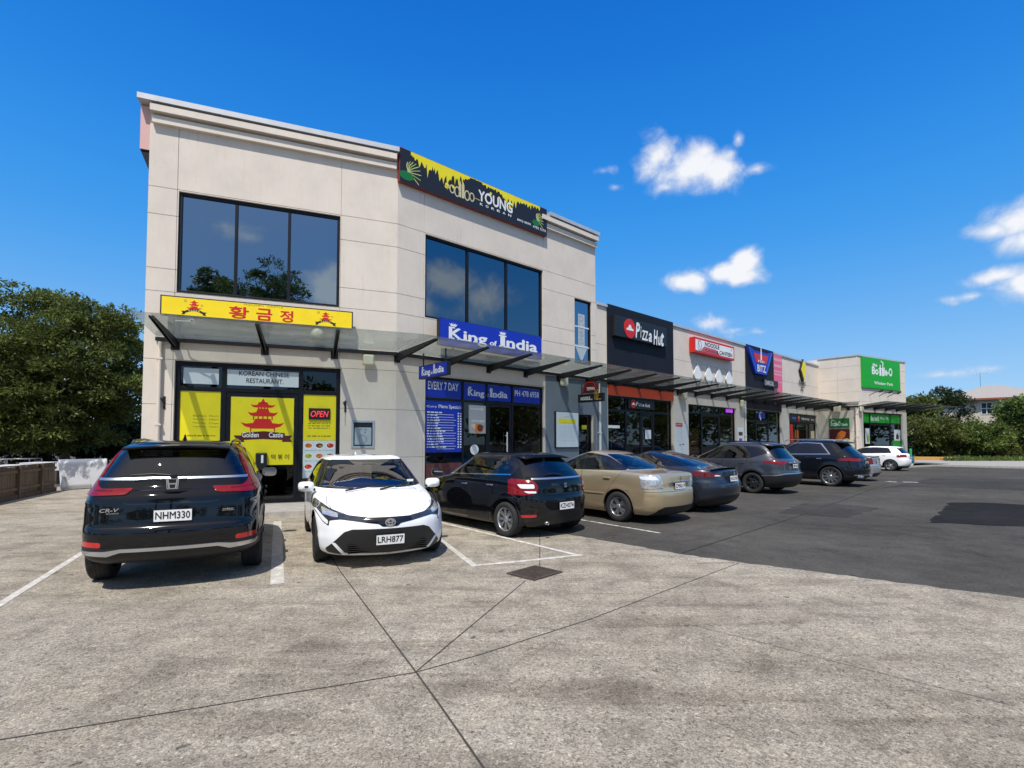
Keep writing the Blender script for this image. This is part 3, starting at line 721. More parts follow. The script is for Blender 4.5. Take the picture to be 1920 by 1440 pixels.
# --- canopies
def canopy_glass():
    m = bpy.data.materials.new('canopy_glass'); m.use_nodes = True; t = m.node_tree; t.nodes.clear(); n = t.nodes.new; l = t.links.new
    o = n('ShaderNodeOutputMaterial'); tc_ = n('ShaderNodeTexCoord')
    a = n('ShaderNodeTexNoise'); a.inputs['Scale'].default_value = 1.6; a.inputs['Detail'].default_value = 8; a.inputs['Roughness'].default_value = .7; l(tc_.outputs['Object'], a.inputs['Vector'])
    r = n('ShaderNodeValToRGB'); r.color_ramp.elements[0].position = .35; r.color_ramp.elements[0].color = (.05, .05, .05, 1); r.color_ramp.elements[1].position = .7; r.color_ramp.elements[1].color = (.15, .15, .15, 1); l(a.outputs['Fac'], r.inputs[0])
    b = n('ShaderNodeTexNoise'); b.inputs['Scale'].default_value = 7; b.inputs['Detail'].default_value = 5; l(tc_.outputs['Object'], b.inputs['Vector'])
    r2 = n('ShaderNodeValToRGB'); r2.color_ramp.elements[0].position = .60; r2.color_ramp.elements[0].color = (.60, .62, .59, 1); r2.color_ramp.elements[1].position = .72; r2.color_ramp.elements[1].color = (.34, .32, .27, 1); l(b.outputs['Fac'], r2.inputs[0])
    tr = n('ShaderNodeBsdfTransparent'); tr.inputs[0].default_value = (.74, .78, .77, 1)
    df = n('ShaderNodeBsdfDiffuse'); l(r2.outputs[0], df.inputs[0]); tl = n('ShaderNodeBsdfTranslucent'); l(r2.outputs[0], tl.inputs[0])
    ms = n('ShaderNodeMixShader'); ms.inputs[0].default_value = .72; l(df.outputs[0], ms.inputs[1]); l(tl.outputs[0], ms.inputs[2])
    m1 = n('ShaderNodeMixShader'); l(r.outputs[0], m1.inputs[0]); l(tr.outputs[0], m1.inputs[1]); l(ms.outputs[0], m1.inputs[2])
    gl = n('ShaderNodeBsdfGlossy'); gl.inputs['Roughness'].default_value = .05; fr = n('ShaderNodeFresnel'); gm = n('ShaderNodeNewGeometry'); io = n('ShaderNodeMapRange'); io.inputs['To Min'].default_value = 1.18; io.inputs['To Max'].default_value = 1 / 1.18; l(gm.outputs['Backfacing'], io.inputs['Value']); l(io.outputs[0], fr.inputs['IOR'])
    m2 = n('ShaderNodeMixShader'); l(fr.outputs[0], m2.inputs[0]); l(m1.outputs[0], m2.inputs[1]); l(gl.outputs[0], m2.inputs[2]); l(m2.outputs[0], o.inputs[0])
    MATS['canopy_glass'] = m; return m
canopy_glass()
ZB, ZT, PR = 4.02, 4.235, 2.0
def bracket(root, wall, u, p=PR, zb=ZB, zt=ZT):
    mb = MB()
    mb.box(u - .09, u + .09, -.02, 0, zb - .16, zb + .13)                   # wall plate
    w = .05
    for s in (-1, 1):
        x0, x1 = u + s * .035 - .006, u + s * .035 + .006
        P = [(-.0201, zb - .12), (-.0201, zb + .10), (-p, zt - .005), (-p, zt - .05)]
        vs = [(x0, y, z) for y, z in P] + [(x1, y, z) for y, z in P]
        mb.add(vs, [(0, 1, 2, 3), (7, 6, 5, 4), (0, 4, 5, 1), (1, 5, 6, 2), (2, 6, 7, 3), (3, 7, 4, 0)])
    mb.bar((u, -.03, zb + .08), (u, -p, zt - .02), .07, .02)
    return mb.build('bracket', MATS['steel_black'], root, wall.M)

def canopy(wall, label, us, edges, u0, u1, e0, e1, n0=0, beam=True):
    """panes between the lines `edges`; the ends meet neighbours along outer offsets e0, e1"""
    root = thing('glass_canopy', label, 'canopy', wall.M, 'glass canopies over the footpath')
    for u in us: bracket(root, wall, u)
    if beam:
        mb = MB(); mb.box(u0, u1, -.09, -.002, ZB + .03, ZB + .12); mb.build('gutter', MATS['steel_black'], root, wall.M, bevel=.005)
    E_ = [u0] + [e for e in edges if u0 + .05 < e < u1 - .05] + [u1]
    for i in range(len(E_) - 1):
        a, b = E_[i], E_[i + 1]; g = .006
        ao = a + (e0 if i == 0 else 0); bo = b + (e1 if i == len(E_) - 2 else 0)
        vs = []
        for dz in (0, .012): vs += [(a + g, -.05, ZB + .135 + dz), (b - g, -.05, ZB + .135 + dz), (bo - g, -PR - .06, ZT + .025 + dz), (ao + g, -PR - .06, ZT + .025 + dz)]
        mb = MB(); mb.add(vs, [(0, 1, 2, 3), (7, 6, 5, 4), (0, 4, 5, 1), (1, 5, 6, 2), (2, 6, 7, 3), (3, 7, 4, 0)])
        mb.build('glass_pane', MATS['canopy_glass'], root, wall.M)
    return root
mit = (Vector(outset(F1, F2, 1.0)) - (F1.o + F1.n * 1.0).xy).dot(F1.d.xy) - LEN1       # mitre at the bend
br1 = [F1.at(329, 644)[0], F1.at(497, 652)[0], F1.at(627, 660)[0]]
canopy(F1, 'dirty glass canopy on black brackets above the yellow restaurant front', br1, br1, .24, LEN1, .05, mit * 2.06)
br2 = [.02] + [1.65 + 1.605 * k for k in range(20)]
br2 = [u for u in br2 if u < U2END - .3]
canopy(F2, 'long glass canopy on black brackets running along the blue restaurant and the row of shops', br2, br2[1:], 0, U2END - .02, -mit * 2.06, -PR - .06)
canopy(F3, 'short glass canopy on the beige side wall facing the row of shops', [LEN3 * .35, LEN3 * .75], [LEN3 * .5], .02, LEN3, PR + .06, .6)
br4 = [.5 + 1.5 * k for k in range(5)]
c4 = canopy(F4, 'glass canopy below the green sign, running out past the building corner', br4, br4, 0, LEN4 + 2.4, -1.0, .8)
def paint(name, col, metal=0.0, rough=.32, back=(.02, .02, .02)):
    return mat(name, col, rough=rough, metal=metal, spec=.0 if metal == 0 else .5, coat=1.0, var=.03, scale=3, backing=back, rvar=.03)
paint('paint_black', (.004, .0045, .006)); paint('paint_white', (.86, .87, .88), rough=.25)
paint('paint_gold', (.62, .49, .30), metal=.65, rough=.30); paint('paint_navy', (.022, .028, .042), metal=.35)
paint('paint_slate', (.052, .057, .072), metal=.35); paint('paint_silver', (.42, .43, .44), metal=.5); paint('paint_ink', (.006, .008, .013))
mat('car_black', (.011, .011, .012), rough=.5, var=.15, scale=20, backing=(.006, .006, .006)); mat('tyre', (.018, .018, .019), rough=.85, var=.3, scale=14, bump=.15, bscale=90)
mat('gloss_black', (.006, .006, .007), rough=.12, coat=.6, backing=(.006, .006, .006))
mat('chrome', (.75, .76, .78), rough=.10, metal=1.0, var=.02); mat('satin', (.62, .63, .65), rough=.28, metal=.9, var=.03); mat('steel', (.35, .35, .36), rough=.35, metal=.9)
mat('rim_silver', (.52, .53, .55), rough=.28, metal=.85, var=.04); mat('rim_dark', (.05, .052, .057), rough=.3, metal=.6)
mat('seat_dark', (.03, .03, .033), rough=.8, var=.2); mat('seat_grey', (.16, .16, .155), rough=.85, var=.15)
mat('lamp_red', (.20, .003, .005), rough=.15, coat=.25, var=.25, scale=16); mat('lamp_deep', (.11, .003, .004), rough=.15, coat=.3, var=.3, scale=18)
mat('lamp_clear', (.62, .64, .66), rough=.08, metal=.55, coat=1.0, var=.35, scale=22); mat('lamp_white', (.75, .77, .8), rough=.12, coat=1.0, var=.1)
mat('lamp_smoke', (.03, .032, .036), rough=.06, coat=1.0, var=.4, scale=20); mat('reflector', (.55, .012, .012), rough=.2, coat=.8, var=.2, scale=40)
mat('plate_white', (.78, .78, .76), rough=.35, var=.03); mat('plate_ink', (.012, .012, .013), rough=.5)
mat('mirror_glass', (.45, .47, .5), rough=.05, metal=1.0)
mat('sticker', (.62, .75, .80), rough=.4)
mat('wiper', (.008, .008, .008), rough=.5)
glass('glass_tint', (.75, .82, .85), .12); glass('glass_mid', (.75, .95, .90), .42)
for nm in ('glass_tint', 'glass_mid'):
    for n in MATS[nm].node_tree.nodes:
        if n.type == 'MATH': n.inputs[1].default_value = 1.5; n.inputs[2].default_value = .035
glass('glass_screen', (.75, .85, .9), .30)
for n in MATS['glass_screen'].node_tree.nodes:
    if n.type == 'MATH': n.inputs[1].default_value = 1.6; n.inputs[2].default_value = .13
mat('underbody', (.008, .008, .008), rough=.9)

def finish(sh, car, M, wheels, Rw, Rim, wd, yo, style, m_rim, m_face, under=True, well=.30):
    """wheel arches, wheels, floor"""
    for (wx, wz) in wheels:
        for s in (1, -1):
            Mw = M @ Matrix.Translation((wx, s * (yo - wd / 2), wz))
            wheel(car, Mw, Rw, wd, Rim, m_rim, m_face, style, s)
    ra = Rw + .06
    for (wx, wz) in wheels:
        for s in (1, -1):
            mb = MB(); n = 20; y1, y0 = s * (yo - .03), s * (yo - well)
            vs = []; fs = []
            for k in range(n + 1):
                a = -.25 + (math.pi + .5) * k / n
                vs += [(wx + ra * math.cos(a), y1, wz + ra * math.sin(a)), (wx + ra * math.cos(a), y0, wz + ra * math.sin(a))]
            for k in range(n): fs.append((2 * k, 2 * k + 1, 2 * k + 3, 2 * k + 2))
            vs.append((wx, y0, wz - .1)); fs += [(2 * k + 1, 2 * k + 3, len(vs) - 1) for k in range(n)]
            mb.add(vs, fs); mb.build('wheel_arch_liner', MATS['underbody'], car, M)

def arch(sh, wheels, ra, names=('arch',)):
    for (wx, wz) in wheels:
        P = [(wx + ra * math.cos(2 * math.pi * k / 28), wz + ra * math.sin(2 * math.pi * k / 28)) for k in range(28)]
        sh.cut('arch', 'L', P, thr=.3); sh.cut('arch', 'R', P, thr=.3)
    b = [f for f in sh.bm.faces if f[sh.tl] == sh.tags['arch'] and abs(f.calc_center_median().y) < .45]
    for f in b: f[sh.tl] = 0
    sh.drop(['arch'])

def arch_trim(sh, wheels, ra, w=.05, name='cladding'):
    for (wx, wz) in wheels:
        P = [(wx + (ra + w) * math.cos(2 * math.pi * k / 28), wz + (ra + w) * math.sin(2 * math.pi * k / 28)) for k in range(28)]
        sh.both(name, P, thr=.1)
# ------------------------------------------------------------------ signs and small fittings
C_ = dict(yellow=(.94, .68, .003), yel2=(.82, .70, .005), red=(.60, .012, .008), ink=(.012, .012, .014), blue=(.004, .028, .42), navy=(.004, .014, .17), white=(.80, .80, .79), green=(.006, .36, .010), dgreen=(.01, .16, .03),
          black=(.010, .010, .012), grey=(.35, .36, .37), orange=(.62, .16, .02), cream=(.62, .54, .30), pink=(.78, .13, .24), brown=(.10, .035, .012), gold=(.62, .42, .06), maroon=(.08, .008, .008), lime=(.32, .52, .04), purple=(.30, .03, .42), sky=(.02, .12, .55))
for k, c in C_.items(): mat('ink_' + k, c, rough=.45, var=.05, scale=4)
mat('tan_print', (.26, .22, .002), rough=.5); mat('lamp_body', (.62, .60, .42), rough=.5, var=.08); mat('lamp_glass', (.66, .64, .50), rough=.3); mat('white_metal', (.66, .67, .68), rough=.45, var=.06)
mat('meter_grey', (.36, .42, .45), rough=.5, var=.12, scale=4); mat('neon', (1.0, .04, .05), emit=.9); mat('neon_purple', (.55, .05, .85), emit=.8)
I = lambda k: MATS['ink_' + k]

def board(name, label, cat, wall, r, off, depth, mats, border=.0, group=None, brackets=True, edge=None):
    """a flat sign board: r = (u0, u1, z0, z1) on the plane `off` in front of the wall"""
    root = thing(name, label, cat, wall.M @ Matrix.Translation(((r[0] + r[1]) / 2, -off, r[2])), group)
    mb = MB(); u0, u1, z0, z1 = r
    mb.box(u0, u1, -off, -off + depth, z0, z1, 0)
    o = mb.build('board', [edge or mats], root, wall.M, bevel=.004)
    f = MB(); f.box(u0 + border, u1 - border, -off - .004, -off + .001, z0 + border, z1 - border); f.build('face', mats, root, wall.M)
    if brackets and off - depth > .03:
        for u in (u0 + (u1 - u0) * .15, u1 - (u1 - u0) * .15): b = MB(); b.box(u - .025, u + .025, -off + depth, 0, (z0 + z1) / 2 - .03, (z0 + z1) / 2 + .03); b.build('bracket', MATS['steel_black'], root, wall.M)
    return root

def deco(root, wall, mb, name, mats): return mb.build(name, mats, root, wall.M)

def pagoda(mb, cx, z0, w, h, y, mi=0, mw=1):
    """three tiers of swept roofs on posts"""
    def roof(zb, ww, hh):
        P = [(-.5, .55), (-.40, .12), (-.30, 0), (.30, 0), (.40, .12), (.5, .55), (.37, .42), (.22, .5), (.17, .95), (-.17, .95), (-.22, .5), (-.37, .42)]
        mb.plate([(cx + p[0] * ww, zb + p[1] * hh) for p in P], y, y + .004, mi)
    def posts(zb, ww, hh, n):
        for k in range(n):
            x = cx - ww / 2 + ww * k / (n - 1); mb.plate([(x - w * .014, zb), (x + w * .014, zb), (x + w * .014, zb + hh), (x - w * .014, zb + hh)], y - .0003, y + .004, mi)
    posts(z0, w * .54, h * .13, 2); mb.plate([(cx - w * .27, z0 + h * .09), (cx + w * .27, z0 + h * .09), (cx + w * .27, z0 + h * .12), (cx - w * .27, z0 + h * .12)], y - .0006, y + .004, mi)
    roof(z0 + h * .12, w, h * .30); posts(z0 + h * .36, w * .42, h * .17, 5); roof(z0 + h * .48, w * .70, h * .26); posts(z0 + h * .69, w * .2, h * .14, 4); roof(z0 + h * .76, w * .58, h * .18)
    mb.plate([(cx - w * .06, z0 + h * .9), (cx + w * .06, z0 + h * .9), (cx, z0 + h * 1.06)], y, y + .004, mi)

def ribbon(mb, cx, z, w, h, y, mi):
    mb.plate([(cx - w * .37, z - h * .12), (cx, z), (cx + w * .37, z - h * .12), (cx + w * .37, z + h * .72), (cx, z + h * .95), (cx - w * .37, z + h * .72)], y - .001, y + .004, mi)
    for s in (-1, 1): mb.plate([(cx + s * w * .32, z - h * .35), (cx + s * w * .5, z - h * .35), (cx + s * w * .46, z + h * .05), (cx + s * w * .5, z + h * .42), (cx + s * w * .35, z + h * .42)], y, y + .004, mi)

# yellow restaurant sign over the first canopy
r = F1.rect(300.6, 552, 661.5, 618, .30)
yl = board('shop_sign', 'long yellow sign with red Korean letters and pagodas over the left canopy', 'sign', F1, r, .30, .14, MATS['ink_yellow'], .03, edge=I('black'))
mb = MB(); h = r[3] - r[2]; y = -.306
hang = (((429, 467), '황'), ((480, 511), '금'), ((525, 550), '정'))
for (a, b), s in hang:
    q = F1.rect(a, 588 if s == '황' else 590, b, 600, .30); u0, u1 = F1.at(a, 590, .3)[0], F1.at(b, 590, .3)[0]
    text_into(mb, s, u0, u1, r[2] + .05, r[2] + h * .74, y, 0, bold=.04)
deco(yl, F1, mb, 'lettering', [I('red')])
mb = MB(); text_into(mb, 'GOLDEN  CASTLE', F1.at(457, 580, .3)[0], F1.at(531, 580, .3)[0], r[2] + h * .84, r[2] + h * .92, y, 0); deco(yl, F1, mb, 'lettering', [MATS['tan_print']])
for px in (364, 611):
    mb = MB(); u = F1.at(px, 580, .3)[0]; w = .50
    pagoda(mb, u, r[2] + h * .34, w * .62, h * .5, y, 0); deco(yl, F1, mb, 'pagoda_emblem', [I('red')])
    mb = MB()
    n = 12; arc = [(u - w * .42 + w * .84 * k / n, r[2] + h * .20 + h * .16 * math.sin(math.pi * k / n)) for k in range(n + 1)]
    mb.stroke(arc, h * .10, y, y + .004, 0)
    for s in (-1, 1): mb.plate([(u + s * w * .36, r[2] + h * .12), (u + s * w * .5, r[2] + h * .10), (u + s * w * .46, r[2] + h * .20), (u + s * w * .52, r[2] + h * .28), (u + s * w * .38, r[2] + h * .28)], y, y + .004, 0)
    deco(yl, F1, mb, 'ribbon', [I('ink')])
    mb = MB()
    for k in range(-2, 3): mb.disc(u + k * w * .10, r[2] + h * .20 + h * .15 * (1 - abs(k) * .14), h * .03, y - .002, y + .002, 0, 8)
    deco(yl, F1, mb, 'ribbon_dots', [I('cream')])
    mb = MB()
    for dx, dz, rr in ((-.30, .80, .05), (.26, .62, .035)): mb.disc(u + dx * w * 1.2, r[2] + h * dz, h * rr * 1.6, y, y + .002, 0, 7)
    deco(yl, F1, mb, 'flourish', [MATS['ink_gold']])

# banner sign on the parapet
z0, z1 = F2.at(749, 342, .14)[1], F2.at(749, 279, .14)[1]; ru = (F2.at(749.5, 300, .14)[0], F2.at(1025.5, 420, .14)[0])
r = (ru[0], ru[1], 8.93, 9.90)
yg = board('banner_sign', 'wide black parapet sign with yellow leafy fringe and gold emblem', 'sign', F2, r, .14, .12, I('ink'), .012, edge=mat('sign_edge', (.22, .03, .025), rough=.5))
Wd = r[1] - r[0]; H = r[3] - r[2]; y = -.146
mb = MB(); rn = random.Random(11); top = r[3] - .015; P = []
us = np.linspace(r[0] + Wd * .06, r[1] - Wd * .06, 150)
def depth(t): return .10 + .42 * max(0, 1 - abs(t - .24) / .18) + .30 * max(0, 1 - abs(t - .70) / .10) + .10 * max(0, 1 - abs(t - .12) / .06) + .09 * max(0, 1 - abs(t - .83) / .1)
low = []
for i, u in enumerate(us):
    t = (u - r[0]) / Wd; d = depth(t) * (1 if not .42 < t < .50 else .25); low.append((u, top - H * d * (.55 + .75 * rn.random()) * (1.25 if i % 4 == 0 else .8)))
P = [(us[-1], top), (us[0], top)] + low; mb.plate(P, y, y + .004)
for t, zt, rr in ((.27, .42, .07), (.31, .44, .05), (.265, .36, .05), (.56, .72, .05), (.62, .70, .04), (.70, .52, .06)): mb.disc(r[0] + Wd * t, r[2] + H * zt, H * rr, y - .001, y + .004, 0, 9)
deco(yg, F2, mb, 'leafy_fringe', [MATS['ink_yel2']])
mb = MB()
q_ = lambda a: F2.at(a, 380, .146)[0]
text_into(mb, 'YOUNG', q_(897), q_(961), r[2] + H * .33, r[2] + H * .70, y, 0, bold=.05)
for k in range(6): text_into(mb, 'KOREAN'[k], q_(900 + k * 10.6), q_(905.5 + k * 10.6), r[2] + H * .20, r[2] + H * .28, y, 0, bold=.05)
text_into(mb, 'BBQ BEER', q_(970), q_(996), r[2] + H * .16, r[2] + H * .24, y, 0, bold=.03); text_into(mb, '4782 7274', q_(999), q_(1023), r[2] + H * .13, r[2] + H * .22, y, 0, bold=.02)
deco(yg, F2, mb, 'lettering', [I('white')])
mb = MB(); gx = F2.at(866, 380, .146)[0]; gz = r[2] + H * .36
for k, (dx, dz, rr, rz) in enumerate(((-.062, .0, .020, .12), (-.030, -.02, .022, .15), (.034, -.02, .022, .15), (.066, -.01, .020, .13))): mb.ring(gx + dx * Wd, gz + dz * H, rr * Wd * .7, .035, y, y + .004, 0, 14, rz * H)
for dx in (-.012, .008): mb.plate([(gx + Wd * (dx - .008), gz - H * .16), (gx + Wd * (dx + .008), gz - H * .16), (gx + Wd * (dx + .008), gz + H * .26), (gx + Wd * dx, gz + H * .38), (gx + Wd * (dx - .008), gz + H * .26)], y, y + .004)
mb.ring(gx - .092 * Wd, gz + .04 * H, .012 * Wd, .025, y, y + .004, 0, 10, .07 * H); mb.stroke([(gx + .09 * Wd, gz), (gx + .12 * Wd, gz - .01 * H)], .02, y, y + .004)
deco(yg, F2, mb, 'emblem', [MATS['ink_cream']])
for s, u_, zc, sc in ((1, r[0] + Wd * .045, r[2] + H * .44, 1.5), (1, r[0] + Wd * .915, r[2] + H * .56, 1.15)):
    mb = MB()
    for k in range(9):
        a = -.5 + 2.4 * k / 8; l = H * (.36 - .02 * k) * sc; mb.stroke([(u_, zc - H * .1), (u_ + l * .5 * math.cos(a), zc - H * .1 + l * .6 * math.sin(a)), (u_ + l * .9 * math.cos(a - .25), zc - H * .1 + l * math.sin(a))], .022, y - .0005 * k, y + .004, 0 if k % 2 else 1)
    mb.disc(u_ - H * .05, zc - H * .22, H * .16 * sc, y - .003, y + .004, 2, 14, H * .09 * sc)
    deco(yg, F2, mb, 'plant_motif', [MATS['ink_lime'], MATS['ink_cream'], MATS['ink_dgreen']])

SERIF = dict(bold=.045)
def king_text(mb, u0, u1, z0, z1, y, crown=True, mi=0):
    """slab lettering 'King of India' with crowns on the two capitals"""
    w = u1 - u0; h = z1 - z0
    for s, a, b, c, d in (('K', 0, .135, .18, .78), ('ing', .145, .40, -.0, .70), ('of', .425, .505, .16, .46), ('I', .545, .60, .18, .82), ('ndia', .615, 1.0, .17, .80)):
        bb = .05
        text_into(mb, s, u0 + a * w, u0 + b * w, z0 + c * h, z0 + d * h, y, mi, bold=bb)
    for a, b, zz in ((.0, .055, .18), (.085, .15, .18), (.53, .615, .18), (.0, .06, .74), (.53, .615, .78), (.16, .2, .18), (.25, .29, .18), (.64, .69, .17)):
        mb.plate([(u0 + a * w, z0 + zz * h), (u0 + b * w, z0 + zz * h), (u0 + b * w, z0 + (zz + .07) * h), (u0 + a * w, z0 + (zz + .07) * h)], y - .0012, y + .002, mi)
    if crown:
        for c, zz in ((.045, .84), (.572, .88)):
            ww = .055 * w; P = [(-.6, 0), (.6, 0), (1, .9), (.55, .45), (.45, 1.0), (0, .5), (0, 1.35), (-.05, .5), (-.45, 1.0), (-.55, .45), (-1, .9)]
            mb.plate([(u0 + c * w + p[0] * ww * .75, z0 + (zz + p[1] * .17) * h) for p in P], y - .0015, y + .002, mi)

# blue restaurant sign above its canopy
r = (F2.at(824.5, 620, .45)[0], F2.at(1015.5, 650, .45)[0], F2.at(920, 660, .45)[1], F2.at(920, 613, .45)[1])
kg = board('shop_sign', 'large blue sign with white crowned lettering standing above the canopy', 'sign', F2, r, .45, .16, I('blue'), .012, edge=I('black'))
mb = MB(); king_text(mb, r[0] + (r[1] - r[0]) * .075, r[1] - (r[1] - r[0]) * .05, r[2] + (r[3] - r[2]) * .14, r[3] - (r[3] - r[2]) * .14, -.458); deco(kg, F2, mb, 'lettering', [I('white')])

# projecting box sign below the canopy
def projecting(name, label, wall, u, z0, z1, l0, l1, th, face, edge, draw):
    M = wall.M @ Matrix.Translation((u, -l0, 0)) @ Matrix.Rotation(R(-90), 4, 'Z')     # x runs out from the wall, -y looks back along it
    root = thing(name, label, 'sign', M)
    L_ = l1 - l0; mb = MB(); mb.box(0, L_, 0, th, z0, z1); mb.build('box', edge, root, M, bevel=.006)
    f = MB(); f.box(.02, L_ - .02, -.004, .002, z0 + .02, z1 - .02); f.build('face', face, root, M)
    for x in (.15, L_ - .15): b = MB(); b.box(x - .015, x + .015, th / 2 - .015, th / 2 + .015, z1, z1 + .35); b.build('hanger', MATS['steel_black'], root, M)
    draw(root, M, L_); return root
def dk(root, M, L_):
    mb = MB(); king_text(mb, L_ * .12, L_ * .90, 3.435, 3.72, -.006); mb.build('lettering', I('white'), root, M)
projecting('projecting_sign', 'small blue box sign hanging edge-on below the canopy', F2, .50, 3.40, 3.76, .35, 1.75, .12, I('blue'), I('black'), dk)

# shopfront 2: window bands, menu, poster
def flat(name, label, cat, wall, r, m, y=.096, t=.003, group=None):
    mb = MB(); mb.box(r[0], r[1], y - t, y, r[2], r[3]); o = mb.build(name, m, None, wall.M); return tag(o, label, cat, group)
def lettering(o, wall, items, m, y):
    mb = MB()
    for k, it in enumerate(items):
        s, u0, u1, z0, z1 = it[:5]; text_into(mb, s, u0, u1, z0, z1, y, 0, bold=it[5] if len(it) > 5 else .015)
    return mb.build('lettering', m, o, wall.M)
def lines(o, wall, u0, u1, zs, m, y, h=.02, rn=random.Random(3), name='small_print', gap=.0):
    mb = MB()
    for z in zs:
        u = u0
        while u < u1 - .02:
            l = min(rn.uniform(.03, .11), u1 - u); mb.box(u, u + l, y, y + .002, z, z + h * rn.uniform(.7, 1)); u += l + rn.uniform(.012, .03)
    return mb.build(name, m, o, wall.M)
g = lambda a, b, c, d, off=-.09: F2.rect(a, b, c, d, off)
ub = [S2[0] + .07, f2(872, 780), f2(965, 780), S2[1] - .07]; zt = (tz2 + .06, 3.50)
o1 = flat('window_band', 'dark blue window band reading EVERY 7 DAY over the blue menu', 'sign', F2, (ub[0], ub[1] - .05, *zt), I('blue'), .135)
lettering(o1, F2, [('EVERY 7 DAY', ub[0] + .1, ub[1] - .16, zt[0] + .22, zt[0] + .46, .03)], I('white'), .131)
o2 = flat('window_band', 'dark blue window band with crowned white lettering over the doorway', 'sign', F2, (ub[1] + .05, ub[2] - .05, *zt), I('blue'), .135)
mb = MB(); king_text(mb, ub[1] + .2, ub[2] - .2, zt[0] + .06, zt[1] - .1, .131); mb.build('lettering', I('white'), o2, F2.M)
o3 = flat('window_band', 'dark blue window band with a white phone number', 'sign', F2, (ub[2] + .05, ub[3], *zt), I('blue'), .135)
lettering(o3, F2, [('PH 478 6958', ub[2] + .12, ub[3] - .08, zt[0] + .22, zt[0] + .42, .03)], I('white'), .131)
mr = (S2[0] + .08, f2(869, 800, -.09), F2.at(835, 848, -.09)[1], tz2 - .05)
o = flat('menu_board', 'tall blue menu panel with white price list filling the left window', 'menu', F2, mr, I('blue'), .131)
lettering(o, F2, [('Curry', mr[0] + .05, mr[0] + .4, mr[3] - .22, mr[3] - .14), ('Menu Specials', mr[0] + .46, mr[1] - .06, mr[3] - .24, mr[3] - .10, .03)], I('white'), .126)
zs = [mr[3] - .36 - k * (mr[3] - mr[2] - .5) / 13 for k in range(14)]
rn = random.Random(5); mb = MB()
for k, z in enumerate(zs):
    u = mr[0] + .06; e = u + rn.uniform(.32, .62)
    while u < e: l = rn.uniform(.05, .13); mb.box(u, u + l, .126, .128, z, z + .035); u += l + .022
    mb.box(mr[0] + .38, mr[1] - rn.uniform(.25, .34), .1262, .128, z - .045, z - .033)
    for q in (.16, .07): mb.box(mr[1] - q - .03, mr[1] - q + .02, .126, .128, z - .01, z + .035)
mb.build('price_list', I('white'), o, F2.M)
pr = F2.rect(880, 759, 914, 813, -.1)
o = flat('window_poster', 'dark food poster with orange slice in the glass beside the doorway', 'poster', F2, pr, I('grey'), .133)
mb = MB(); pw = pr[1] - pr[0]; ph = pr[3] - pr[2]
mb.plate([(pr[0] + pw * .1, pr[2] + ph * .30), (pr[0] + pw * .42, pr[2] + ph * .02), (pr[0] + pw * .75, pr[2] + ph * .06), (pr[0] + pw * .85, pr[2] + ph * .28), (pr[0] + pw * .5, pr[2] + ph * .36)], .128, .13, 0)
mb.disc(pr[0] + pw * .62, pr[2] + ph * .2, pw * .16, .1275, .13, 1, 14); mb.plate([(pr[0] + pw * .08, pr[2] + ph * .30), (pr[0] + pw * .34, pr[2] + ph * .12), (pr[0] + pw * .36, pr[2] + ph * .34)], .1272, .13, 2); mb.build('food_picture', [I('orange'), I('brown'), I('cream')], o, F2.M)
lettering(o, F2, [('PLEASE', pr[0] + pw * .12, pr[1] - pw * .2, pr[3] - ph * .16, pr[3] - ph * .10), ('KITCHEN', pr[0] + pw * .16, pr[1] - pw * .14, pr[2] + ph * .40, pr[2] + ph * .48, .02)], I('white'), .128)
mb = MB(); c = F2.at(890.5, 843, -.1); mb.disc(c[0], c[1], .16, .12, .132, 0, 24); tag(mb.build('round_notice', MATS['ink_white'], None, F2.M), 'round white disc on the glass just above the small black hatchback', 'notice')
mb = MB(); hu = f2(953, 820); mb.box(hu - .015, hu + .015, .04, .07, .95, 2.0); mb.box(hu - .012, hu + .012, .07, .125, 1.05, 1.08); mb.box(hu - .012, hu + .012, .07, .125, 1.87, 1.90); mb.build('handle', MATS['white_metal'], [c for c in s2.children if c.name.startswith('door')][0], F2.M)
# glimpses inside the restaurant
for nm, lb, a, b, c, d, m in (('fridge', 'red fronted drinks fridge standing inside the blue restaurant', 948, 783, 966, 850, 'red'), ('counter', 'low dark counter inside the blue restaurant', 905, 828, 945, 860, 'brown')):
    q = F2.rect(a, b, c, d, -1.6); mb = MB(); mb.box(q[0], q[1], 1.6, 2.1, FP + .01, q[3], 0); mb.box(q[0] + .03, q[1] - .03, 1.59, 1.6, q[3] - .35, q[3] - .04, 1); tag(mb.build(nm, [I('black'), I(m)], None, F2.M, bevel=.02), lb, nm)

# shopfront 1: panels behind the glass
def g1(a, b, c, d, off=-.1): return F1.rect(a, b, c, d, off)
def yellow_face(r, y, lb): return flat('window_panel', lb, 'window panel', F1, r, MATS['ink_yel2'], y)
us1 = [S1[0] + .10, F1.at(417, 800)[0], F1.at(563, 800)[0], S1[1] - .10]; tz1 = F1.at(490, 732)[1]
for a, b, lb in ((us1[0] + .06, us1[1] - .12, 'blank pale grey transom panel in the upper left of the yellow shopfront'), (us1[1] + .06, us1[2] - .06, 'pale grey transom panel with KOREAN CHINESE lettering')):
    o = flat('transom_panel', lb, 'sign', F1, (a, b, tz1 + .12, 3.47), MATS['panel_board'], .135)
    if 'KOREAN' in lb:
        w = b - a; lettering(o, F1, [('KOREAN CHINESE', a + w * .16, b - w * .14, tz1 + .37, tz1 + .49, .02), ('RESTAURANT.', a + w * .26, b - w * .22, tz1 + .19, tz1 + .31, .02)], I('ink'), .130)
rr = (us1[0], us1[1] - .07, .35, tz1 - .06)
o = yellow_face(rr, .135, 'yellow window film with faint opening hours left of the restaurant door')
cz = F1.at(370, 784, -.1)[1]
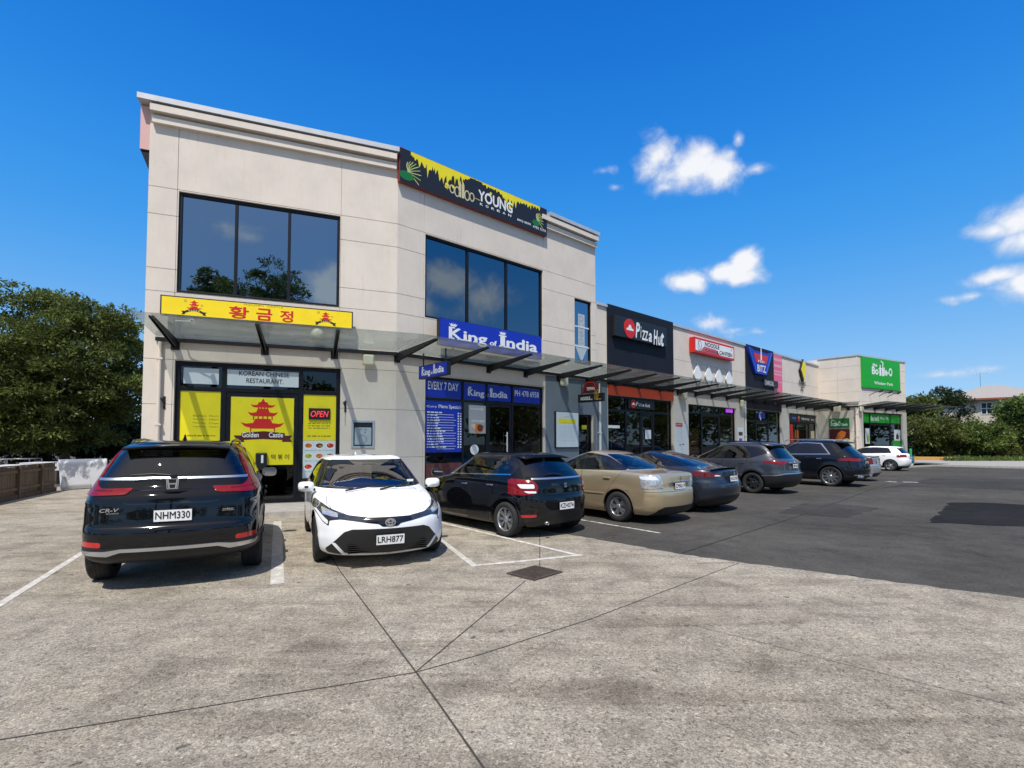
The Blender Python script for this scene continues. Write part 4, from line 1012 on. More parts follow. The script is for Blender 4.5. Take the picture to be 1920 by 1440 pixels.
for k, (a, b) in enumerate((('Business', 'Hours'), ('Sunday', '10am'), ('Monday', 'Close'), ('Weekday', 'Open'))): lettering(o, F1, [(a, rr[0] + .28, rr[0] + .56, cz + .04 - k * .09, cz + .085 - k * .09, .0), (b, rr[0] + .62, rr[0] + .82, cz + .04 - k * .09, cz + .085 - k * .09, .0)], MATS['tan_print'], .130)
lines(o, F1, rr[0] + .1, rr[1] - .1, [F1.at(370, 818, -.1)[1]], MATS['tan_print'], .130, .035)
dr = (us1[1] + .16, us1[2] - .16, F1.at(490, 872, -.1)[1], tz1 - .17)
o = yellow_face(dr, .113, 'yellow door film with a big red pagoda and dark ribbon')
W_ = dr[1] - dr[0]; cx = (dr[0] + dr[1]) / 2; zr = F1.at(490, 809, -.1)[1]; hp = F1.at(490, 750, -.1)[1] - zr
mb = MB(); pagoda(mb, cx, zr, W_ * .70, hp, .108, 0); mb.build('pagoda_emblem', [I('red')], o, F1.M)
mb = MB(); ribbon(mb, cx + .02, zr - .19, W_ * .93, .21, .107, 0); mb.build('ribbon', [I('maroon')], o, F1.M)
lettering(o, F1, [('Golden', cx - W_ * .32, cx - W_ * .06, zr - .15, zr - .02, .03), ('Castle', cx + W_ * .10, cx + W_ * .33, zr - .15, zr - .02, .03)], I('white'), .105)
zz = F1.at(490, 858, -.1)[1]
for s, a in (('맛', -.40), ('집', -.26), ('떡', .18), ('볶', .29), ('이', .40)): lettering(o, F1, [(s, cx + W_ * (a - .04), cx + W_ * (a + .035), zz - .06, zz + .08, .03)], I('brown'), .109)
pr_ = (us1[2] + .07, us1[3], F1.at(600, 826, -.1)[1], tz1 - .06)
o = yellow_face(pr_, .135, 'yellow window film with small print right of the restaurant door')
cz = F1.at(600, 795, -.1)[1]
lines(o, F1, pr_[0] + .12, pr_[1] - .12, [cz, cz - .06, cz - .12], MATS['tan_print'], .130, .025); lines(o, F1, pr_[0] + .1, pr_[1] - .1, [pr_[2] + .1], MATS['tan_print'], .130, .04)
q = F1.rect(579, 765, 619, 787, -.08)
root = thing('open_sign', 'small black neon sign with red OPEN letters in the right window', 'sign', F1.M @ Matrix.Translation((q[0], .09, q[2])))
mb = MB(); mb.box(q[0], q[1], .088, .120, q[2], q[3]); mb.build('board', I('black'), root, F1.M, bevel=.005)
mb = MB(); text_into(mb, 'OPEN', q[0] + .05, q[1] - .04, q[2] + .07, q[3] - .07, .085, 0, bold=.0, shear=.25); mb.build('lettering', MATS['neon'], root, F1.M)
fr_ = (us1[2] + .07, us1[3], F1.at(600, 896, -.1)[1], pr_[2] - .005)
o = flat('menu_poster', 'white poster with rows of food dishes below the small neon sign', 'poster', F1, fr_, MATS['panel_board'], .135)
rn = random.Random(8); cols = ['orange', 'brown', 'red', 'red', 'lime', 'brown', 'cream', 'red', 'orange']
mb = MB()
ww = (fr_[1] - fr_[0]) / 3; hh = (fr_[3] - fr_[2] - .15) / 3
for k in range(9):
    u = fr_[0] + ww * (k % 3 + .5); z = fr_[3] - hh * (k // 3 + .5)
    mb.disc(u, z, ww * .42, .1305, .133, 0, 18, ww * .30); mb.disc(u, z + .01, ww * .34, .1295, .132, 1 + k % 4, 16, ww * .23)
    for _ in range(5): mb.disc(u + rn.uniform(-.2, .2) * ww, z + rn.uniform(-.12, .12) * ww, ww * .06, .1285 - .0003 * _, .131, 1 + rn.randrange(4), 7)
mb.build('dish_pictures', [I('white'), I('orange'), I('brown'), I('red'), I('lime')], o, F1.M)
lines(o, F1, fr_[0] + .05, fr_[1] - .05, [fr_[3] - hh * (k + 1) + .01 for k in range(3)], I('grey'), .1305, .02)
q = F1.rect(479, 849, 500, 874, .0)
root = thing('sanitiser_dispenser', 'black soap dispenser with white label fixed to the yellow door', 'dispenser', F1.M @ Matrix.Translation((q[0], .1, q[2])))
mb = MB(); mb.box(q[0], q[1], .0, .108, q[2] - .1, q[3]); mb.build('case', I('black'), root, F1.M, bevel=.03)
mb = MB(); mb.box((q[0] + q[1]) / 2 + .0, (q[0] + q[1]) / 2 + .05, -.003, .0, q[2] + .08, q[3] - .06); mb.build('sticker', I('white'), root, F1.M)

# wall lamps
def flood(wall, px, py, label, s=.30, off=.0):
    u, z = wall.at(px, py, .1); M = wall.M @ Matrix.Translation((u, 0, z))
    root = thing('wall_lamp', label, 'wall lamp', M, 'wall lamps under the canopies')
    mb = MB(); mb.box(-.05, .05, -.10, 0, .04, .12); mb.build('mount', MATS['steel_black'], root, M)
    b = MB(); b.box(-s / 2, s / 2, -.22, -.08, -s / 2, s / 2); b.build('housing', MATS['lamp_body'], root, M, bevel=.05)
    gq = MB(); gq.box(-s * .38, s * .38, -.232, -.22, -s * .38, s * .38); gq.build('lens', MATS['lamp_glass'], root, M, bevel=.03)
    return root
flood(F1, 691, 676, 'square cream wall lamp on the plain wall above the meter box', .30)
flood(F2, 1056, 715, 'cream wall lamp on the grey painted wall above the notice board', .34)
flood(F2, 1281, 741, 'cream wall lamp between the pizza shop and the noodle shop', .40)
flood(F2, 1391, 757, 'cream wall lamp on the column right of the noodle shop', .40)
flood(F3, 1570, 767, 'cream wall lamp above the green panel on the side wall', .45)
flood(F4, 1614, 767, 'small cream wall lamp at the corner of the green shop', .34)
M = F1.M @ Matrix.Translation((*[F1.at(595, 626, .15)[0]], -.15, F1.at(595, 626, .15)[1]))
root = thing('flood_lamp', 'round white floodlight under the right end of the yellow sign', 'lamp', M)
mb = MB(); mb.lathe([(.01, -.16), (.10, -.15), (.16, -.06), (.165, 0), (.14, .05), (.05, .08), (.01, .09)], 20, 'Y'); mb.build('shade', MATS['lamp_body'], root, M)
mb = MB(); mb.tube([(0, .05, .02), (0, .15, .05)], .025, 8); mb.build('arm', MATS['steel_black'], root, M)
M = F1.M @ Matrix.Translation((F1.at(361, 603, .5)[0], -.5, F1.at(361, 603, .5)[1]))
root = thing('spot_lamp', 'thin white spot lamp on an arm under the left pagoda', 'lamp', M)
mb = MB(); mb.tube([(-.35, .1, .01), (.0, 0, 0)], .014, 8); mb.tube([(-.35, .1, .01), (-.35, .5, .0)], .016, 8); mb.build('arm', MATS['white_metal'], root, M)
mb = MB(); mb.lathe([(.01, .05), (.05, .04), (.055, -.05), (.04, -.06)], 14, 'Y'); mb.build('shade', MATS['white_metal'], root, M)

# flag holders, meter box, downpipes
mat('rust', (.30, .17, .09), rough=.9, var=.3)
for px, py, lb in ((308, 755, 'black iron flag holder on the wall left of the yellow shopfront'), (647.5, 762, 'black iron flag holder on the wall right of the yellow shopfront')):
    u, z = F1.at(px, py); M = F1.M @ Matrix.Translation((u, 0, z)); root = thing('flag_holder', lb, 'bracket', M, 'iron flag holders beside the shopfront')
    mb = MB(); mb.box(-.025, .025, -.012, 0, -.15, .15); mb.build('plate', MATS['steel_black'], root, M); mb = MB(); mb.tube([(-.01, -.01, .02), (-.05, -.10, .10)], .022, 10); mb.tube([(0, -.01, -.09), (0, -.05, -.05)], .014, 8); mb.build('socket', MATS['steel_black'], root, M)
    mb = MB(); mb.plate([(-.012, -.16), (.012, -.16), (.006, -.55), (-.004, -.50)], -.0025, -.001); mb.build('rust_streak', MATS['rust'], root, M)
q = F1.rect(659, 788, 702, 840)
root = thing('meter_box', 'grey metal meter box with dials recessed in the beige wall', 'meter box', F1.M @ Matrix.Translation((q[0], 0, q[2])))
mb = MB(); frame_bars(mb, *q, (), (), .055, -.025, .0); mb.build('frame', MATS['meter_grey'], root, F1.M, bevel=.004)
mb = MB(); mb.box(q[0] + .055, q[1] - .055, -.012, -.003, q[2] + .055, q[3] - .055); mb.build('back', I('black'), root, F1.M)
mb = MB(); mb.box(q[0] + .085, q[1] - .085, -.02, -.012, q[2] + .09, q[3] - .19); mb.build('door', MATS['meter_grey'], root, F1.M, bevel=.004)
mb = MB(); uu = (q[0] + q[1]) / 2
mb.ring(uu - .02, q[2] + .24, .11, .012, -.024, -.02, 0, 18); mb.box(uu - .12, uu - .04, -.0235, -.02, q[3] - .26, q[3] - .22, 0); mb.box(uu + .03, uu + .07, -.0235, -.02, q[3] - .34, q[3] - .30, 0); mb.box(uu + .04, uu + .09, -.0236, -.02, q[3] - .26, q[3] - .23, 0); mb.build('dial', MATS['steel'], root, F1.M)
def pipe(wall, px, z0, z1, lb, m, r_=.045, shoe=True, off=.07):
    u = wall.at(px, 760, off)[0]; root = thing('downpipe', lb, 'downpipe', wall.M @ Matrix.Translation((u, -off, z0)))
    mb = MB(); mb.tube([(u, -off, z0), (u, -off, z1)], r_, 12); mb.build('pipe', m, root, wall.M)
    for z in (z0 + .6, (z0 + z1) / 2, z1 - .4):
        c = MB(); c.box(u - r_ - .02, u + r_ + .02, -off - r_ - .004, -.001, z - .02, z + .02); c.build('clip', m, root, wall.M)
pipe(F1, 297, FP, 4.03, 'beige downpipe at the left end of the building', MATS['render_low'])
pipe(F2, 1125, FP, 3.95, 'white downpipe on the grey wall beside the dark side door', MATS['white_metal'], .05)
pipe(F2, 1397.5, FP, 3.95, 'thin pale downpipe left of the dark shop with the winged sign', MATS['white_metal'], .045)
pipe(F3, 1605, FP, 4.0, 'beige downpipe in the corner left of the green shop', MATS['render_low'], .07)

# narrow window: vertical arrow sign
u0, u1 = W2N[0], W2N[1]; uc = (u0 + u1) / 2; y = .094
root = thing('window_sign', 'pale vertical arrow sign with stacked letters in the narrow upstairs window', 'sign', F2.M @ Matrix.Translation((uc, .1, 4.7)))
mb = MB(); aw = (u1 - u0) * .19
mb.plate([(uc - aw, 5.30), (uc + aw, 5.30), (uc + aw, 6.55), (uc - aw, 6.55)], y, y + .003); mb.plate([(u0 + .10, 5.35), (uc, 4.70), (u1 - .12, 5.35)], y - .001, y + .003); mb.build('arrow', mat('grey_film', (.42, .48, .50), rough=.4), root, F2.M)
mb = MB()
for k, s in enumerate('DUSD'): text_into(mb, s, uc - aw * .62, uc + aw * .62, 6.27 - k * .29, 6.49 - k * .29, y - .003, 0, bold=.02)
mb.build('lettering', I('grey'), root, F2.M)

# notice board and noodle-bar signs on the grey wall
q = F2.rect(1043, 771, 1085, 838, .06)
root = thing('notice_board', 'white notice board with a yellow band on the grey wall', 'notice board', F2.M @ Matrix.Translation((q[0], -.06, q[2])))
mb = MB(); mb.box(q[0] - .05, q[1], -.06, -.007, q[2] - .04, q[3]); mb.build('case', I('black'), root, F2.M, bevel=.004)
mb = MB(); mb.box(q[0], q[1] - .02, -.066, -.06, q[2], q[3] - .02); mb.build('face', MATS['panel_board'], root, F2.M)
mb = MB(); hh = q[3] - q[2]; ww = q[1] - q[0]; mb.box(q[0] + ww * .08, q[1] - ww * .12, -.069, -.066, q[3] - hh * .33, q[3] - hh * .20); mb.build('yellow_band', MATS['ink_yel2'], root, F2.M)
mb = MB()
for a in (.36, .48, .62): mb.box(q[0] + ww * a, q[0] + ww * (a + .05), -.069, -.066, q[3] - hh * .16, q[3] - hh * .13)
for a in (.36, .68): mb.box(q[0] + ww * a, q[0] + ww * a + .006, -.0675, -.066, q[2] + .05, q[3] - hh * .36)
mb.build('print', I('grey'), root, F2.M)
lines(root, F2, q[0] + ww * .12, q[1] - ww * .16, [q[3] - hh * (.42 + .05 * k) for k in range(9)], mat('faint_print', (.50, .54, .57), rough=.5), -.0672, .02)
def dn_(root, M, L_):
    mb = MB(); text_into(mb, 'NOODLE', L_ * .12, L_ * .5, 3.20, 3.32, -.006, 0, bold=.03); text_into(mb, 'bar', L_ * .52, L_ * .6, 3.19, 3.25, -.006); mb.build('lettering', I('white'), root, M)
    mb = MB()
    for k in range(3): mb.stroke([(L_ * (.68 + .05 * k), 3.20), (L_ * (.70 + .07 * k), 3.55)], .016, -.007 - .0006 * k, -.004)
    mb.stroke([(L_ * .72, 3.20), (L_ * .92, 3.20)], .02, -.0065, -.004); mb.build('chopsticks', MATS['ink_gold'], root, M)
    mb = MB(); mb.plate([(L_ * .18, 3.45), (L_ * .80, 3.45), (L_ * .80, 3.62), (L_ * .62, 3.86), (L_ * .30, 3.86), (L_ * .18, 3.62)], .02, .05, 0); mb.build('crest', MATS['ink_maroon'], root, M)
    mb = MB(); mb.stroke([(L_ * .18, 3.50), (L_ * .34, 3.84), (L_ * .60, 3.84), (L_ * .80, 3.5)], .025, .015, .02, 0); mb.build('crest_outline', I('red'), root, M)
    mb = MB(); text_into(mb, 'TEPPAN', L_ * .34, L_ * .66, 3.55, 3.66, .016, 0, bold=.02); mb.build('lettering', I('white'), root, M)
projecting('projecting_sign', 'black and maroon projecting sign with gold chopsticks above the dark side door', F2, F2.at(1079, 750)[0], 3.12, 3.42, .12, 1.30, .10, I('black'), I('black'), dn_)
q = F2.rect(1092, 797, 1101, 805, -.1); flat('door_notice', 'small yellow notice on the dark side door', 'notice', F2, q, MATS['ink_yel2'], .135)

# pizza shop
r = F2.rect(1153, 593, 1250, 648, .25); r = (r[0], r[1], F2.at(1200, 639, .25)[1], F2.at(1200, 602, .25)[1])
ph = board('shop_sign', 'black box sign with a red disc and white pizza lettering on the dark parapet', 'sign', F2, r, .25, .18, I('black'), .0, edge=I('black'), brackets=False)
def pizza(root, wall, cu, cz, rr, u0, u1, z0, z1, y):
    mb = MB(); mb.disc(cu, cz, rr, y - .02, y + .004, 0, 28, rr * 1.05); mb.build('red_disc', I('red'), root, wall.M)
    mb = MB(); mb.plate([(cu + p[0] * rr, cz + p[1] * rr) for p in ((-.62, -.22), (.62, -.22), (.60, -.02), (.28, .05), (.20, .30), (.06, .40), (-.06, .40), (-.20, .30), (-.28, .05), (-.60, -.02))], y - .026, y - .02); mb.build('roof_emblem', I('white'), root, wall.M)
    mb = MB(); w = u1 - u0; h = z1 - z0
    for s, a, b, c, d in (('P', 0, .15, .15, 1.0), ('i', .165, .195, .2, .86), ('ZZ', .21, .43, .12, .66), ('a', .44, .56, .10, .60), ('H', .62, .77, .0, .86), ('u', .785, .88, .02, .52), ('t', .88, 1.0, .0, .80)): text_into(mb, s, u0 + a * w, u0 + b * w, z0 + c * h, z0 + d * h, y - .004, 0, bold=.05, shear=.18)
    mb.build('lettering', I('white'), root, wall.M)
cu, cz = F2.at(1181, 616, .27); pizza(ph, F2, cu, cz, .38, F2.at(1192, 625, .27)[0], F2.at(1245, 625, .27)[0], cz - .44, cz + .34, -.258)
q = F2.rect(1179, 749, 1228, 768, -.05); q = (q[0], q[1], F2.at(1203, 767, -.05)[1], F2.at(1203, 750, -.05)[1])
o = flat('window_sign', 'small black sign with a red disc above the pizza shop door', 'sign', F2, q, I('black'), .09, .02)
pizza(o, F2, q[0] + .32, (q[2] + q[3]) / 2, .17, q[0] + .52, q[1] - .35, q[2] + .10, q[3] - .10, .066)
q = F2.rect(1211, 806, 1222, 823, -.07); flat('door_notice', 'white paper notice taped to the pizza shop door', 'notice', F2, q, I('white'), .105)
q = F2.rect(1140, 797, 1163, 803, -.1); flat('window_sticker', 'narrow white sticker strip in the left pizza shop window', 'sticker', F2, q, I('white'), .13)
q = F2.rect(1266.5, 794, 1290, 845, .03); root = thing('wall_panel', 'white metal service panel on the wall between pizza and noodle shops', 'panel', F2.M @ Matrix.Translation((q[0], 0, q[2])))
mb = MB(); mb.box(q[0], q[1], -.03, -.001, .3, q[3]); mb.build('panel', MATS['white_metal'], root, F2.M, bevel=.004)
mb = MB(); um = (q[0] + q[1]) / 2; mb.box(um - .004, um + .004, -.0315, -.03, .32, q[3] - .02); mb.box(um - .20, um - .10, -.0325, -.03, 1.52, 1.57); mb.box(um + .05, um + .16, -.0325, -.03, 1.55, 1.60); mb.build('seam', I('black'), root, F2.M)
q = F2.rect(1267, 793, 1280, 800, .04); o = flat('wall_plate', 'little red ENTRY plate on top of the white service panel', 'sign', F2, q, I('red'), -.034); lettering(o, F2, [('ENTRY', q[0] + .06, q[1] - .06, q[2] + .06, q[3] - .06, .03)], I('white'), -.038)

# noodle shop
r = F2.rect(1302, 636, 1377, 676, .3); r = (r[0], r[1], F2.at(1340, 668, .3)[1], F2.at(1340, 641, .3)[1])
nd = board('shop_sign', 'white noodle shop box sign in a red frame on the beige parapet', 'sign', F2, r, .30, .26, I('white'), .10, edge=I('red'), brackets=False)
w = r[1] - r[0]; h = r[3] - r[2]; y = -.306
mb = MB(); text_into(mb, 'NOODLE', r[0] + w * .24, r[0] + w * .60, r[2] + h * .53, r[2] + h * .83, y, 0, bold=.05); text_into(mb, 'CANTEEN', r[0] + w * .60, r[1] - w * .06, r[2] + h * .20, r[2] + h * .48, y, 0, bold=.05); deco(nd, F2, mb, 'lettering', [I('black')])
mb = MB(); mb.plate([(r[0] + w * .14, r[2] + h * .14), (r[0] + w * .62, r[2] + h * .14), (r[0] + w * .52, r[2] + h * .46), (r[0] + w * .22, r[2] + h * .50)], y + .001, y + .004); deco(nd, F2, mb, 'swoosh', [mat('ink_rose', (.55, .10, .11), rough=.5)])
mb = MB(); text_into(mb, 'Canteen', r[0] + w * .25, r[0] + w * .5, r[2] + h * .2, r[2] + h * .38, y - .001, 0); text_into(mb, '&', r[0] + w * .52, r[0] + w * .575, r[2] + h * .17, r[2] + h * .42, y - .001, 0, bold=.04); deco(nd, F2, mb, 'small_print', [I('maroon')])
mb = MB(); mb.ring(r[0] + w * .12, r[2] + h * .5, h * .22, .05, y, y + .004, 0, 16, h * .32); mb.stroke([(r[0] + w * .08, r[2] + h * .8), (r[0] + w * .13, r[2] + h * .3)], .05, y, y + .004); mb.disc(r[1] - w * .08, r[3] - h * .28, h * .09, y, y + .004, 0, 10); deco(nd, F2, mb, 'bowl_emblem', [I('grey')])
prev = None
for k, px in enumerate((1308.5, 1329.5, 1348.5, 1367.5)):
    u, z = F2.at(px, (691, 696, 699.5, 703.5)[k], .08)
    M = F2.M @ Matrix.Translation((u, -.08, z)); lb = ('white diamond panel on the parapet, leftmost of four below the noodle sign', 'white diamond panel, second from the left below the noodle sign', 'white diamond panel, third from the left below the noodle sign', 'white diamond panel, rightmost of four below the noodle sign')[k]
    z = 4.99
    M = F2.M @ Matrix.Translation((u, -.08, z))
    if prev is None:
        prev = thing('diamond_panel', lb, 'panel', M, 'white diamonds under the noodle sign')
        mb = MB(); mb.plate([(-.40, 0), (0, -.52), (.40, 0), (0, .52)], 0, .03); mb.build('panel', MATS['ink_white'], prev, M, bevel=.004)
        mb = MB(); mb.box(-.04, .04, .03, .08, -.2, .2); mb.build('stud', MATS['steel_black'], prev, M)
    else: c = copy_tree(prev, M); c['label'] = lb
q = F2.rect(1362, 765, 1374, 774, -.1); root = thing('neon_sign', 'purple lit sign in the upper right pane of the noodle shop', 'sign', F2.M @ Matrix.Translation((q[0], .1, q[2])))
mb = MB(); mb.box(q[0], q[1], .10, .132, q[2], q[3]); mb.build('panel', MATS['neon_purple'], root, F2.M); mb = MB(); mb.stroke([(q[0] + .15, q[2] + .12), (q[0] + .2, q[3] - .15), (q[1] - .15, q[3] - .15)], .07, .096, .099); mb.build('stroke_mark', I('white'), root, F2.M)
for a, b, c, d, nm, lb, m in ((1295, 803, 1309, 850, 'display_shelf', 'orange display shelf behind the left noodle shop window', 'orange'), (1355, 800, 1369, 845, 'display_shelf', 'cream poster stand behind the right noodle shop window', 'cream')):
    q = F2.rect(a, b, c, d, -.5); mb = MB()
    mb.box(q[0], q[1], .5, .8, FP + .01, q[3], 0)
    for k in range(6): mb.box(q[0] + .03, q[1] - .03, .49, .5, q[3] - .12 - .25 * k, q[3] - .06 - .25 * k, 1)
    tag(mb.build(nm, [I(m), I('brown')], None, F2.M), lb, 'shelf')
q = F2.rect(1383, 801, 1395, 840, .01); o = flat('wall_poster', 'white poster on the column right of the noodle shop', 'poster', F2, q, I('white'), -.004)
mb = MB(); mb.box(q[0] + .12, q[1] - .12, -.009, -.0065, q[3] - .45, q[3] - .25, 0); mb.box(q[0] + .15, q[1] - .2, -.009, -.0065, q[3] - .85, q[3] - .6, 1); mb.build('print', [I('brown'), I('purple')], o, F2.M)

# dark bay with the winged sign and pink strip
u0, z0_ = F2.at(1404, 690, .22); u1 = F2.at(1449, 690, .22)[0]; w = u1 - u0; cz = F2.at(1428, 678, .22)[1]; cu = (u0 + u1) / 2; h = 1.55
root = thing('winged_sign', 'blue winged sign with red centre and white letters on the dark parapet', 'sign', F2.M @ Matrix.Translation((cu, -.2, cz)))
def wp(P): return [(cu + p[0] * w / 2, cz + p[1] * h / 2) for p in P]
mb = MB(); mb.plate(wp([(-1, .92), (-.55, .72), (.55, .72), (1, .92), (.90, .45), (.46, -.95), (-.46, -.95), (-.90, .45)]), -.22, -.06); mb.build('board', I('blue'), root, F2.M, bevel=.01)
mb = MB(); mb.plate(wp([(-.62, .52), (.62, .52), (.42, -.12), (-.42, -.12)]), -.228, -.22); mb.build('centre', I('red'), root, F2.M)
mb = MB(); mb.stroke(wp([(-.93, .80), (-.40, -.88)]), .07, -.232, -.22); mb.stroke(wp([(.93, .80), (.40, -.88)]), .07, -.232, -.22); mb.build('outline', MATS['ink_sky'], root, F2.M)
mb = MB(); mb.plate(wp([(-.05, .1), (.05, .1), (.03, .9), (0, 1.1), (-.03, .9)]), -.236, -.228); text_into(mb, 'FED', cu - w * .13, cu + w * .13, cz - h * .05, cz + h * .03, -.236, 0, bold=.03); text_into(mb, 'BITZ', cu - w * .17, cu + w * .18, cz - h * .40, cz - h * .14, -.236, 0, bold=.04)
mb.build('lettering', I('white'), root, F2.M)
q = (G3, G4, 3.98, LOW - .02); o = flat('banner', 'tall pink strip banner beside the dark bay', 'banner', F2, q, I('pink'), -.002, .05)
mb = MB()
for k, (a, b) in enumerate(((.10, .05), (.22, .05), (.34, .03), (.40, .03), (.55, .02), (.78, .04), (.86, .02))): mb.box(q[0] + .08, q[1] - .1, -.0545, -.0525, q[3] - (q[3] - q[2]) * (a + b), q[3] - (q[3] - q[2]) * a)
mb.build('pale_bands', mat('ink_blush', (.74, .36, .44), rough=.5), o, F2.M)
c = F2.at(1446, 719, .15); root = thing('lettering_sign', 'small outlined CHARCOAL lettering low on the dark bay', 'sign', F2.M @ Matrix.Translation((c[0], -.1, c[1])))
mb = MB(); mb.box(c[0] - .95, c[0] + 1.05, -.14, -.071, c[1] - .20, c[1] + .20); mb.build('backing', I('black'), root, F2.M); mb = MB(); text_into(mb, 'CHARCOAL', c[0] - .85, c[0] + .4, c[1] - .13, c[1] + .13, -.146, 0, bold=.0); mb.build('lettering', I('white'), root, F2.M)
q = F2.rect(1424, 772, 1437, 785, -.05); o = flat('window_sign', 'small blue square sign above the dark shop door', 'sign', F2, q, I('blue'), .13); mb = MB(); mb.stroke([(q[0] + .15, q[3] - .2), (q[0] + .35, q[3] - .45), (q[0] + .2, q[2] + .3), (q[1] - .3, q[2] + .45)], .09, .126, .13); mb.build('mark', I('white'), o, F2.M)

# yellow chess-piece emblem and the shop below it
u, z = F2.at(1505, 705, .1); z = F2.at(1505, 699, .1)[1]
root = thing('emblem_sign', 'yellow and black lettered emblem on the beige parapet beside the corner shop', 'sign', F2.M @ Matrix.Translation((u, -.1, z)))
mb = MB(); P = [(-.62, .15), (.05, .95), (.55, .80), (.68, .25), (.35, -.05), (.45, -.35), (.1, -.55)]; mb.plate([(u + .05 + p[0] * .62, z + p[1] * .85) for p in P], -.16, -.03); mb.build('yellow_block', MATS['ink_yel2'], root, F2.M, bevel=.01)
mb = MB(); mb.stroke([(u - .42, z + .16), (u + .02, z - .50)], .14, -.15, -.02); mb.stroke([(u - .42, z + .16), (u + .05, z + .88)], .05, -.162, -.03)
text_into(mb, 'PAWN', u - .52, u + .62, z - .88, z - .52, -.05, 0, bold=.05); text_into(mb, 'IT', u - .2, u + .35, z - 1.25, z - .93, -.05, 0, bold=.05); mb.build('lettering', I('black'), root, F2.M)
q = (SE[0] + .05, SE[1] - .02, F2.at(1507, 793)[1] + .05, SE[3] - .05)
o = flat('shop_header', 'black shop header with white lettering and a round crest under the chess emblem', 'sign', F2, q, I('black'), .095, .02); w = q[1] - q[0]; h = q[3] - q[2]
lettering(o, F2, [('THE KING', q[0] + w * .45, q[0] + w * .74, q[2] + h * .3, q[2] + h * .62, .04), ('BAR', q[0] + w * .82, q[0] + w * .94, q[2] + h * .35, q[2] + h * .55, .02)], I('white'), .07)
mb = MB(); mb.disc(q[0] + w * .36, q[2] + h * .5, h * .32, .066, .075, 0, 16, h * .46); mb.box(q[0] + w * .13, q[0] + w * .27, .07, .075, q[2] + h * .34, q[2] + h * .62, 1); mb.disc(q[0] + w * .36, q[2] + h * .62, h * .14, .062, .066, 2, 12); mb.build('crest', [I('red'), I('sky'), I('cream')], o, F2.M)
for a, b, c, d, m, lb in ((1482, 795, 1488, 830, 'red', 'red and white poster in the left window under the black header'), (1521, 808, 1528, 822, 'cream', 'cream notice in the right window under the black header'), (1492, 806, 1498, 822, 'orange', 'orange notice on the glass beside the open doorway')):
    flat('window_poster', lb, 'poster', F2, F2.rect(a, b, c, d, -.1), I(m), .13)

# side wall panels
q = F3.rect(1554, 785, 1592.5, 802, .06)
o = flat('wall_sign', 'green panel with white lettering on the side wall', 'sign', F3, q, MATS['ink_dgreen'], -.001, .06); w = q[1] - q[0]; h = q[3] - q[2]
lettering(o, F3, [('the', q[0] + w * .12, q[0] + w * .3, q[3] - h * .3, q[3] - h * .1, .02), ('Bottle-O', q[0] + w * .09, q[0] + w * .58, q[2] + h * .2, q[2] + h * .68, .03), ('Deals', q[0] + w * .62, q[0] + w * .92, q[2] + h * .22, q[2] + h * .5, .03)], I('white'), -.066)
q2 = (q[0], q[1], 1.3, q[2] - .08); o = flat('wall_poster', 'dark poster with an orange burger below the green panel', 'poster', F3, q2, I('maroon'), -.001, .05); w = q2[1] - q2[0]
mb = MB(); z = q2[3] - .62; mb.plate([(q2[0] + w * .30, z - .1), (q2[0] + w * .42, z + .35), (q2[0] + w * .62, z + .52), (q2[0] + w * .84, z + .40), (q2[0] + w * .78, z + .1), (q2[0] + w * .55, z - .2)], -.056, -.051, 0); mb.plate([(q2[0] + w * .18, z - .5), (q2[0] + w * .32, z - .05), (q2[0] + w * .55, z - .22), (q2[0] + w * .6, z - .6)], -.0565, -.051, 1); mb.disc(q2[0] + w * .84, z - .3, .28, -.0555, -.051, 2, 14); mb.build('food_picture', [I('orange'), I('brown'), I('cream')], o, F3.M)

# corner shop: big green sign, spots, window bands
r = F4.rect(1616, 668, 1688.5, 731, .1); z1 = F4.at(1617, 668, .1)[1]; z0 = F4.at(1617, 726, .1)[1]; r = (r[0], r[1], z0, z1)
bo = board('shop_sign', 'big square green sign with white lettering on the corner shop', 'sign', F4, r, .10, .09, I('green'), .07, edge=I('green'), brackets=False)
w = r[1] - r[0]; h = r[3] - r[2]; y = -.106
mb = MB(); text_into(mb, 'the', r[0] + w * .26, r[0] + w * .38, r[2] + h * .72, r[2] + h * .84, y, 0, bold=.05); text_into(mb, 'Bo', r[0] + w * .24, r[0] + w * .41, r[2] + h * .46, r[2] + h * .72, y, 0, bold=.06); text_into(mb, 'le-O', r[0] + w * .56, r[0] + w * .78, r[2] + h * .46, r[2] + h * .74, y, 0, bold=.06); text_into(mb, 'Windsor Park', r[0] + w * .29, r[0] + w * .79, r[2] + h * .14, r[2] + h * .24, y, 0, bold=.03)
for a, top in ((.46, .80), (.53, .86)):
    mb.plate([(r[0] + w * (a - .025), r[2] + h * .44), (r[0] + w * (a + .025), r[2] + h * .44), (r[0] + w * (a + .025), r[2] + h * .66), (r[0] + w * (a + .012), r[2] + h * .72), (r[0] + w * (a + .012), r[2] + h * top), (r[0] + w * (a - .012), r[2] + h * top), (r[0] + w * (a - .012), r[2] + h * .72), (r[0] + w * (a - .025), r[2] + h * .66)], y, y + .004)
    mb.plate([(r[0] + w * (a - .05), r[2] + h * .66), (r[0] + w * (a + .05), r[2] + h * .68), (r[0] + w * (a + .05), r[2] + h * .70), (r[0] + w * (a - .05), r[2] + h * .68)], y - .001, y + .004)
mb.plate([(r[0] + w * .47, r[2] + h * .92), (r[0] + w * .54, r[2] + h * .86), (r[0] + w * .555, r[2] + h * .885), (r[0] + w * .49, r[2] + h * .945)], y, y + .004); deco(bo, F4, mb, 'lettering', [I('white')])
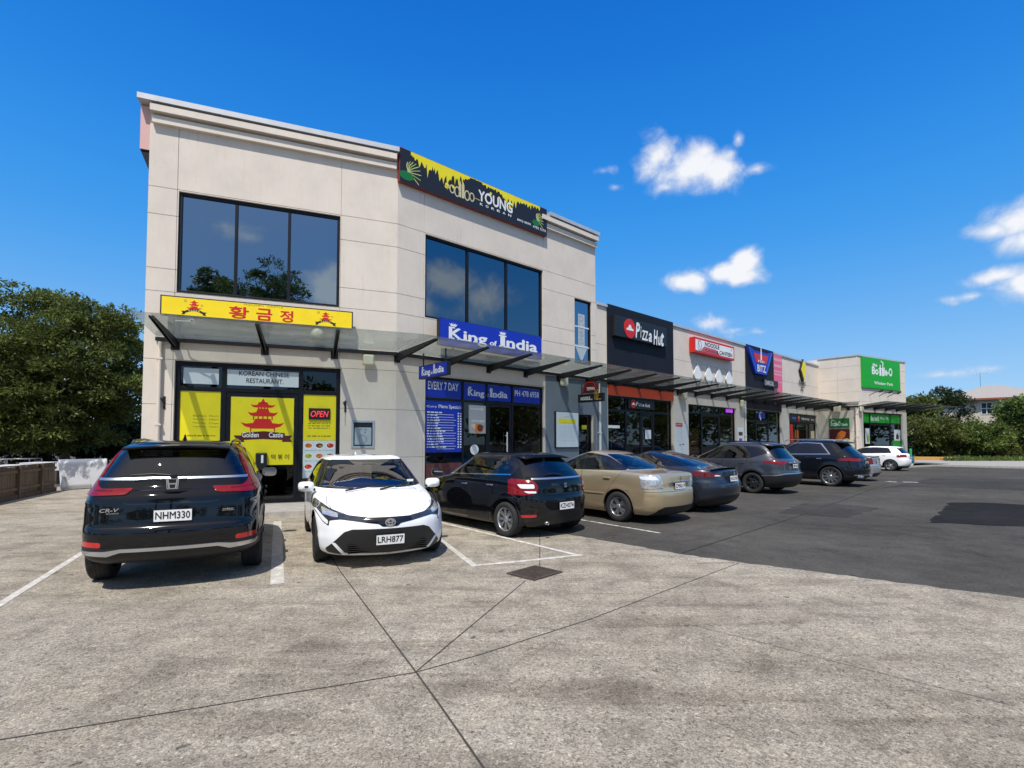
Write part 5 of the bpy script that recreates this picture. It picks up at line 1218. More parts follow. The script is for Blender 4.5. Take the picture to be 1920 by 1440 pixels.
for k, (px, lb) in enumerate(((1639, 'black arm spotlight under the green sign, left one'), (1657, 'black arm spotlight under the green sign, middle one'), (1673, 'black arm spotlight under the green sign, right one'))):
    u = F4.at(px, 742, .3)[0]; M = F4.M @ Matrix.Translation((u, 0, 5.02)); root = thing('spot_lamp', lb, 'lamp', M, 'arm spotlights under the green sign')
    mb = MB(); mb.tube([(0, 0, -.12), (0, -.35, .05), (.12, -.6, .10)], .022, 8); mb.build('arm', MATS['steel_black'], root, M)
    mb = MB(); mb.bar((.10, -.58, .06), (.34, -.66, .20), .12, .10); mb.build('head', MATS['steel_black'], root, M)
zt4 = F4.at(1655, 794)[1] + .04
for a, b, lb, txt in ((S4[0] + .08, F4.at(1634.5, 800)[0] - .04, 'plain green window band at the left of the corner shop', None), (F4.at(1634.5, 800)[0] + .04, F4.at(1673, 800)[0] - .04, 'green window band with white lettering over the corner shop door', 'Bottle-O'), (F4.at(1673, 800)[0] + .04, S4[1] - .08, 'plain green window band at the right of the corner shop', None)):
    o = flat('window_band', lb, 'sign', F4, (a, b, zt4, S4[3] - .08), MATS['ink_green'], .135)
    if txt: lettering(o, F4, [(txt, a + .15, a + (b - a) * .45, zt4 + .12, S4[3] - .2, .05), ('Windsor Park', a + (b - a) * .5, b - .2, zt4 + .25, zt4 + .48, .02)], I('white'), .13)
for a, b, c, d, m, lb in ((1623, 803, 1634, 832, 'lime', 'pale poster with a green bottle in the left window of the corner shop'), (1677, 806, 1690, 826, 'white', 'white poster with a dark red bottle in the right window of the corner shop')):
    q = F4.rect(a, b, c, d, -.1); o = flat('window_poster', lb, 'poster', F4, q, I('white'), .13); w = q[1] - q[0]; h = q[3] - q[2]
    mb = MB(); mb.box(q[0] + w * .28, q[1] - w * .3, .126, .1285, q[2] + h * .12, q[2] + h * .55); mb.box(q[0] + w * .42, q[1] - w * .44, .1262, .1285, q[2] + h * .55, q[2] + h * .72); mb.build('bottle_picture', I('lime' if m == 'lime' else 'maroon'), o, F4.M)
q = F4.rect(1673, 826, 1691, 840, -.1); flat('window_panel', 'green film low in the right window of the corner shop', 'window panel', F4, (q[0] + .1, q[1] - .08, .3, q[3]), MATS['ink_green'], .131)

# stock seen through the far shop windows
def shelf_unit(wall, px0, px1, py, off, label, seed, cols, frame='black'):
    a, b = wall.at(px0, 800, -off)[0], wall.at(px1, 800, -off)[0]; top = wall.at(px0, py, -off)[1]; rn = random.Random(seed)
    root = thing('display_shelf', label, 'shelf', wall.M @ Matrix.Translation((a, off, FP)))
    mb = MB(); n = 6; hh = (top - FP - .1) / n
    for u in (a, b - .04): mb.box(u, u + .04, off, off + .45, FP + .01, top)
    for k in range(n + 1): mb.box(a + .04, b - .04, off, off + .45, FP + .06 + hh * k, FP + .09 + hh * k)
    mb.box(a + .04, b - .04, off + .43, off + .45, FP + .09, top); mb.build('frame', I(frame), root, wall.M)
    st = MB()
    for k in range(n):
        u = a + .06
        while u < b - .16: w = rn.uniform(.07, .15); st.box(u, u + w * .9, off + .02, off + .2, FP + .091 + hh * k, FP + .09 + hh * k + hh * rn.uniform(.5, .85), rn.randrange(len(cols))); u += w
    o = st.build('stock', [I(c) for c in cols], root, wall.M); o['kind'] = 'stuff'
for args in ((F4, 1637, 1652, 798, .7, 'shelf of green and dark bottles inside the corner shop left of its door', 1, ('dgreen', 'brown', 'maroon', 'lime')), (F4, 1656, 1672, 799, 1.2, 'shelf of pale bottles behind the corner shop door', 2, ('cream', 'grey', 'brown', 'dgreen')),
             (F2, 1403, 1418, 800, .9, 'dark shelf of small goods in the shop under the winged sign', 3, ('brown', 'black', 'gold', 'grey')), (F2, 1424, 1440, 806, 1.3, 'shelf of pale goods deep inside the shop under the winged sign', 4, ('cream', 'grey', 'black', 'brown')),
             (F2, 1144, 1170, 812, 1.2, 'low shelf of red and white boxes inside the left pizza shop window', 5, ('red', 'white', 'black', 'orange')), (F2, 1232, 1256, 776, 1.4, 'tall shelf of boxes behind the right pizza shop window', 6, ('gold', 'brown', 'red', 'cream')),
             (F2, 1324, 1348, 800, 1.5, 'counter shelf seen through the noodle shop door', 7, ('grey', 'dgreen', 'cream', 'brown'))): shelf_unit(*args)
# ------------------------------------------------------------------ trees and shrubs
def leaf_mat(name, dark, light, trans=.35):
    m = bpy.data.materials.new(name); m.use_nodes = True; t = m.node_tree; t.nodes.clear(); n = t.nodes.new; l = t.links.new
    o = n('ShaderNodeOutputMaterial'); g = n('ShaderNodeNewGeometry'); r = n('ShaderNodeValToRGB')
    r.color_ramp.elements[0].color = (*dark, 1); r.color_ramp.elements[1].color = (*light, 1)
    tc_ = n('ShaderNodeTexCoord'); nn = n('ShaderNodeTexNoise'); nn.inputs['Scale'].default_value = .55; nn.inputs['Detail'].default_value = 3; l(tc_.outputs['Object'], nn.inputs['Vector'])
    a = n('ShaderNodeMath'); a.operation = 'MULTIPLY_ADD'; a.inputs[1].default_value = .45; l(g.outputs['Random Per Island'], a.inputs[0])
    b = n('ShaderNodeMapRange'); b.inputs['From Min'].default_value = .3; b.inputs['From Max'].default_value = .7; b.inputs['To Max'].default_value = .55; l(nn.outputs['Fac'], b.inputs['Value']); l(b.outputs[0], a.inputs[2]); l(a.outputs[0], r.inputs[0])
    p = n('ShaderNodeBsdfPrincipled'); l(r.outputs[0], p.inputs['Base Color']); p.inputs['Roughness'].default_value = .5; p.inputs['Specular IOR Level'].default_value = .3
    tl = n('ShaderNodeBsdfTranslucent'); l(r.outputs[0], tl.inputs[0]); mx = n('ShaderNodeMixShader'); mx.inputs[0].default_value = trans
    l(p.outputs[0], mx.inputs[1]); l(tl.outputs[0], mx.inputs[2]); l(mx.outputs[0], o.inputs[0]); MATS[name] = m; return m
leaf_mat('leaf_dark', (.026, .042, .013), (.22, .265, .06)); leaf_mat('leaf_mid', (.030, .060, .012), (.23, .30, .07)); leaf_mat('leaf_olive', (.05, .07, .015), (.17, .19, .05)); leaf_mat('leaf_deep', (.010, .020, .008), (.055, .08, .028))  # leaf_deep is the darkest leaf colour throughout
mat('bark', (.085, .065, .05), rough=.95, var=.4, scale=7, bump=.4, bscale=20)

def leaf_mesh(C, N_, size, asp, per, rng, spread):
    """tufts of `per` blades around each centre, fanning about its outward direction"""
    n = len(C); C = np.repeat(C, per, 0); N_ = np.repeat(N_, per, 0); k = n * per
    d = N_ * .8 + rng.normal(0, spread, (k, 3)); d /= np.linalg.norm(d, axis=1, keepdims=True)
    s = np.cross(d, rng.normal(0, 1, (k, 3))); s /= np.linalg.norm(s, axis=1, keepdims=True)
    L_ = size * rng.uniform(.6, 1.3, (k, 1)); w = L_ * asp * .5
    base = C + rng.normal(0, size * .25, (k, 3)); mid = base + d * L_ * .55; tip = base + d * L_ - np.array([0, 0, 1]) * L_ * .12
    V = np.stack([base, mid + s * w, tip, mid - s * w], 1).reshape(-1, 3)
    return V

def tree(name, label, base, H, Rc, zc0, seed, mname, n_limb=16, n_clump=110, tufts=90, size=.2, asp=.4, per=5, clump_r=.75, squash=1.0, lean=(0, 0), group=None, trunk_r=.22, spread=.55, cat='tree', top_pow=1.0, inner=.35, bk=1.0):
    rng = np.random.default_rng(seed)
    root = thing(name, label, cat, Matrix.Translation(base), group)
    ctr = np.array([lean[0], lean[1], (H + zc0) / 2]); rz = (H - zc0) / 2
    # clump centres spread over an uneven ellipsoid
    P = []
    while len(P) < n_clump:
        v = rng.normal(0, 1, 3); v /= np.linalg.norm(v); 
        rad = rng.uniform(inner, 1.0) ** .5
        bump_ = 1 + bk * .16 * math.sin(3 * math.atan2(v[1], v[0]) + seed) + bk * .13 * math.sin(5 * v[2] + 2 * v[0] + seed * 1.7)
        q = v * rad * bump_; zz = q[2]
        f = 1.0 if zz < 0 else (1 - min(zz, 1) ** 2 * (1 - top_pow) * .8)
        P.append(ctr + q * np.array([Rc * f, Rc * f * squash, rz]) * .92)
    P = np.array(P)
    mb = MB(); top = Vector((lean[0] * .8, lean[1] * .8, zc0 + rz * 1.2))
    pts = [Vector((0, 0, 0)), Vector((lean[0] * .2 + rng.normal(0, .1), lean[1] * .2, zc0 * .5)), Vector((lean[0] * .5, lean[1] * .5, zc0)), top]
    mb.tube(pts, [trunk_r * 1.25, trunk_r, trunk_r * .8, trunk_r * .2], 10)
    for i in rng.choice(len(P), min(n_limb, len(P)), replace=False):
        e = Vector(P[i]); t = rng.uniform(.35, .95); s = pts[1].lerp(top, t); m_ = s.lerp(e, .5) + Vector((0, 0, .12 * (e - s).length))
        mb.tube([s, m_, e], [trunk_r * .38 * (1.1 - t * .6), trunk_r * .22, trunk_r * .06], 6)
    mb.build('trunk', MATS['bark'], root)
    Cs, Ns = [], []
    for p in P:
        k = int(tufts * rng.uniform(.6, 1.3)); r = clump_r * rng.uniform(.65, 1.35)
        v = rng.normal(0, 1, (k, 3)); v /= np.linalg.norm(v, axis=1, keepdims=True); rr = rng.uniform(.35, 1, (k, 1)) ** .6
        o = v * rr * r * np.array([1, 1, .62])
        keep = v[:, 2] > -.55; o = o[keep]; v = v[keep]
        out_ = (p - ctr); out_ = out_ / (np.linalg.norm(out_) + 1e-6)
        Cs.append(p + o); Ns.append(v * .7 + out_ * .35 + np.array([0, 0, .45]))
    Cs = np.concatenate(Cs); Ns = np.concatenate(Ns); Ns /= np.linalg.norm(Ns, axis=1, keepdims=True)
    V = leaf_mesh(Cs, Ns, size, asp, per, rng, spread)
    nf = len(V) // 4; me = bpy.data.meshes.new('crown'); me.vertices.add(len(V)); me.vertices.foreach_set('co', V.ravel())
    me.loops.add(nf * 4); me.loops.foreach_set('vertex_index', np.arange(nf * 4)); me.polygons.add(nf); me.polygons.foreach_set('loop_start', np.arange(nf) * 4); me.polygons.foreach_set('loop_total', np.full(nf, 4))
    me.materials.append(MATS[mname]); me.update(); me.validate()
    o = bpy.data.objects.new('crown', me); COL.objects.link(o); o.parent = root; reg(o, WM[root])
    return root

def spot(px, d): return Vector(((px - 960) / FPX * d, d, 0))
def hgt(py, d): return CAMZ + (HORIZ - py) * d / FPX
g_l = 'trees beyond the timber fence'
tree('broad_tree', 'big dark green spreading tree beyond the timber fence', spot(124, 25), hgt(533, 25), 3.75, .7, 14, 'leaf_dark', n_limb=34, n_clump=270, tufts=110, size=.20, asp=.36, per=5, clump_r=.72, trunk_r=.24, group=g_l, inner=.25, bk=.35)
tree('broad_tree', 'lower dark tree at the left picture edge beyond the fence', spot(-40, 26), hgt(618, 26), 3.0, .8, 5, 'leaf_dark', n_limb=16, n_clump=110, tufts=90, size=.22, asp=.36, per=5, clump_r=.75, trunk_r=.2, group=g_l)
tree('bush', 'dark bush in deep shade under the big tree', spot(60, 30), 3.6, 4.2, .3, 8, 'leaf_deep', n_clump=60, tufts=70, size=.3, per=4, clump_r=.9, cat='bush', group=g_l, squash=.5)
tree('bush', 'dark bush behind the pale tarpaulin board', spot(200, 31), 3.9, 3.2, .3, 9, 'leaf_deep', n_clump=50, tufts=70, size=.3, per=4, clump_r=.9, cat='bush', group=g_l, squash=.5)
g_r = 'trees and shrubs beyond the far pavement'
for (px, d, py, wpx, z0, sd, mm, nm, lb, nc, tp, sz) in (
    (1720, 52, 727, 62, 1.0, 21, 'leaf_dark', 'tree', 'bushy tree close behind the right corner of the green shop', 46, 1.0, .34),
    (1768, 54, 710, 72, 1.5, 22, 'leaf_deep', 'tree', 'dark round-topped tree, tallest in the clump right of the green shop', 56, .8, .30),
    (1748, 47, 766, 74, .6, 23, 'leaf_olive', 'shrub', 'light olive flowering shrub behind the yellow kerb', 52, 1.0, .32),
    (1822, 47, 785, 88, .5, 24, 'leaf_mid', 'shrub', 'mid green shrub between the yellow kerb and the house', 60, 1.0, .32),
    (1868, 48, 784, 78, .5, 25, 'leaf_olive', 'shrub', 'yellowish shrub with bare stems below the house windows', 50, 1.0, .32),
    (1932, 47, 722, 76, .8, 26, 'leaf_mid', 'tree', 'dense green tree at the right picture edge in front of the house', 80, .9, .34),
    (2010, 48, 720, 120, .8, 27, 'leaf_dark', 'tree', 'dark tree beyond the right edge of the house', 70, .9, .36),
    (1700, 60, 752, 70, 1.5, 28, 'leaf_deep', 'tree', 'shaded tree far behind the green shop corner', 36, 1.0, .40)):
    tree(nm, lb, spot(px, d), hgt(py, d) - .55, wpx / 2 * d / FPX, z0, sd, mm, n_limb=14, n_clump=nc, tufts=70, size=sz, asp=.36, per=4, clump_r=.8, trunk_r=.16, group=g_r, cat='tree' if nm == 'tree' else 'shrub', top_pow=tp, inner=.3)
for k, (px, d, w) in enumerate(((1760, 46, 5.0), (1850, 46.5, 5.0), (1940, 46.5, 5.0))):
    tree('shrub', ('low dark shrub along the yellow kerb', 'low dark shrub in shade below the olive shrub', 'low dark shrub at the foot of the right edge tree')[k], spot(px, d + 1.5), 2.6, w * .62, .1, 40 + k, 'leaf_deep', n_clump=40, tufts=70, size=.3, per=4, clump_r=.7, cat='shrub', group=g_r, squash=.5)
# trees behind the viewer, mirrored in the upstairs glass
def mirrored(px, d):
    v = spot(px, d); k_ = (v - F1.o).dot(F1.n); return v - F1.n * (2 * k_)
b_ = mirrored(500, 46); tree('broad_tree', 'tall open tree across the yard, mirrored in the upstairs windows', b_, 18.2, 4.2, 9.5, 61, 'leaf_dark', n_limb=26, n_clump=80, tufts=70, size=.32, asp=.36, per=4, clump_r=.85, trunk_r=.35, top_pow=.5, inner=.2)
b_ = mirrored(398, 50); tree('broad_tree', 'second tree across the yard with a pointed top, mirrored upstairs', b_, 19.6, 3.0, 9.5, 62, 'leaf_dark', n_limb=18, n_clump=46, tufts=70, size=.32, asp=.36, per=4, clump_r=.8, trunk_r=.3, top_pow=.2, inner=.2)
# unseen trees, added to mirror as a dark band in the glass and paint
for k in range(11):
    a = -75 + 25 * k; xy = (52 * math.sin(R(180 + a)), 52 * math.cos(R(180 + a))) if k < 7 else ((67, 45), (62, 33), (58, 22), (54, 10))[k - 7]
    tree('broad_tree', 'dense tree in the row across the road outside the picture', Vector((*xy, 0)), 8.5 + (k * 37 % 5) * .7, 9.5 if k < 7 else 5.5, .2, 80 + k, 'leaf_dark', n_limb=6, n_clump=60, tufts=45, size=.62, asp=.5, per=3, clump_r=1.9, trunk_r=.3, group='trees across the road behind the viewer')
# grass edge below the far shrubs
def grass():
    rng = np.random.default_rng(77); n = 5000
    px = rng.uniform(1770, 2050, n); d = rng.uniform(42.5, 45.5, n)
    C = np.stack([(px - 960) / FPX * d, d, np.full(n, .02)], 1); N_ = np.tile([0, 0, 1.0], (n, 1)); V = leaf_mesh(C, N_, .38, .16, 2, rng, .3)
    nf = len(V) // 4; me = bpy.data.meshes.new('grass'); me.from_pydata(V.tolist(), [], [(4 * i, 4 * i + 1, 4 * i + 2, 4 * i + 3) for i in range(nf)]); me.materials.append(MATS['leaf_mid'])
    o = bpy.data.objects.new('grass', me); COL.objects.link(o); tag(o, 'strip of rough green grass below the far shrubs', 'grass', kind='stuff')
grass()
mat('verge', (.06, .055, .03), rough=.95, var=.4, scale=3)
sheet('verge', [spot(1716, 48).xy, spot(2300, 48).xy, spot(2300, 90).xy, spot(1650, 90).xy], .006, MATS['verge'])
sheet('verge', [(-19, 40), (-17.2, 18), (-14.3, 8), (-12.5, -2), (-60, -2), (-60, 60), (-12, 60)], .006, MATS['verge'])

# ------------------------------------------------------------------ fence, boards, far things
mat('timber', (.115, .082, .052), rough=.9, var=.45, scale=3.2, stretch=(6, 6, .6), bump=.3, bscale=16); mat('timber_dark', (.08, .058, .038), rough=.9, var=.4, scale=4, stretch=(6, 6, .6))
fa, fb_ = at_ground(0, 943).xy, at_ground(104, 921).xy; fd_ = (fb_ - fa).normalized(); f0 = fa - fd_ * 8.0; LEN_F = (fb_ - f0).length
FM = Matrix.Translation((f0.x, f0.y, 0)) @ Matrix.Rotation(math.atan2(fd_.y, fd_.x), 4, 'Z')
root = thing('timber_fence', 'low weathered brown board fence at the left edge of the yard', 'fence', FM)
mb = MB(); rn = random.Random(2); x = 0
while x < LEN_F: w = .145; mb.box(x, min(x + w, LEN_F), .03 + rn.uniform(0, .006), .05, .08 + rn.uniform(-.01, .01), .95 + rn.uniform(-.012, .012)); x += w + .006
mb.build('boards', MATS['timber'], root, FM)
for z in (.30, .80): m2 = MB(); m2.box(0, LEN_F, -.012, .03, z - .045, z + .045); m2.build('rail', MATS['timber'], root, FM, bevel=.006)
mb = MB(); mb.box(0, LEN_F, -.02, .06, .952, .985); mb.build('capping', MATS['timber_dark'], root, FM, bevel=.006)
mb = MB(); mb.box(0, LEN_F, -.03, .03, .0, .14); mb.build('plinth_board', MATS['timber_dark'], root, FM)
k = 0
while k * 1.5 < LEN_F + .1: p_ = MB(); p_.box(k * 1.5 - .05, k * 1.5 + .05, -.06, .03, 0, .97); p_.build('post', MATS['timber'], root, FM, bevel=.008); k += 1
def tarp_mat():
    m, t, b = principled('tarp'); n = t.nodes.new; l = t.links.new; tc_ = n('ShaderNodeTexCoord')
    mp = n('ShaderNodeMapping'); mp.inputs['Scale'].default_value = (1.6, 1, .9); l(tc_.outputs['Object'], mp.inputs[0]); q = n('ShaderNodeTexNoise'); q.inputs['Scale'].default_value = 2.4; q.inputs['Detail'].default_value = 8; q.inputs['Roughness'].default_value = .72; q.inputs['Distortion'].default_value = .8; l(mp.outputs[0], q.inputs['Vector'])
    sx = n('ShaderNodeSeparateXYZ'); l(tc_.outputs['Object'], sx.inputs[0]); a = n('ShaderNodeMath'); a.operation = 'MULTIPLY_ADD'; a.inputs[1].default_value = -.22; l(sx.outputs['Z'], a.inputs[0]); l(q.outputs['Fac'], a.inputs[2])  # noise patches, greyer towards the top of the sheet
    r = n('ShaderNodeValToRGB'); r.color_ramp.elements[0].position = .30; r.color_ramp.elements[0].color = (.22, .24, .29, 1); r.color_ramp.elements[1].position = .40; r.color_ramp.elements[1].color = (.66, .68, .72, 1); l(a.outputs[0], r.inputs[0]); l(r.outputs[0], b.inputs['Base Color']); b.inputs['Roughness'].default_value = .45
    MATS['tarp'] = m; return m
tarp_mat()
ta, tb = at_ground(114, 920).xy, at_ground(205, 914.5).xy; td = (tb - ta); tl_ = td.length; td.normalize()
TM = Matrix.Translation((ta.x, ta.y, 0)) @ Matrix.Rotation(math.atan2(td.y, td.x), 4, 'Z')
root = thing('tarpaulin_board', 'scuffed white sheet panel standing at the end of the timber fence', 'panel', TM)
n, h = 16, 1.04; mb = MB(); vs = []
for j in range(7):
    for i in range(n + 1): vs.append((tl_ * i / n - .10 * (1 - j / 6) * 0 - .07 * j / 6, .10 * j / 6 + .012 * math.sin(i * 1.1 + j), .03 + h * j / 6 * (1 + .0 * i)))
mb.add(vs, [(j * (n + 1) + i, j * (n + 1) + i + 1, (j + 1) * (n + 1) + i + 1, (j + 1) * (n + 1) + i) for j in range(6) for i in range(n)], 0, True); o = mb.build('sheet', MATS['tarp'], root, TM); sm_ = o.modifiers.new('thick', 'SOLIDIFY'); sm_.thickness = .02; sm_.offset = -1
mb = MB(); mb.add([(tl_ * .58, -.03, .44), (tl_ * .95, -.03, .46), (tl_ * .95, -.01, .06), (tl_ * .62, -.05, .05)], [(3, 2, 1, 0)]); o = mb.build('folded_flap', MATS['tarp'], root, TM); sm_ = o.modifiers.new('thick', 'SOLIDIFY'); sm_.thickness = .012
for u in (.1, tl_ * .5, tl_ - .1): p_ = MB(); p_.box(u - .03, u + .03, .12, .18, 0, 1.0); p_.build('stake', MATS['timber_dark'], root, TM)
# trailer and boards glimpsed over the fence
TX = Matrix.Translation(spot(36, 21)) @ Matrix.Rotation(R(20), 4, 'Z')
root = thing('box_trailer', 'white garden trailer with a thin top rail glimpsed over the fence', 'trailer', TX)
mb = MB(); frame_bars(mb, -.6, .6, .45, .74, (), (), .05, -.5, .5); mb.box(-.58, .58, -.5, -.47, .48, .72); mb.box(-.58, .58, -.47, .5, .452, .482); mb.build('tray', MATS['white_metal'], root, TX, bevel=.01)
mb = MB()
for x in (-.58, .58):
    for y in (-.48, .48): mb.tube([(x, y, .72), (x, y, .98)], .018, 6)
mb.tube([(-.58, -.48, .98), (.58, -.48, .98), (.58, .48, .98), (-.58, .48, .98), (-.58, -.48, .98)], .018, 6); mb.build('top_rail', MATS['steel'], root, TX)
for s in (-1, 1): w = MB(); w.lathe([(.04, -.08), (.16, -.09), (.30, -.08), (.31, 0), (.30, .08), (.16, .09), (.04, .08)], 20, 'X', (s * .72, 0, .31)); w.build('wheel', MATS['steel_black'], root, TX)
BM = Matrix.Translation(spot(92, 20.5)) @ Matrix.Rotation(R(15), 4, 'Z'); root = thing('board_stack', 'stack of white boards lying behind the fence', 'boards', BM)
for k in range(8): mb = MB(); mb.box(-.7 + .03 * (k % 3), .7 + .02 * (k % 2), -.5, .5, .55 + k * .04, .585 + k * .04); mb.build('board', MATS['white_metal'], root, BM)
for x in (-.5, .5): mb = MB(); mb.box(x - .06, x + .06, -.5, .5, 0, .55); mb.build('bearer', MATS['timber_dark'], root, BM)

# far right: bollard, yellow edging, house
bp = at_ground(1708, 869)
root = thing('bollard', 'green bollard with a blue foot at the kerb beside the white hatchback', 'bollard', Matrix.Translation(bp))
MBp = WM[root]; mb = MB(); mb.lathe([(.001, 1.18), (.07, 1.16), (.09, 1.10), (.09, .3)], 16, 'Z'); mb.build('post', mat('bollard_green', (.02, .30, .10), rough=.5), root, MBp)
mb = MB(); mb.lathe([(.10, .55), (.16, .48), (.17, .0)], 16, 'Z'); mb.build('foot', mat('bollard_blue', (.02, .16, .28), rough=.5), root, MBp)
ya, yb = spot(1712, 44.5), spot(1789, 43.5); yd = (yb - ya); yl_ = yd.length; YM = Matrix.Translation(ya) @ Matrix.Rotation(math.atan2(yd.y, yd.x), 4, 'Z')
mb = MB(); mb.box(0, yl_, 0, .25, .0, .42); tag(mb.build('kerb_wall', mat('ochre', (.50, .27, .055), rough=.8, var=.15), None, YM, bevel=.03), 'low ochre yellow edging wall in front of the far shrubs', 'edging')
HD = 62.0; HP = spot(1880, HD); HW = Wall((HP.x, HP.y), 128)
house = thing('house', 'pale upper storey of a house with hipped grey roof behind the far trees', 'house', HW.M)
mat('house_wall', (.56, .50, .40), rough=.8, var=.06); mat('roof_iron', (.33, .30, .265), rough=.6, var=.1); mat('rust_gutter', (.28, .07, .03), rough=.6)
hw0, hw1 = -5.4, 4.6; ez = 7.15
mb = MB(); mb.box(hw0, hw1, 0, 8, 0, ez - .02); mb.build('wall', MATS['house_wall'], house, HW.M)
mb = MB(); e = .7; P0 = [(hw0 - e, -e, ez), (hw1 + e, -e, ez), (hw1 + e, 8 + e, ez), (hw0 - e, 8 + e, ez), (hw0 + 4.4, 4, ez + 1.95), (hw1 - 4.4, 4, ez + 1.95)]
mb.add(P0, [(0, 1, 5, 4), (1, 2, 5), (2, 3, 4, 5), (3, 0, 4), (3, 2, 1, 0)]); mb.build('roof', MATS['roof_iron'], house, HW.M)
mb = MB(); mb.box(hw0 - e, hw1 + e, -e - .06, -e, ez - .20, ez + .02); mb.box(hw0 - e - .06, hw0 - e, -e - .06, 8 + e, ez - .20, ez + .02); mb.build('gutter', MATS['rust_gutter'], house, HW.M)
glass('glass_house', (.6, .7, .8), .15)
for a, b in ((-3.9, -3.3), (-1.9, -.8), (2.0, 3.1)):
    mb = MB(); frame_bars(mb, a, b, 5.15, 6.65, ((a + b) / 2,) if b - a > 1 else (), (5.9,), .09, -.05, -.002); w = mb.build('window', MATS['white_metal'], house, HW.M); p_ = MB(); p_.box(a + .09, b - .09, -.02, -.012, 5.24, 6.56); p_.build('pane', MATS['gloss_black'] if 'gloss_black' in MATS else mat('pane_dark', (.02, .025, .03), rough=.1), w, HW.M)
AM = HW.M @ Matrix.Translation((-1.5, 4, ez + 1.0)); root = thing('tv_antenna', 'thin television antenna on the roof of the far house', 'antenna', AM)
mb = MB(); mb.tube([(0, 0, 0), (0, 0, 2.6)], .025, 6); mb.tube([(-.7, 0, 2.5), (.7, 0, 2.5)], .018, 6)
for x in (-.6, -.3, 0, .3, .6): mb.tube([(x, -.3, 2.5), (x, .3, 2.5)], .012, 5)
mb.build('mast', MATS['steel'], root, AM)
# where each car stands: centre on the ground, heading to the left of straight ahead
def heading(x, y, deg): return Matrix.Translation((x, y, .004 if x < 0 else 0)) @ Matrix.Rotation(R(90 + deg), 4, 'Z')
PLACE = dict(crv=heading(-4.80, 7.76, 25.5), cor=heading(-2.50, 8.68, -155.5), bal=heading(-.35, 10.49, 41), gold=heading(2.0, 12.18, 40.3), tesla=heading(3.75, 13.87, 41), rav=heading(7.73, 18.13, 38.5), gle=heading(11.75, 20.87, 41), silver=heading(14.28, 23.55, 41), golf=heading(21.86, 31.2, 41))
# ------------------------------------------------------------------ cars: a smooth shell of plan rings, cut along its panel lines
def pchip(t, T, Y):
    h = np.diff(T); d = np.diff(Y, axis=0) / h[:, None]
    m = np.zeros_like(Y)
    for i in range(1, len(T) - 1):
        a, b = d[i - 1], d[i]; w1, w2 = 2 * h[i] + h[i - 1], h[i] + 2 * h[i - 1]
        ok = a * b > 0
        m[i] = np.where(ok, (w1 + w2) / np.where(ok, w1 / np.where(ok, a, 1) + w2 / np.where(ok, b, 1), 1), 0)
    m[0] = d[0]; m[-1] = d[-1]
    k = np.clip(np.searchsorted(T, t, side='right') - 1, 0, len(T) - 2)
    s = ((t - T[k]) / h[k])[:, None]; H = h[k][:, None]
    return (Y[k] * (1 + 2 * s) * (1 - s) ** 2 + m[k] * H * s * (1 - s) ** 2 + Y[k + 1] * s * s * (3 - 2 * s) + m[k + 1] * H * s * s * (s - 1))

def half_ring(xe, xm, w, bow, rc, tp, n):
    """outline from the middle of one end to the widest point: bowed end, rounded corner, gently tapering side"""
    bow = min(bow, abs(xe - xm) * .45); rc = min(rc, abs(xe - xm) * .45, w * .8)
    sg = 1 if xe > xm else -1
    Lh = abs(xe - xm) - bow
    wq = w - tp
    ys = np.linspace(0, wq, 30); face = np.stack([xe - sg * bow * (ys / wq) ** 2, ys], 1)
    xs = np.linspace(0, 1, 40); side = np.stack([xm + sg * Lh * (1 - xs), w - tp * (1 - xs) ** 4], 1)
    Q = side[0]
    face = face[np.hypot(*(face - Q).T) > rc]; side = side[np.hypot(*(side - Q).T) > rc]
    if len(face) == 0: face = np.array([[xe, 0.]])
    if len(side) == 0: side = np.array([[xm, w]])
    s = np.linspace(0, 1, 14)[1:-1, None]
    fil = face[-1] * (1 - s) ** 2 + Q * 2 * s * (1 - s) + side[0] * s ** 2
    P = np.concatenate([face, fil, side])
    dd = np.hypot(*np.diff(P, axis=0).T); wgt = dd.copy()
    a0, a1 = len(face) - 1, len(face) + len(fil)
    wgt[a0:a1] *= 1.8
    L_ = np.concatenate([[0], np.cumsum(wgt)]); q = np.linspace(0, L_[-1], n)
    return np.stack([np.interp(q, L_, P[:, 0]), np.interp(q, L_, P[:, 1])], 1)

def inside(poly, px, pz):
    r = np.zeros(len(px), bool); n = len(poly)
    for i in range(n):
        x1, z1 = poly[i]; x2, z2 = poly[(i + 1) % n]
        if z1 == z2: continue
        c = ((z1 > pz) != (z2 > pz)) & (px < (x2 - x1) * (pz - z1) / (z2 - z1) + x1)
        r ^= c
    return r

def grow(poly, d):
    A = sum(poly[i][0] * poly[(i + 1) % len(poly)][1] - poly[(i + 1) % len(poly)][0] * poly[i][1] for i in range(len(poly)))
    sg = 1 if A > 0 else -1; out_ = []
    n = len(poly)
    for i in range(n):
        p0, p1, p2 = Vector(poly[i - 1]), Vector(poly[i]), Vector(poly[(i + 1) % n])
        e1 = (p1 - p0).normalized(); e2 = (p2 - p1).normalized()
        n1 = Vector((e1.y, -e1.x)) * sg; n2 = Vector((e2.y, -e2.x)) * sg
        b = n1 + n2; k = max(b.length_squared / 2, .45)
        out_.append(tuple(p1 + b * (d / k)))
    return out_

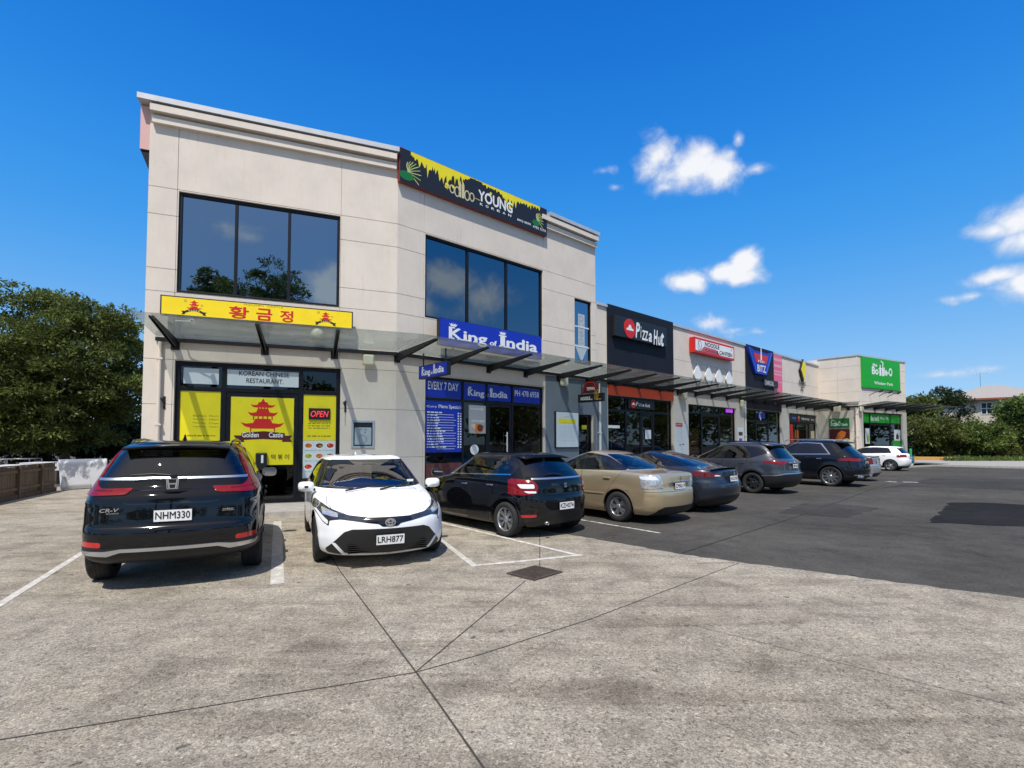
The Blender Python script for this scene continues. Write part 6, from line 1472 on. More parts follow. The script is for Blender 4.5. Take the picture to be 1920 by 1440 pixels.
def curve(poly, r=.03, n=4):
    """round the corners of a polygon"""
    o = []; m = len(poly)
    for i in range(m):
        p0, p1, p2 = Vector(poly[i - 1][:2]), Vector(poly[i][:2]), Vector(poly[(i + 1) % m][:2])
        rr = poly[i][2] if len(poly[i]) > 2 else r
        rr = min(rr, (p1 - p0).length * .45, (p2 - p1).length * .45)
        a = p1 + (p0 - p1).normalized() * rr; b = p1 + (p2 - p1).normalized() * rr
        if rr < 1e-4: o.append(tuple(p1)); continue
        for k in range(n + 1):
            s = k / n; q = a * (1 - s) ** 2 + p1 * 2 * s * (1 - s) + b * s * s; o.append(tuple(q))
    return o

class Shell:
    def __init__(self, keys, xm, n=44, step=.045, wheels=(), flare=.02, tpf=.10, tpr=.09, crown=None):
        K_ = np.array([k + (0,) * (8 - len(k)) for k in keys], float)
        d = np.abs(np.diff(K_, axis=0)); T = np.concatenate([[0], np.cumsum(d[:, 0] + .5 * d[:, 1] + .5 * d[:, 2] + .8 * d[:, 3])])
        t = [0.0]
        for i in range(len(T) - 1):
            k = max(2, int(round((T[i + 1] - T[i]) / step)))
            t += list(T[i] + (T[i + 1] - T[i]) * np.arange(1, k + 1) / k)
        q = pchip(np.array(t), T, K_)
        rings = []
        for z, xf, xr, w, bf, rf, br, rr in q:
            f = half_ring(xf, xm, w, bf, rf, tpf, n); b = half_ring(xr, xm, w, br, rr, tpr, n)
            h = np.concatenate([f, b[::-1][1:]])
            full = np.concatenate([h, np.stack([h[1:-1, 0], -h[1:-1, 1]], 1)[::-1]])
            rings.append(np.concatenate([full, np.full((len(full), 1), z)], 1))
        V = np.array(rings)
        for (wx, wz, wr) in wheels:                                  # arch flares
            r = np.hypot(V[..., 0] - wx, V[..., 2] - wz)
            bump = np.clip(1 - np.abs(r - wr - .02) / .13, 0, 1) ** 2 * flare
            V[..., 1] += np.sign(V[..., 1]) * bump * (np.abs(V[..., 1]) > .5 * np.abs(V[..., 1]).max())
        if crown is not None: V = crown(V)
        nr, nc = V.shape[:2]
        self.xm = xm
        bm = bmesh.new(); self.bm = bm
        vs = [bm.verts.new(p) for p in V.reshape(-1, 3)]
        for i in range(nr - 1):
            for k in range(nc):
                k2 = (k + 1) % nc
                bm.faces.new((vs[i * nc + k], vs[i * nc + k2], vs[(i + 1) * nc + k2], vs[(i + 1) * nc + k]))
        bm.faces.new([vs[k] for k in range(nc)][::-1]); bm.faces.new([vs[(nr - 1) * nc + k] for k in range(nc)])
        bm.normal_update()
        self.nl = bm.verts.layers.float_vector.new('n0'); self.tl = bm.faces.layers.int.new('tag')
        for v in bm.verts: v[self.nl] = v.normal
        self.tags = {None: 0}; self.names = [None]
        self.zcap = V[:, 0, 2].max()
    def _cond(self, view):
        s, thr = view
        ax = {'L': (1, 1), 'R': (1, -1), 'F': (0, 1), 'B': (0, -1), 'T': (2, 1)}[s]
        return ax[0], ax[1], thr
    def cut(self, name, view, poly, thr=None, only=None, lim=None, carve=True):
        """cut the shell along poly, seen from view (L, R, F, B, T), and call what lies inside `name`"""
        if name not in self.tags: self.tags[name] = len(self.names); self.names.append(name)
        tg = self.tags[name]; bm = self.bm
        thr = thr if thr is not None else {'L': .25, 'R': .25, 'F': .12, 'B': .10, 'T': .3}[view]
        a, sg, thr = self._cond((view, thr)); u, w = {1: (0, 2), 0: (1, 2), 2: (0, 1)}[a]
        only_t = None if only is None else {self.tags.get(o, -1) for o in (only if isinstance(only, (list, tuple)) else [only])}
        P = np.array([p[:2] for p in poly]); lo = P.min(0) - .002; hi = P.max(0) + .002
        def ok(f):
            if f.normal[a] * sg < thr: return False
            if only_t is not None and f[self.tl] not in only_t: return False
            us = [v.co[u] for v in f.verts]; ws = [v.co[w] for v in f.verts]
            return max(us) > lo[0] and min(us) < hi[0] and max(ws) > lo[1] and min(ws) < hi[1]
        C = [f for f in bm.faces if ok(f)]
        if lim: C = [f for f in C if lim[1] < f.calc_center_median()[lim[0]] < lim[2]]
        if a == 0: C = [f for f in C if (f.calc_center_median().x - self.xm) * sg > 0]
        n = len(P)
        if carve:
            for i in range(n):
                p, q = P[i], P[(i + 1) % n]
                d = q - p; l = math.hypot(*d)
                if l < 1e-5: continue
                l0 = np.minimum(p, q) - 1e-4; l1 = np.maximum(p, q) + 1e-4
                nn_ = (d[1] / l, -d[0] / l)
                sel = []
                for f in C:
                    us = [v.co[u] for v in f.verts]; ws = [v.co[w] for v in f.verts]
                    if max(us) < l0[0] or min(us) > l1[0] or max(ws) < l0[1] or min(ws) > l1[1]: continue
                    ds = [(x - p[0]) * nn_[0] + (y - p[1]) * nn_[1] for x, y in zip(us, ws)]
                    if min(ds) > -1e-5 or max(ds) < 1e-5: continue
                    sel.append(f)
                if not sel: continue
                co = [0, 0, 0]; no = [0, 0, 0]; co[u], co[w] = p; no[u], no[w] = nn_
                ss = set(sel)
                geom = list({v for f in sel for v in f.verts}) + list({e for f in sel for e in f.edges}) + sel
                r = bmesh.ops.bisect_plane(bm, geom=geom, plane_co=co, plane_no=no, dist=1e-5)
                new = [g for g in r['geom'] if isinstance(g, bmesh.types.BMFace)]
                C = list(set([f for f in C if f.is_valid]) | set(new))
        cs = [f.calc_center_median() for f in C]
        if not cs: return self
        arr = np.array([(c[u], c[w]) for c in cs]); ins = inside(P.tolist(), arr[:, 0], arr[:, 1])
        for f, i in zip(C, ins):
            if i: f[self.tl] = tg
        return self
    def both(self, name, poly, **k):
        self.cut(name + '/L', 'L', poly, **k); self.cut(name + '/R', 'R', poly, **k); return self
    def pair(self, name, view, poly, **k):
        """mirror-image pair of regions on the front or the back"""
        self.cut(name + '/L', view, poly, **k); self.cut(name + '/R', view, [(-p[0], p[1]) for p in poly], **k); return self
    def drop(self, names):
        ts = {self.tags[n] for n in names if n in self.tags}
        bmesh.ops.delete(self.bm, geom=[f for f in self.bm.faces if f[self.tl] in ts], context='FACES')
    def part(self, names, pname, m, parent, out=0.0, M=None, inset=0.0):
        ts = {self.tags[n] for n in names if n in self.tags}
        fs = [f for f in self.bm.faces if f[self.tl] in ts]
        if not fs: return None
        idx = {}; vs = []; ns = []; F = []
        for f in fs:
            r = []
            for v in f.verts:
                if v not in idx: idx[v] = len(vs); vs.append(v.co.copy()); ns.append(Vector(v[self.nl]).normalized())
                r.append(idx[v])
            F.append(r)
        if out:
            b0 = len(vs)
            ec = {}
            for r in F:
                for i in range(len(r)):
                    e = (r[i], r[(i + 1) % len(r)]); ec[e] = 1
            edge = [e for e in ec if (e[1], e[0]) not in ec]
            base = [v.copy() for v in vs]; vs = [v + nn_ * out for v, nn_ in zip(vs, ns)]
            ns0 = list(ns); add = {}
            for e in edge:
                for i in e:
                    if i not in add:
                        add[i] = len(vs); vs.append(base[i] - ns0[i] * .004); ns.append(ns0[i])
                F.append([e[1], e[0], add[e[0]], add[e[1]]])
        me = bpy.data.meshes.new(pname)
        me.from_pydata([v[:] for v in vs], [], F); me.materials.append(m)
        me.polygons.foreach_set('use_smooth', np.ones(len(F), bool)); me.update()
        me.normals_split_custom_set_from_vertices([n[:] for n in ns])
        o = bpy.data.objects.new(pname, me); COL.objects.link(o); o.parent = parent
        reg(o, M if M is not None else WM[parent])
        return o

def spokes(mb, R0, R1, n, y, w0, w1, dep=.03, twin=0.0, mi=0, curve_=0.0, ph=0.0):
    for k in range(n):
        a = 2 * math.pi * k / n + ph
        for s in ((-1, 1) if twin else (0,)):
            a1 = a + s * twin
            p = Vector((R0 * math.cos(a + s * twin * .6), y + dep, R0 * math.sin(a + s * twin * .6))); q = Vector((R1 * math.cos(a1 + curve_), y, R1 * math.sin(a1 + curve_)))
            mb.bar(p, q, w0, .035, up=(0, 1, 0), w2=w1, h2=.025, mi=mi)

def wheel(parent, M, R_, wd, rim_r, m_rim, m_face, style, side):
    """wheel lying on the car's side: y outward for side=+1"""
    o = thing('wheel', None, None, M); o.parent = parent; reg(o, M)
    s = side
    t = MB(); h = wd / 2
    prof = [(rim_r - .01, -h * .85), (rim_r + .02, -h), (R_ - .035, -h * 1.02), (R_ - .008, -h * .86), (R_, -h * .6), (R_, h * .6), (R_ - .008, h * .86), (R_ - .035, h * 1.02), (rim_r + .02, h), (rim_r - .01, h * .85)]
    t.lathe(prof, 44, 'Y'); 
    for k in (-.35, 0, .35): t.lathe([(R_ + .001, h * (k - .06)), (R_ + .0015, h * (k + .06))], 44, 'Y', mi=1)
    t.build('tyre', [MATS['tyre'], MATS['car_black']], o)
    r = MB(); yo = s * h * .78
    r.lathe([(rim_r, yo), (rim_r - .012, yo + s * .012), (rim_r - .022, yo), (rim_r - .03, yo - s * .04), (rim_r - .045, -s * h * .5)], 40, 'Y', mi=1)
    r.lathe([(rim_r - .045, -s * h * .5), (0.01, -s * h * .5)], 40, 'Y', mi=2)
    r.lathe([(rim_r * .62, -s * h * .15), (.03, -s * h * .15), (.03, -s * h * .13)], 32, 'Y', mi=3)          # brake disc
    kind, n = style
    yb = yo - s * .012
    R1 = rim_r - .02
    if kind == 'multi':
        spokes(r, .055, R1, n, yb, .03, .021, -s * .02, .10, 1)
    elif kind == 'five':
        spokes(r, .05, R1, n, yb, .085, .06, -s * .015, 0, 1)
    elif kind == 'twin':
        spokes(r, .055, R1, n, yb, .05, .032, -s * .02, .20, 1)
    elif kind == 'y':
        spokes(r, .05, R1 * .55, n, yb - s * .005, .05, .045, -s * .012, 0, 1); spokes(r, R1 * .5, R1, n, yb, .03, .024, -s * .003, .19, 1)
    elif kind == 'aero':
        spokes(r, .05, R1, n, yb, .11, .13, -s * .01, 0, 1)
    r.lathe([(.001, yb + s * .006), (.05, yb + s * .004), (.062, yb - s * .02), (.062, -s * h * .2)], 20, 'Y', mi=1)
    for k in range(5):
        a = 2 * math.pi * k / 5 + .3; r.lathe([(.001, yb + s * .004), (.009, yb + s * .003), (.009, yb - s * .01)], 6, 'Y', c=(.043 * math.cos(a), 0, .043 * math.sin(a)), mi=0)
    r.build('rim', [MATS['car_black'], m_face, MATS['car_black'], MATS['steel']], o)
    return o

def car_seats(parent, rows, w, zf, m):
    for x, zs in rows:
        for y in (-w, w):
            mb = MB()
            mb.box(x - .26, x + .26, y - .25, y + .25, zs - .16, zs)
            vs = MB().box(-.07, .07, -.24, .24, 0, .58).xform(Matrix.Translation((x - .25, y, zs - .02)) @ Matrix.Rotation(R(-16), 4, 'Y'))
            mb.add(vs.v, vs.f)
            vs = MB().box(-.045, .045, -.13, .13, .60, .78).xform(Matrix.Translation((x - .25, y, zs - .02)) @ Matrix.Rotation(R(-16), 4, 'Y'))
            mb.add(vs.v, vs.f)
            mb.build('seat', m, parent, bevel=.03)

def plate_mesh(parent, txt, M, w=.36, h=.125, dark=False):
    """number plate: x to the right as read, z up, facing -y"""
    f = MB(); f.box(-w / 2 - .006, w / 2 + .006, 0, .012, -h / 2 - .006, h / 2 + .006, 1); f.box(-w / 2, w / 2, -.004, 0.001, -h / 2, h / 2, 0)
    o = f.build('number_plate', [MATS['plate_white'], MATS['car_black']], parent, M)
    t = MB(); text_into(t, txt, -w * .46, w * .46, -h * .30, h * .36, -.0055, bold=.03)
    t.build('lettering', MATS['plate_ink'], o)
    return o

def mirror_part(parent, M, side, m_top, m_low=None, sz=1.0):
    """wing mirror at the door; y outward"""
    mb = MB()
    n = 18; prof = []
    body = []
    for i, (x, s) in enumerate(((.10, .25), (.085, .7), (.05, .95), (0, 1.0), (-.035, .97), (-.045, .93))):
        body.append([(x * sz, side * (.13 + .115 * s * math.copysign(abs(math.cos(2 * math.pi * k / n)) ** .6, math.cos(2 * math.pi * k / n))) * sz,
                      .075 * s * math.copysign(abs(math.sin(2 * math.pi * k / n)) ** .6, math.sin(2 * math.pi * k / n)) * sz) for k in range(n)])
    vs = [p for r in body for p in r]; fs = []
    for i in range(len(body) - 1):
        for k in range(n):
            k2 = (k + 1) % n; q = (i * n + k, i * n + k2, (i + 1) * n + k2, (i + 1) * n + k); fs.append(q if side < 0 else q[::-1])
    mb.add(vs, fs, 0, True); mb.add(body[0], [tuple(range(n))], 0, True)
    mb.add(body[-1], [tuple(range(n))], 2)
    mb.bar((.02 * sz, 0, -.05 * sz), (.01 * sz, side * .10 * sz, -.03 * sz), .05, .035, mi=1)
    return mb.build('wing_mirror', [m_top, MATS['car_black'], MATS['mirror_glass']], parent, M)
def build_crv():
    M = PLACE['crv']
    car = thing('parked_car', 'black SUV with tall red L-shaped tail lights, parked nose to the yellow shopfront', 'car', M, 'cars parked in front of the shops')
    K_ = [(.31, 2.08, -2.10, .80, .25, .2, .12, .15), (.36, 2.20, -2.22, .875, .3, .25, .14, .2), (.44, 2.27, -2.27, .905, .32, .3, .15, .18), (.60, 2.31, -2.29, .922, .34, .3, .15, .19),
          (.685, 2.31, -2.285, .925, .35, .3, .15, .19), (.73, 2.30, -2.25, .925, .35, .3, .14, .19), (.90, 2.25, -2.225, .920, .36, .32, .13, .19), (.97, 2.15, -2.215, .915, .36, .34, .13, .18),
          (1.03, 1.82, -2.20, .905, .36, .34, .13, .18), (1.09, 1.40, -2.16, .89, .34, .3, .13, .18), (1.13, 1.08, -2.115, .872, .33, .3, .13, .17), (1.22, .93, -2.06, .83, .32, .28, .12, .16), (1.40, .62, -1.955, .755, .28, .26, .11, .20),
          (1.53, .38, -1.86, .675, .22, .25, .10, .18), (1.60, .22, -1.80, .615, .2, .25, .1, .18), (1.645, .02, -1.72, .54, .2, .3, .1, .18), (1.672, -.25, -1.55, .42, .2, .3, .1, .18), (1.685, -.5, -1.2, .18, .1, .1, .05, .1)]
    wh = [(1.36, .355), (-1.30, .355)]; ra = .425
    sh = Shell(K_, -.35, n=46, wheels=[(x, z, ra) for x, z in wh], flare=.022)
    P = MATS['paint_black']
    # sides
    sh.both('cladding', [(-2.4, .1), (2.4, .1), (2.4, .36), (1.9, .38), (-1.8, .38), (-2.4, .45)])
    arch_trim(sh, wh, ra, .06)
    dlo = curve([(1.02, 1.115, .02), (.62, 1.36), (.30, 1.535, .10), (-.6, 1.575, .2), (-1.35, 1.54, .06), (-1.86, 1.30, .05), (-1.80, 1.20, .04), (-.9, 1.125)], .03)
    sh.both('trim', grow(dlo, .02))
    fd = curve([(1.00, 1.10, .03), (.30, 1.57, .1), (-.18, 1.60, .03), (-.22, 1.0, .03), (-.22, .40, .05), (.95, .38, .08), (1.03, .62)], .03)
    rd = curve([(-.235, 1.60, .03), (-1.05, 1.58, .08), (-1.22, 1.12, .06), (-.93, .78, .1), (-.85, .42, .06), (-.235, .40, .03)], .03)
    for nm, p in (('front_door', fd), ('rear_door', rd)):
        low = [q if q[1] < 1.10 else (q[0], 1.10) for q in p]
        sh.both('gap', grow(low, .007)); sh.both(nm, low)
    for nm, p in (('w1', [(.88, 1.135), (.55, 1.36), (.28, 1.51), (-.16, 1.55), (-.17, 1.13)]), ('w2', [(-.26, 1.13), (-.25, 1.55), (-1.10, 1.525), (-1.20, 1.15)]),
                  ('w3', [(-1.27, 1.16), (-1.17, 1.52), (-1.36, 1.51), (-1.78, 1.28), (-1.74, 1.20)])):
        sh.both(nm, curve(p, .03), thr=.2)
    # tail
    tg = curve([(.80, 1.06), (.665, 1.605, .02), (-.665, 1.605, .02), (-.80, 1.06), (-.76, .72, .03), (.76, .72, .03)], .03)
    sh.cut('gap', 'B', grow(tg, .009)); sh.cut('tailgate', 'B', tg)
    sh.cut('rw', 'B', curve([(.73, 1.262), (.60, 1.55), (-.60, 1.55), (-.73, 1.262)], .04))
    sh.cut('bumper', 'B', curve([(1.0, .695), (1.0, .18), (-1.0, .18), (-1.0, .695)], .02), thr=.02)
    sh.cut('bumper_l', 'B', curve([(.95, .55), (.62, .50), (-.62, .50), (-.95, .55), (-1.0, .18), (1.0, .18)], .02), thr=-.1, lim=(0, -3, -1.7))
    V_ = [(.95, 1.225, .05), (.95, 1.10, .06), (.80, 1.055, .03), (.44, 1.065, .03), (.38, 1.13, .02), (.68, 1.125, .03), (.755, 1.19, .05), (.665, 1.42), (.60, 1.60, .01), (.655, 1.60, .01), (.735, 1.44), (.835, 1.24, .04)]
    sh.pair('tail', 'B', curve(V_, .03), thr=-.25, lim=(0, -3, -1.50))
    sh.pair('tail_in', 'B', curve([(.90, 1.19), (.86, 1.19), (.78, 1.115), (.56, 1.105), (.58, 1.085), (.88, 1.11)], .02), thr=-.25, lim=(0, -3, -1.74))
    sh.cut('bar', 'B', [(.735, 1.245), (.735, 1.22), (-.735, 1.22), (-.735, 1.245)])
    sh.cut('gap', 'B', curve([(.46, .985), (.46, .97), (.40, .955), (-.40, .955), (-.46, .97), (-.46, .985), (-.40, .972), (.40, .972)], .0))
    sh.cut('pocket', 'B', curve([(.38, .95), (.30, .76), (-.30, .76), (-.38, .95)], .05))
    sh.pair('refl', 'B', curve([(.85, .575), (.64, .565), (.64, .51), (.85, .52)], .02), thr=.02)
    sh.cut('skid', 'B', curve([(.86, .475), (.83, .435), (.58, .415), (.46, .455), (-.46, .455), (-.58, .415), (-.83, .435), (-.86, .475), (-.60, .47), (-.46, .49), (.46, .49), (.60, .47)], .01), thr=.02)
    # front
    sh.cut('ws', 'F', curve([(.74, 1.15), (.60, 1.545), (-.60, 1.545), (-.74, 1.15)], .05))
    sh.cut('bonnet', 'T', curve([(1.2, .72), (2.12, .62), (2.2, 0), (2.12, -.62), (1.2, -.72)], .08))
    sh.pair('headlight', 'F', curve([(.88, .98), (.85, .86), (.45, .84), (.42, .90)], .03))
    sh.cut('grille', 'F', curve([(.62, .86), (.5, .62), (-.5, .62), (-.62, .86)], .05))
    arch(sh, wh, ra)
    b = sh.part([None, 'roof'], 'body', P, car)
    trim = sh.part(['trim/L', 'trim/R', 'gap/L', 'gap/R', 'gap'], 'window_trim', MATS['gloss_black'], car)
    for sd in 'LR':
        sh.part(['cladding/' + sd], 'cladding', MATS['car_black'], car)
        d1 = sh.part(['front_door/' + sd], 'front_door', P, car); d2 = sh.part(['rear_door/' + sd], 'rear_door', P, car)
        for w_, d in (('w1', d1), ('w2', d2), ('w3', car)): sh.part([w_ + '/' + sd], 'side_window', MATS['glass_tint'], d, out=-.002)
        y = 1 if sd == 'L' else -1
        for d, x in ((d1, -.08), (d2, -1.02)):
            h = MB(); h.bar((x + .09, y * .945, .955), (x - .09, y * .945, .955), .03, .03); h.build('handle', MATS['paint_black'], d, M, bevel=.008)
        mirror_part(car, M @ Matrix.Translation((.80, y * .86, 1.14)), y, P)
        tl = sh.part(['tail/' + sd], 'tail_light', MATS['lamp_red'], car, out=.014)
        sh.part(['tail_in/' + sd], 'lens', MATS['lamp_deep'], tl, out=.01)
        sh.part(['headlight/' + sd], 'headlight', MATS['lamp_smoke'], car, out=.004)
        sh.part(['refl/' + sd], 'reflector', MATS['reflector'], car, out=.006)
    t = sh.part(['tailgate', 'pocket'], 'tailgate', P, car)
    sh.part(['rw'], 'rear_window', MATS['glass_tint'], t, out=-.002)
    sh.part(['bar'], 'chrome_bar', MATS['satin'], t, out=.012)
    bp_ = sh.part(['bumper'], 'rear_bumper', P, car); sh.part(['bumper_l'], 'bumper_skirt', MATS['car_black'], car, out=.006); sh.part(['skid'], 'skid_strip', MATS['satin'], car, out=.016)
    sh.part(['ws'], 'windscreen', MATS['glass_tint'], car); sh.part(['bonnet'], 'bonnet', P, car); sh.part(['grille'], 'grille', MATS['car_black'], car, out=.004)
    back = M @ Matrix.Rotation(R(-90), 4, 'Z')       # x to the right as read from behind, -y to the rear
    def onb(x, z, off=0.0): return M @ Matrix.Translation((-2.20 - off, -x, z)) @ Matrix.Rotation(R(-90), 4, 'Z')
    plate_mesh(t, 'NHM330', onb(.02, .83, .055))
    e = MB(); e.plate([(-.14, .06), (-.07, -.07), (.07, -.07), (.14, .06)], -.004, .01); e.build('badge_plate', MATS['gloss_black'], t, onb(0, 1.18, -.012))
    e = MB()
    for s in (-1, 1): e.stroke([(s * .045, .045), (s * .032, -.045)], .016, -.006, .004)
    e.stroke([(-.038, .0), (.038, .0)], .014, -.0055, .004); e.stroke([(-.058, .055), (-.05, -.055), (.05, -.055), (.058, .055), (-.058, .055)], .008, -.005, .004)
    e.build('badge', MATS['satin'], t, onb(0, 1.18, .0))
    e = MB(); text_into(e, 'CR-V', -.085, .085, -.02, .02, -.004, bold=.03, shear=.25); text_into(e, 'SENSING', -.03, .085, -.042, -.03, -.004, bold=.02, shear=.2); e.build('model_badge', MATS['chrome'], t, onb(-.56, .915, .045))
    e = MB(); text_into(e, 'HYBRID', -.055, .055, -.008, .008, -.004, bold=.03, shear=.2); e.stroke([(-.06, -.016), (.06, -.016)], .004, -.004, 0); e.build('trim_badge', MATS['chrome'], t, onb(.56, .875, .045))
    w = MB(); w.tube([(-2.10, .02, 1.27), (-2.09, .20, 1.29), (-2.075, .42, 1.28)], [.016, .013, .007], 8); w.box(-2.12, -2.06, -.02, .04, 1.245, 1.28); w.build('wiper', MATS['wiper'], t, M)
    # roof spoiler, rails, fin
    sp = MB()
    n = 14; top = []
    for k in range(n + 1):
        y = -.545 + 1.09 * k / n; q = 1 - (abs(y) / .545) ** 6 * .6
        top += [(-1.55, y * .96, 1.648 * q + 1.655 * (1 - q) - .02 * (abs(y) / .545) ** 2), (-1.955 + .07 * (abs(y) / .545) ** 2, y * 1.0, 1.612 - .03 * (abs(y) / .545) ** 2), (-1.93 + .07 * (abs(y) / .545) ** 2, y, 1.585 - .03 * (abs(y) / .545) ** 2), (-1.60, y * .96, 1.56)]
    fs = []
    for k in range(n):
        for j in range(3): fs.append((4 * k + j, 4 * k + 4 + j, 4 * k + 5 + j, 4 * k + 1 + j))
    sp.add(top, fs, 0, True); sp.build('spoiler', MATS['gloss_black'], car, M, bevel=.004)
    for y in (-1, 1):
        r = MB(); r.tube([(.10, y * .56, 1.60), (-.05, y * .56, 1.67), (-.7, y * .555, 1.69), (-1.35, y * .54, 1.665), (-1.5, y * .53, 1.62)], .017, 10); r.build('roof_rail', MATS['gloss_black'], car, M)
    f = MB(); f.add([(-1.15, 0, 1.68), (-1.37, .028, 1.67), (-1.37, -.028, 1.67), (-1.33, 0, 1.765), (-1.38, 0, 1.745)], [(0, 1, 3), (0, 3, 2), (1, 4, 3), (2, 3, 4), (1, 2, 4)]); f.build('antenna_fin', MATS['gloss_black'], car, M)
    car_seats(car, [(.10, .72), (-.85, .74)], .38, .4, MATS['seat_dark'])
    finish(sh, car, M, wh, .355, .235, .235, .915, ('five', 5), None, MATS['rim_dark'])
    return car
def make_car(s):
    """one parked car from its outline table"""
    M = PLACE[s['key']]
    car = thing('parked_car', s['label'], 'car', M, 'cars parked in front of the shops')
    wh = s['wheels']; Rw = s['Rw']; ra = Rw + s.get('gap', .06)
    sh = Shell(s['keys'], s['xm'], n=s.get('n', 34), step=s.get('step', .06), wheels=[(x, z, ra) for x, z in wh], flare=s.get('flare', .016), tpf=s.get('tpf', .10), tpr=s.get('tpr', .09))
    P = MATS[s['paint']]; fine = s.get('fine', True); G = MATS[s['glass']]; rg = s.get('rg', .03)
    if 'sill' in s: sh.both('cladding', [(-2.6, .05), (2.6, .05), (2.6, s['sill']), (-2.6, s['sill'])], lim=(0, *s.get('sill_lim', (-1.7, 1.7))))
    if 'arch_trim' in s: arch_trim(sh, wh, ra, s['arch_trim'])
    dlo = curve(s['dlo'], rg); tw = s.get('trim_w', .018)
    if tw: sh.both('trim', grow(dlo, tw), thr=.12)
    for nm in ('front_door', 'rear_door'):
        p = curve(s[nm], .04)
        if fine: sh.both('gap', grow(p, .006))
        sh.both(nm, p)
    if tw: sh.both('trim', grow(dlo, tw), thr=.12)
    for i, w in enumerate(s['windows']): sh.both('w%d' % i, curve(w, rg), thr=.12)
    if 'chrome_dlo' in s:
        for w in s['chrome_dlo']: sh.both('chrome', w, thr=.12)
    if 'tailgate' in s:
        p = curve(s['tailgate'], .03)
        if fine: sh.cut('gap', 'B', grow(p, .007))
        sh.cut('tailgate', 'B', p)
    if 'boot_top' in s: sh.cut('tailgate', 'T', s['boot_top'])
    sh.cut('rw', 'B' , curve(s['rw'], .04), thr=s.get('rw_thr', .1), lim=s.get('rw_lim'))
    for nm, p, thr in s.get('rear_cuts', ()): sh.cut(nm, 'B', curve(p, .015), thr=thr)
    for nm, p in s.get('tail', ()): sh.pair(nm, 'B', curve(p, .02), thr=-.45, lim=(0, -3, s.get('tail_x', -1.5)))
    for nm, p in s.get('tail_side', ()): sh.both(nm, curve(p, .02), thr=-.1)
    for nm, p in s.get('rear_pairs', ()): sh.pair(nm, 'B', curve(p, .015), thr=-.2, lim=(0, -3, -1.4))
    sh.cut('ws', 'F', curve(s['ws'], .05), lim=(2, s['ws'][0][1] - .3, 3))
    for nm, p in s.get('front_cuts', ()): sh.cut(nm, 'F', curve(p, .02), thr=.0)
    for nm, p in s.get('front_pairs', ()): sh.pair(nm, 'F', curve(p, .015), thr=-.15, lim=(0, .9, 4))
    if 'bonnet' in s:
        p = curve(s['bonnet'], .06)
        if fine: sh.cut('gap', 'T', grow(p, .007), only=[None], lim=(0, .6, 4))
        sh.cut('bonnet', 'T', p, only=[None, 'gap'], lim=(0, .6, 4))
    if 'roof_dark' in s: sh.cut('roofglass', 'T', curve(s['roof_dark'], .08), thr=.55, lim=(2, 1.2, 3))
    arch(sh, wh, ra)
    used = {None, 'gap', 'trim/L', 'trim/R', 'gap/L', 'gap/R'}
    sh.part([None], 'body', P, car)
    sh.part(['trim/L', 'trim/R', 'gap', 'gap/L', 'gap/R'], 'window_trim', MATS['gloss_black'], car)
    sh.part(['chrome/L', 'chrome/R'], 'chrome_trim', MATS['chrome'], car, out=.008)
    for sd in 'LR':
        sh.part(['cladding/' + sd], 'cladding', MATS['car_black'], car)
        y = 1 if sd == 'L' else -1
        d = {}
        for nm in ('front_door', 'rear_door'): d[nm] = sh.part([nm + '/' + sd], nm, P, car)
        for i, w in enumerate(s['windows']):
            own = s.get('win_of', (0, 1, 2, 2))[i]; par = [d['front_door'], d['rear_door'], car][own] or car
            sh.part(['w%d/%s' % (i, sd)], 'side_window', G, par)
        for nm, (x, z) in zip(('front_door', 'rear_door'), s['handles']):
            h = MB(); w_ = s.get('handle_y', s['yo'] + .01); h.bar((x + .09, y * w_, z), (x - .09, y * w_, z + .004), .028, .032)
            h.bar((x + .07, y * (w_ - .02), z), (x + .05, y * (w_ - .05), z), .02, .02); h.build('handle', MATS[s.get('handle_mat', s['paint'])], d[nm] or car, M, bevel=.008)
        mx_, my_, mz_ = s['mirror']; mirror_part(car, M @ Matrix.Translation((mx_, y * my_, mz_)), y, MATS[s.get('mirror_mat', s['paint'])], sz=s.get('mirror_s', 1.0))
        tl = None
        for nm, mt in s.get('tail_mats', ()):
            o_ = sh.part([nm + '/' + sd], 'tail_light' if tl is None else 'lens', MATS[mt], tl or car, out=.010 if tl is None else .013); tl = tl or o_
        hl = None
        for nm, mt in s.get('front_mats', ()):
            o_ = sh.part([nm + '/' + sd], 'headlight' if hl is None else 'lamp', MATS[mt], hl or car, out=.004 if hl is None else .010); hl = hl or o_
        for nm, pn, mt, o_ in s.get('pair_parts', ()): sh.part([nm + '/' + sd], pn, MATS[mt], car, out=o_)
    t = sh.part(['tailgate'], s.get('gate_name', 'tailgate'), P, car) or car
    sh.part(['rw'], 'rear_window', MATS[s.get('rw_glass', s['glass'])], t if s.get('hatch', True) else car)
    for nm, pn, mt, o_ in s.get('parts', ()): sh.part([nm], pn, MATS[mt] if mt != 'paint' else P, car, out=o_)
    sh.part(['ws'], 'windscreen', MATS[s.get('ws_glass', s['glass'])], car)
    sh.part(['bonnet'], 'bonnet', P, car); sh.part(['roofglass'], 'glass_roof', MATS['gloss_black'], car)
    if 'plate' in s:
        x, z, txt, tilt = s['plate']; plate_mesh(t, txt, M @ Matrix.Translation((x, s.get('plate_y', 0), z)) @ Matrix.Rotation(R(-90), 4, 'Z') @ Matrix.Rotation(R(tilt), 4, 'X'))
    car_seats(car, s['seats'], s.get('seat_w', .36), .4, MATS[s.get('seat', 'seat_dark')])
    finish(sh, car, M, wh, Rw, s['rim'], s['wd'], s['yo'], s['style'], None, MATS[s['rim_mat']], well=.28)
    if 'extra' in s: s['extra'](car, t, M)
    return car

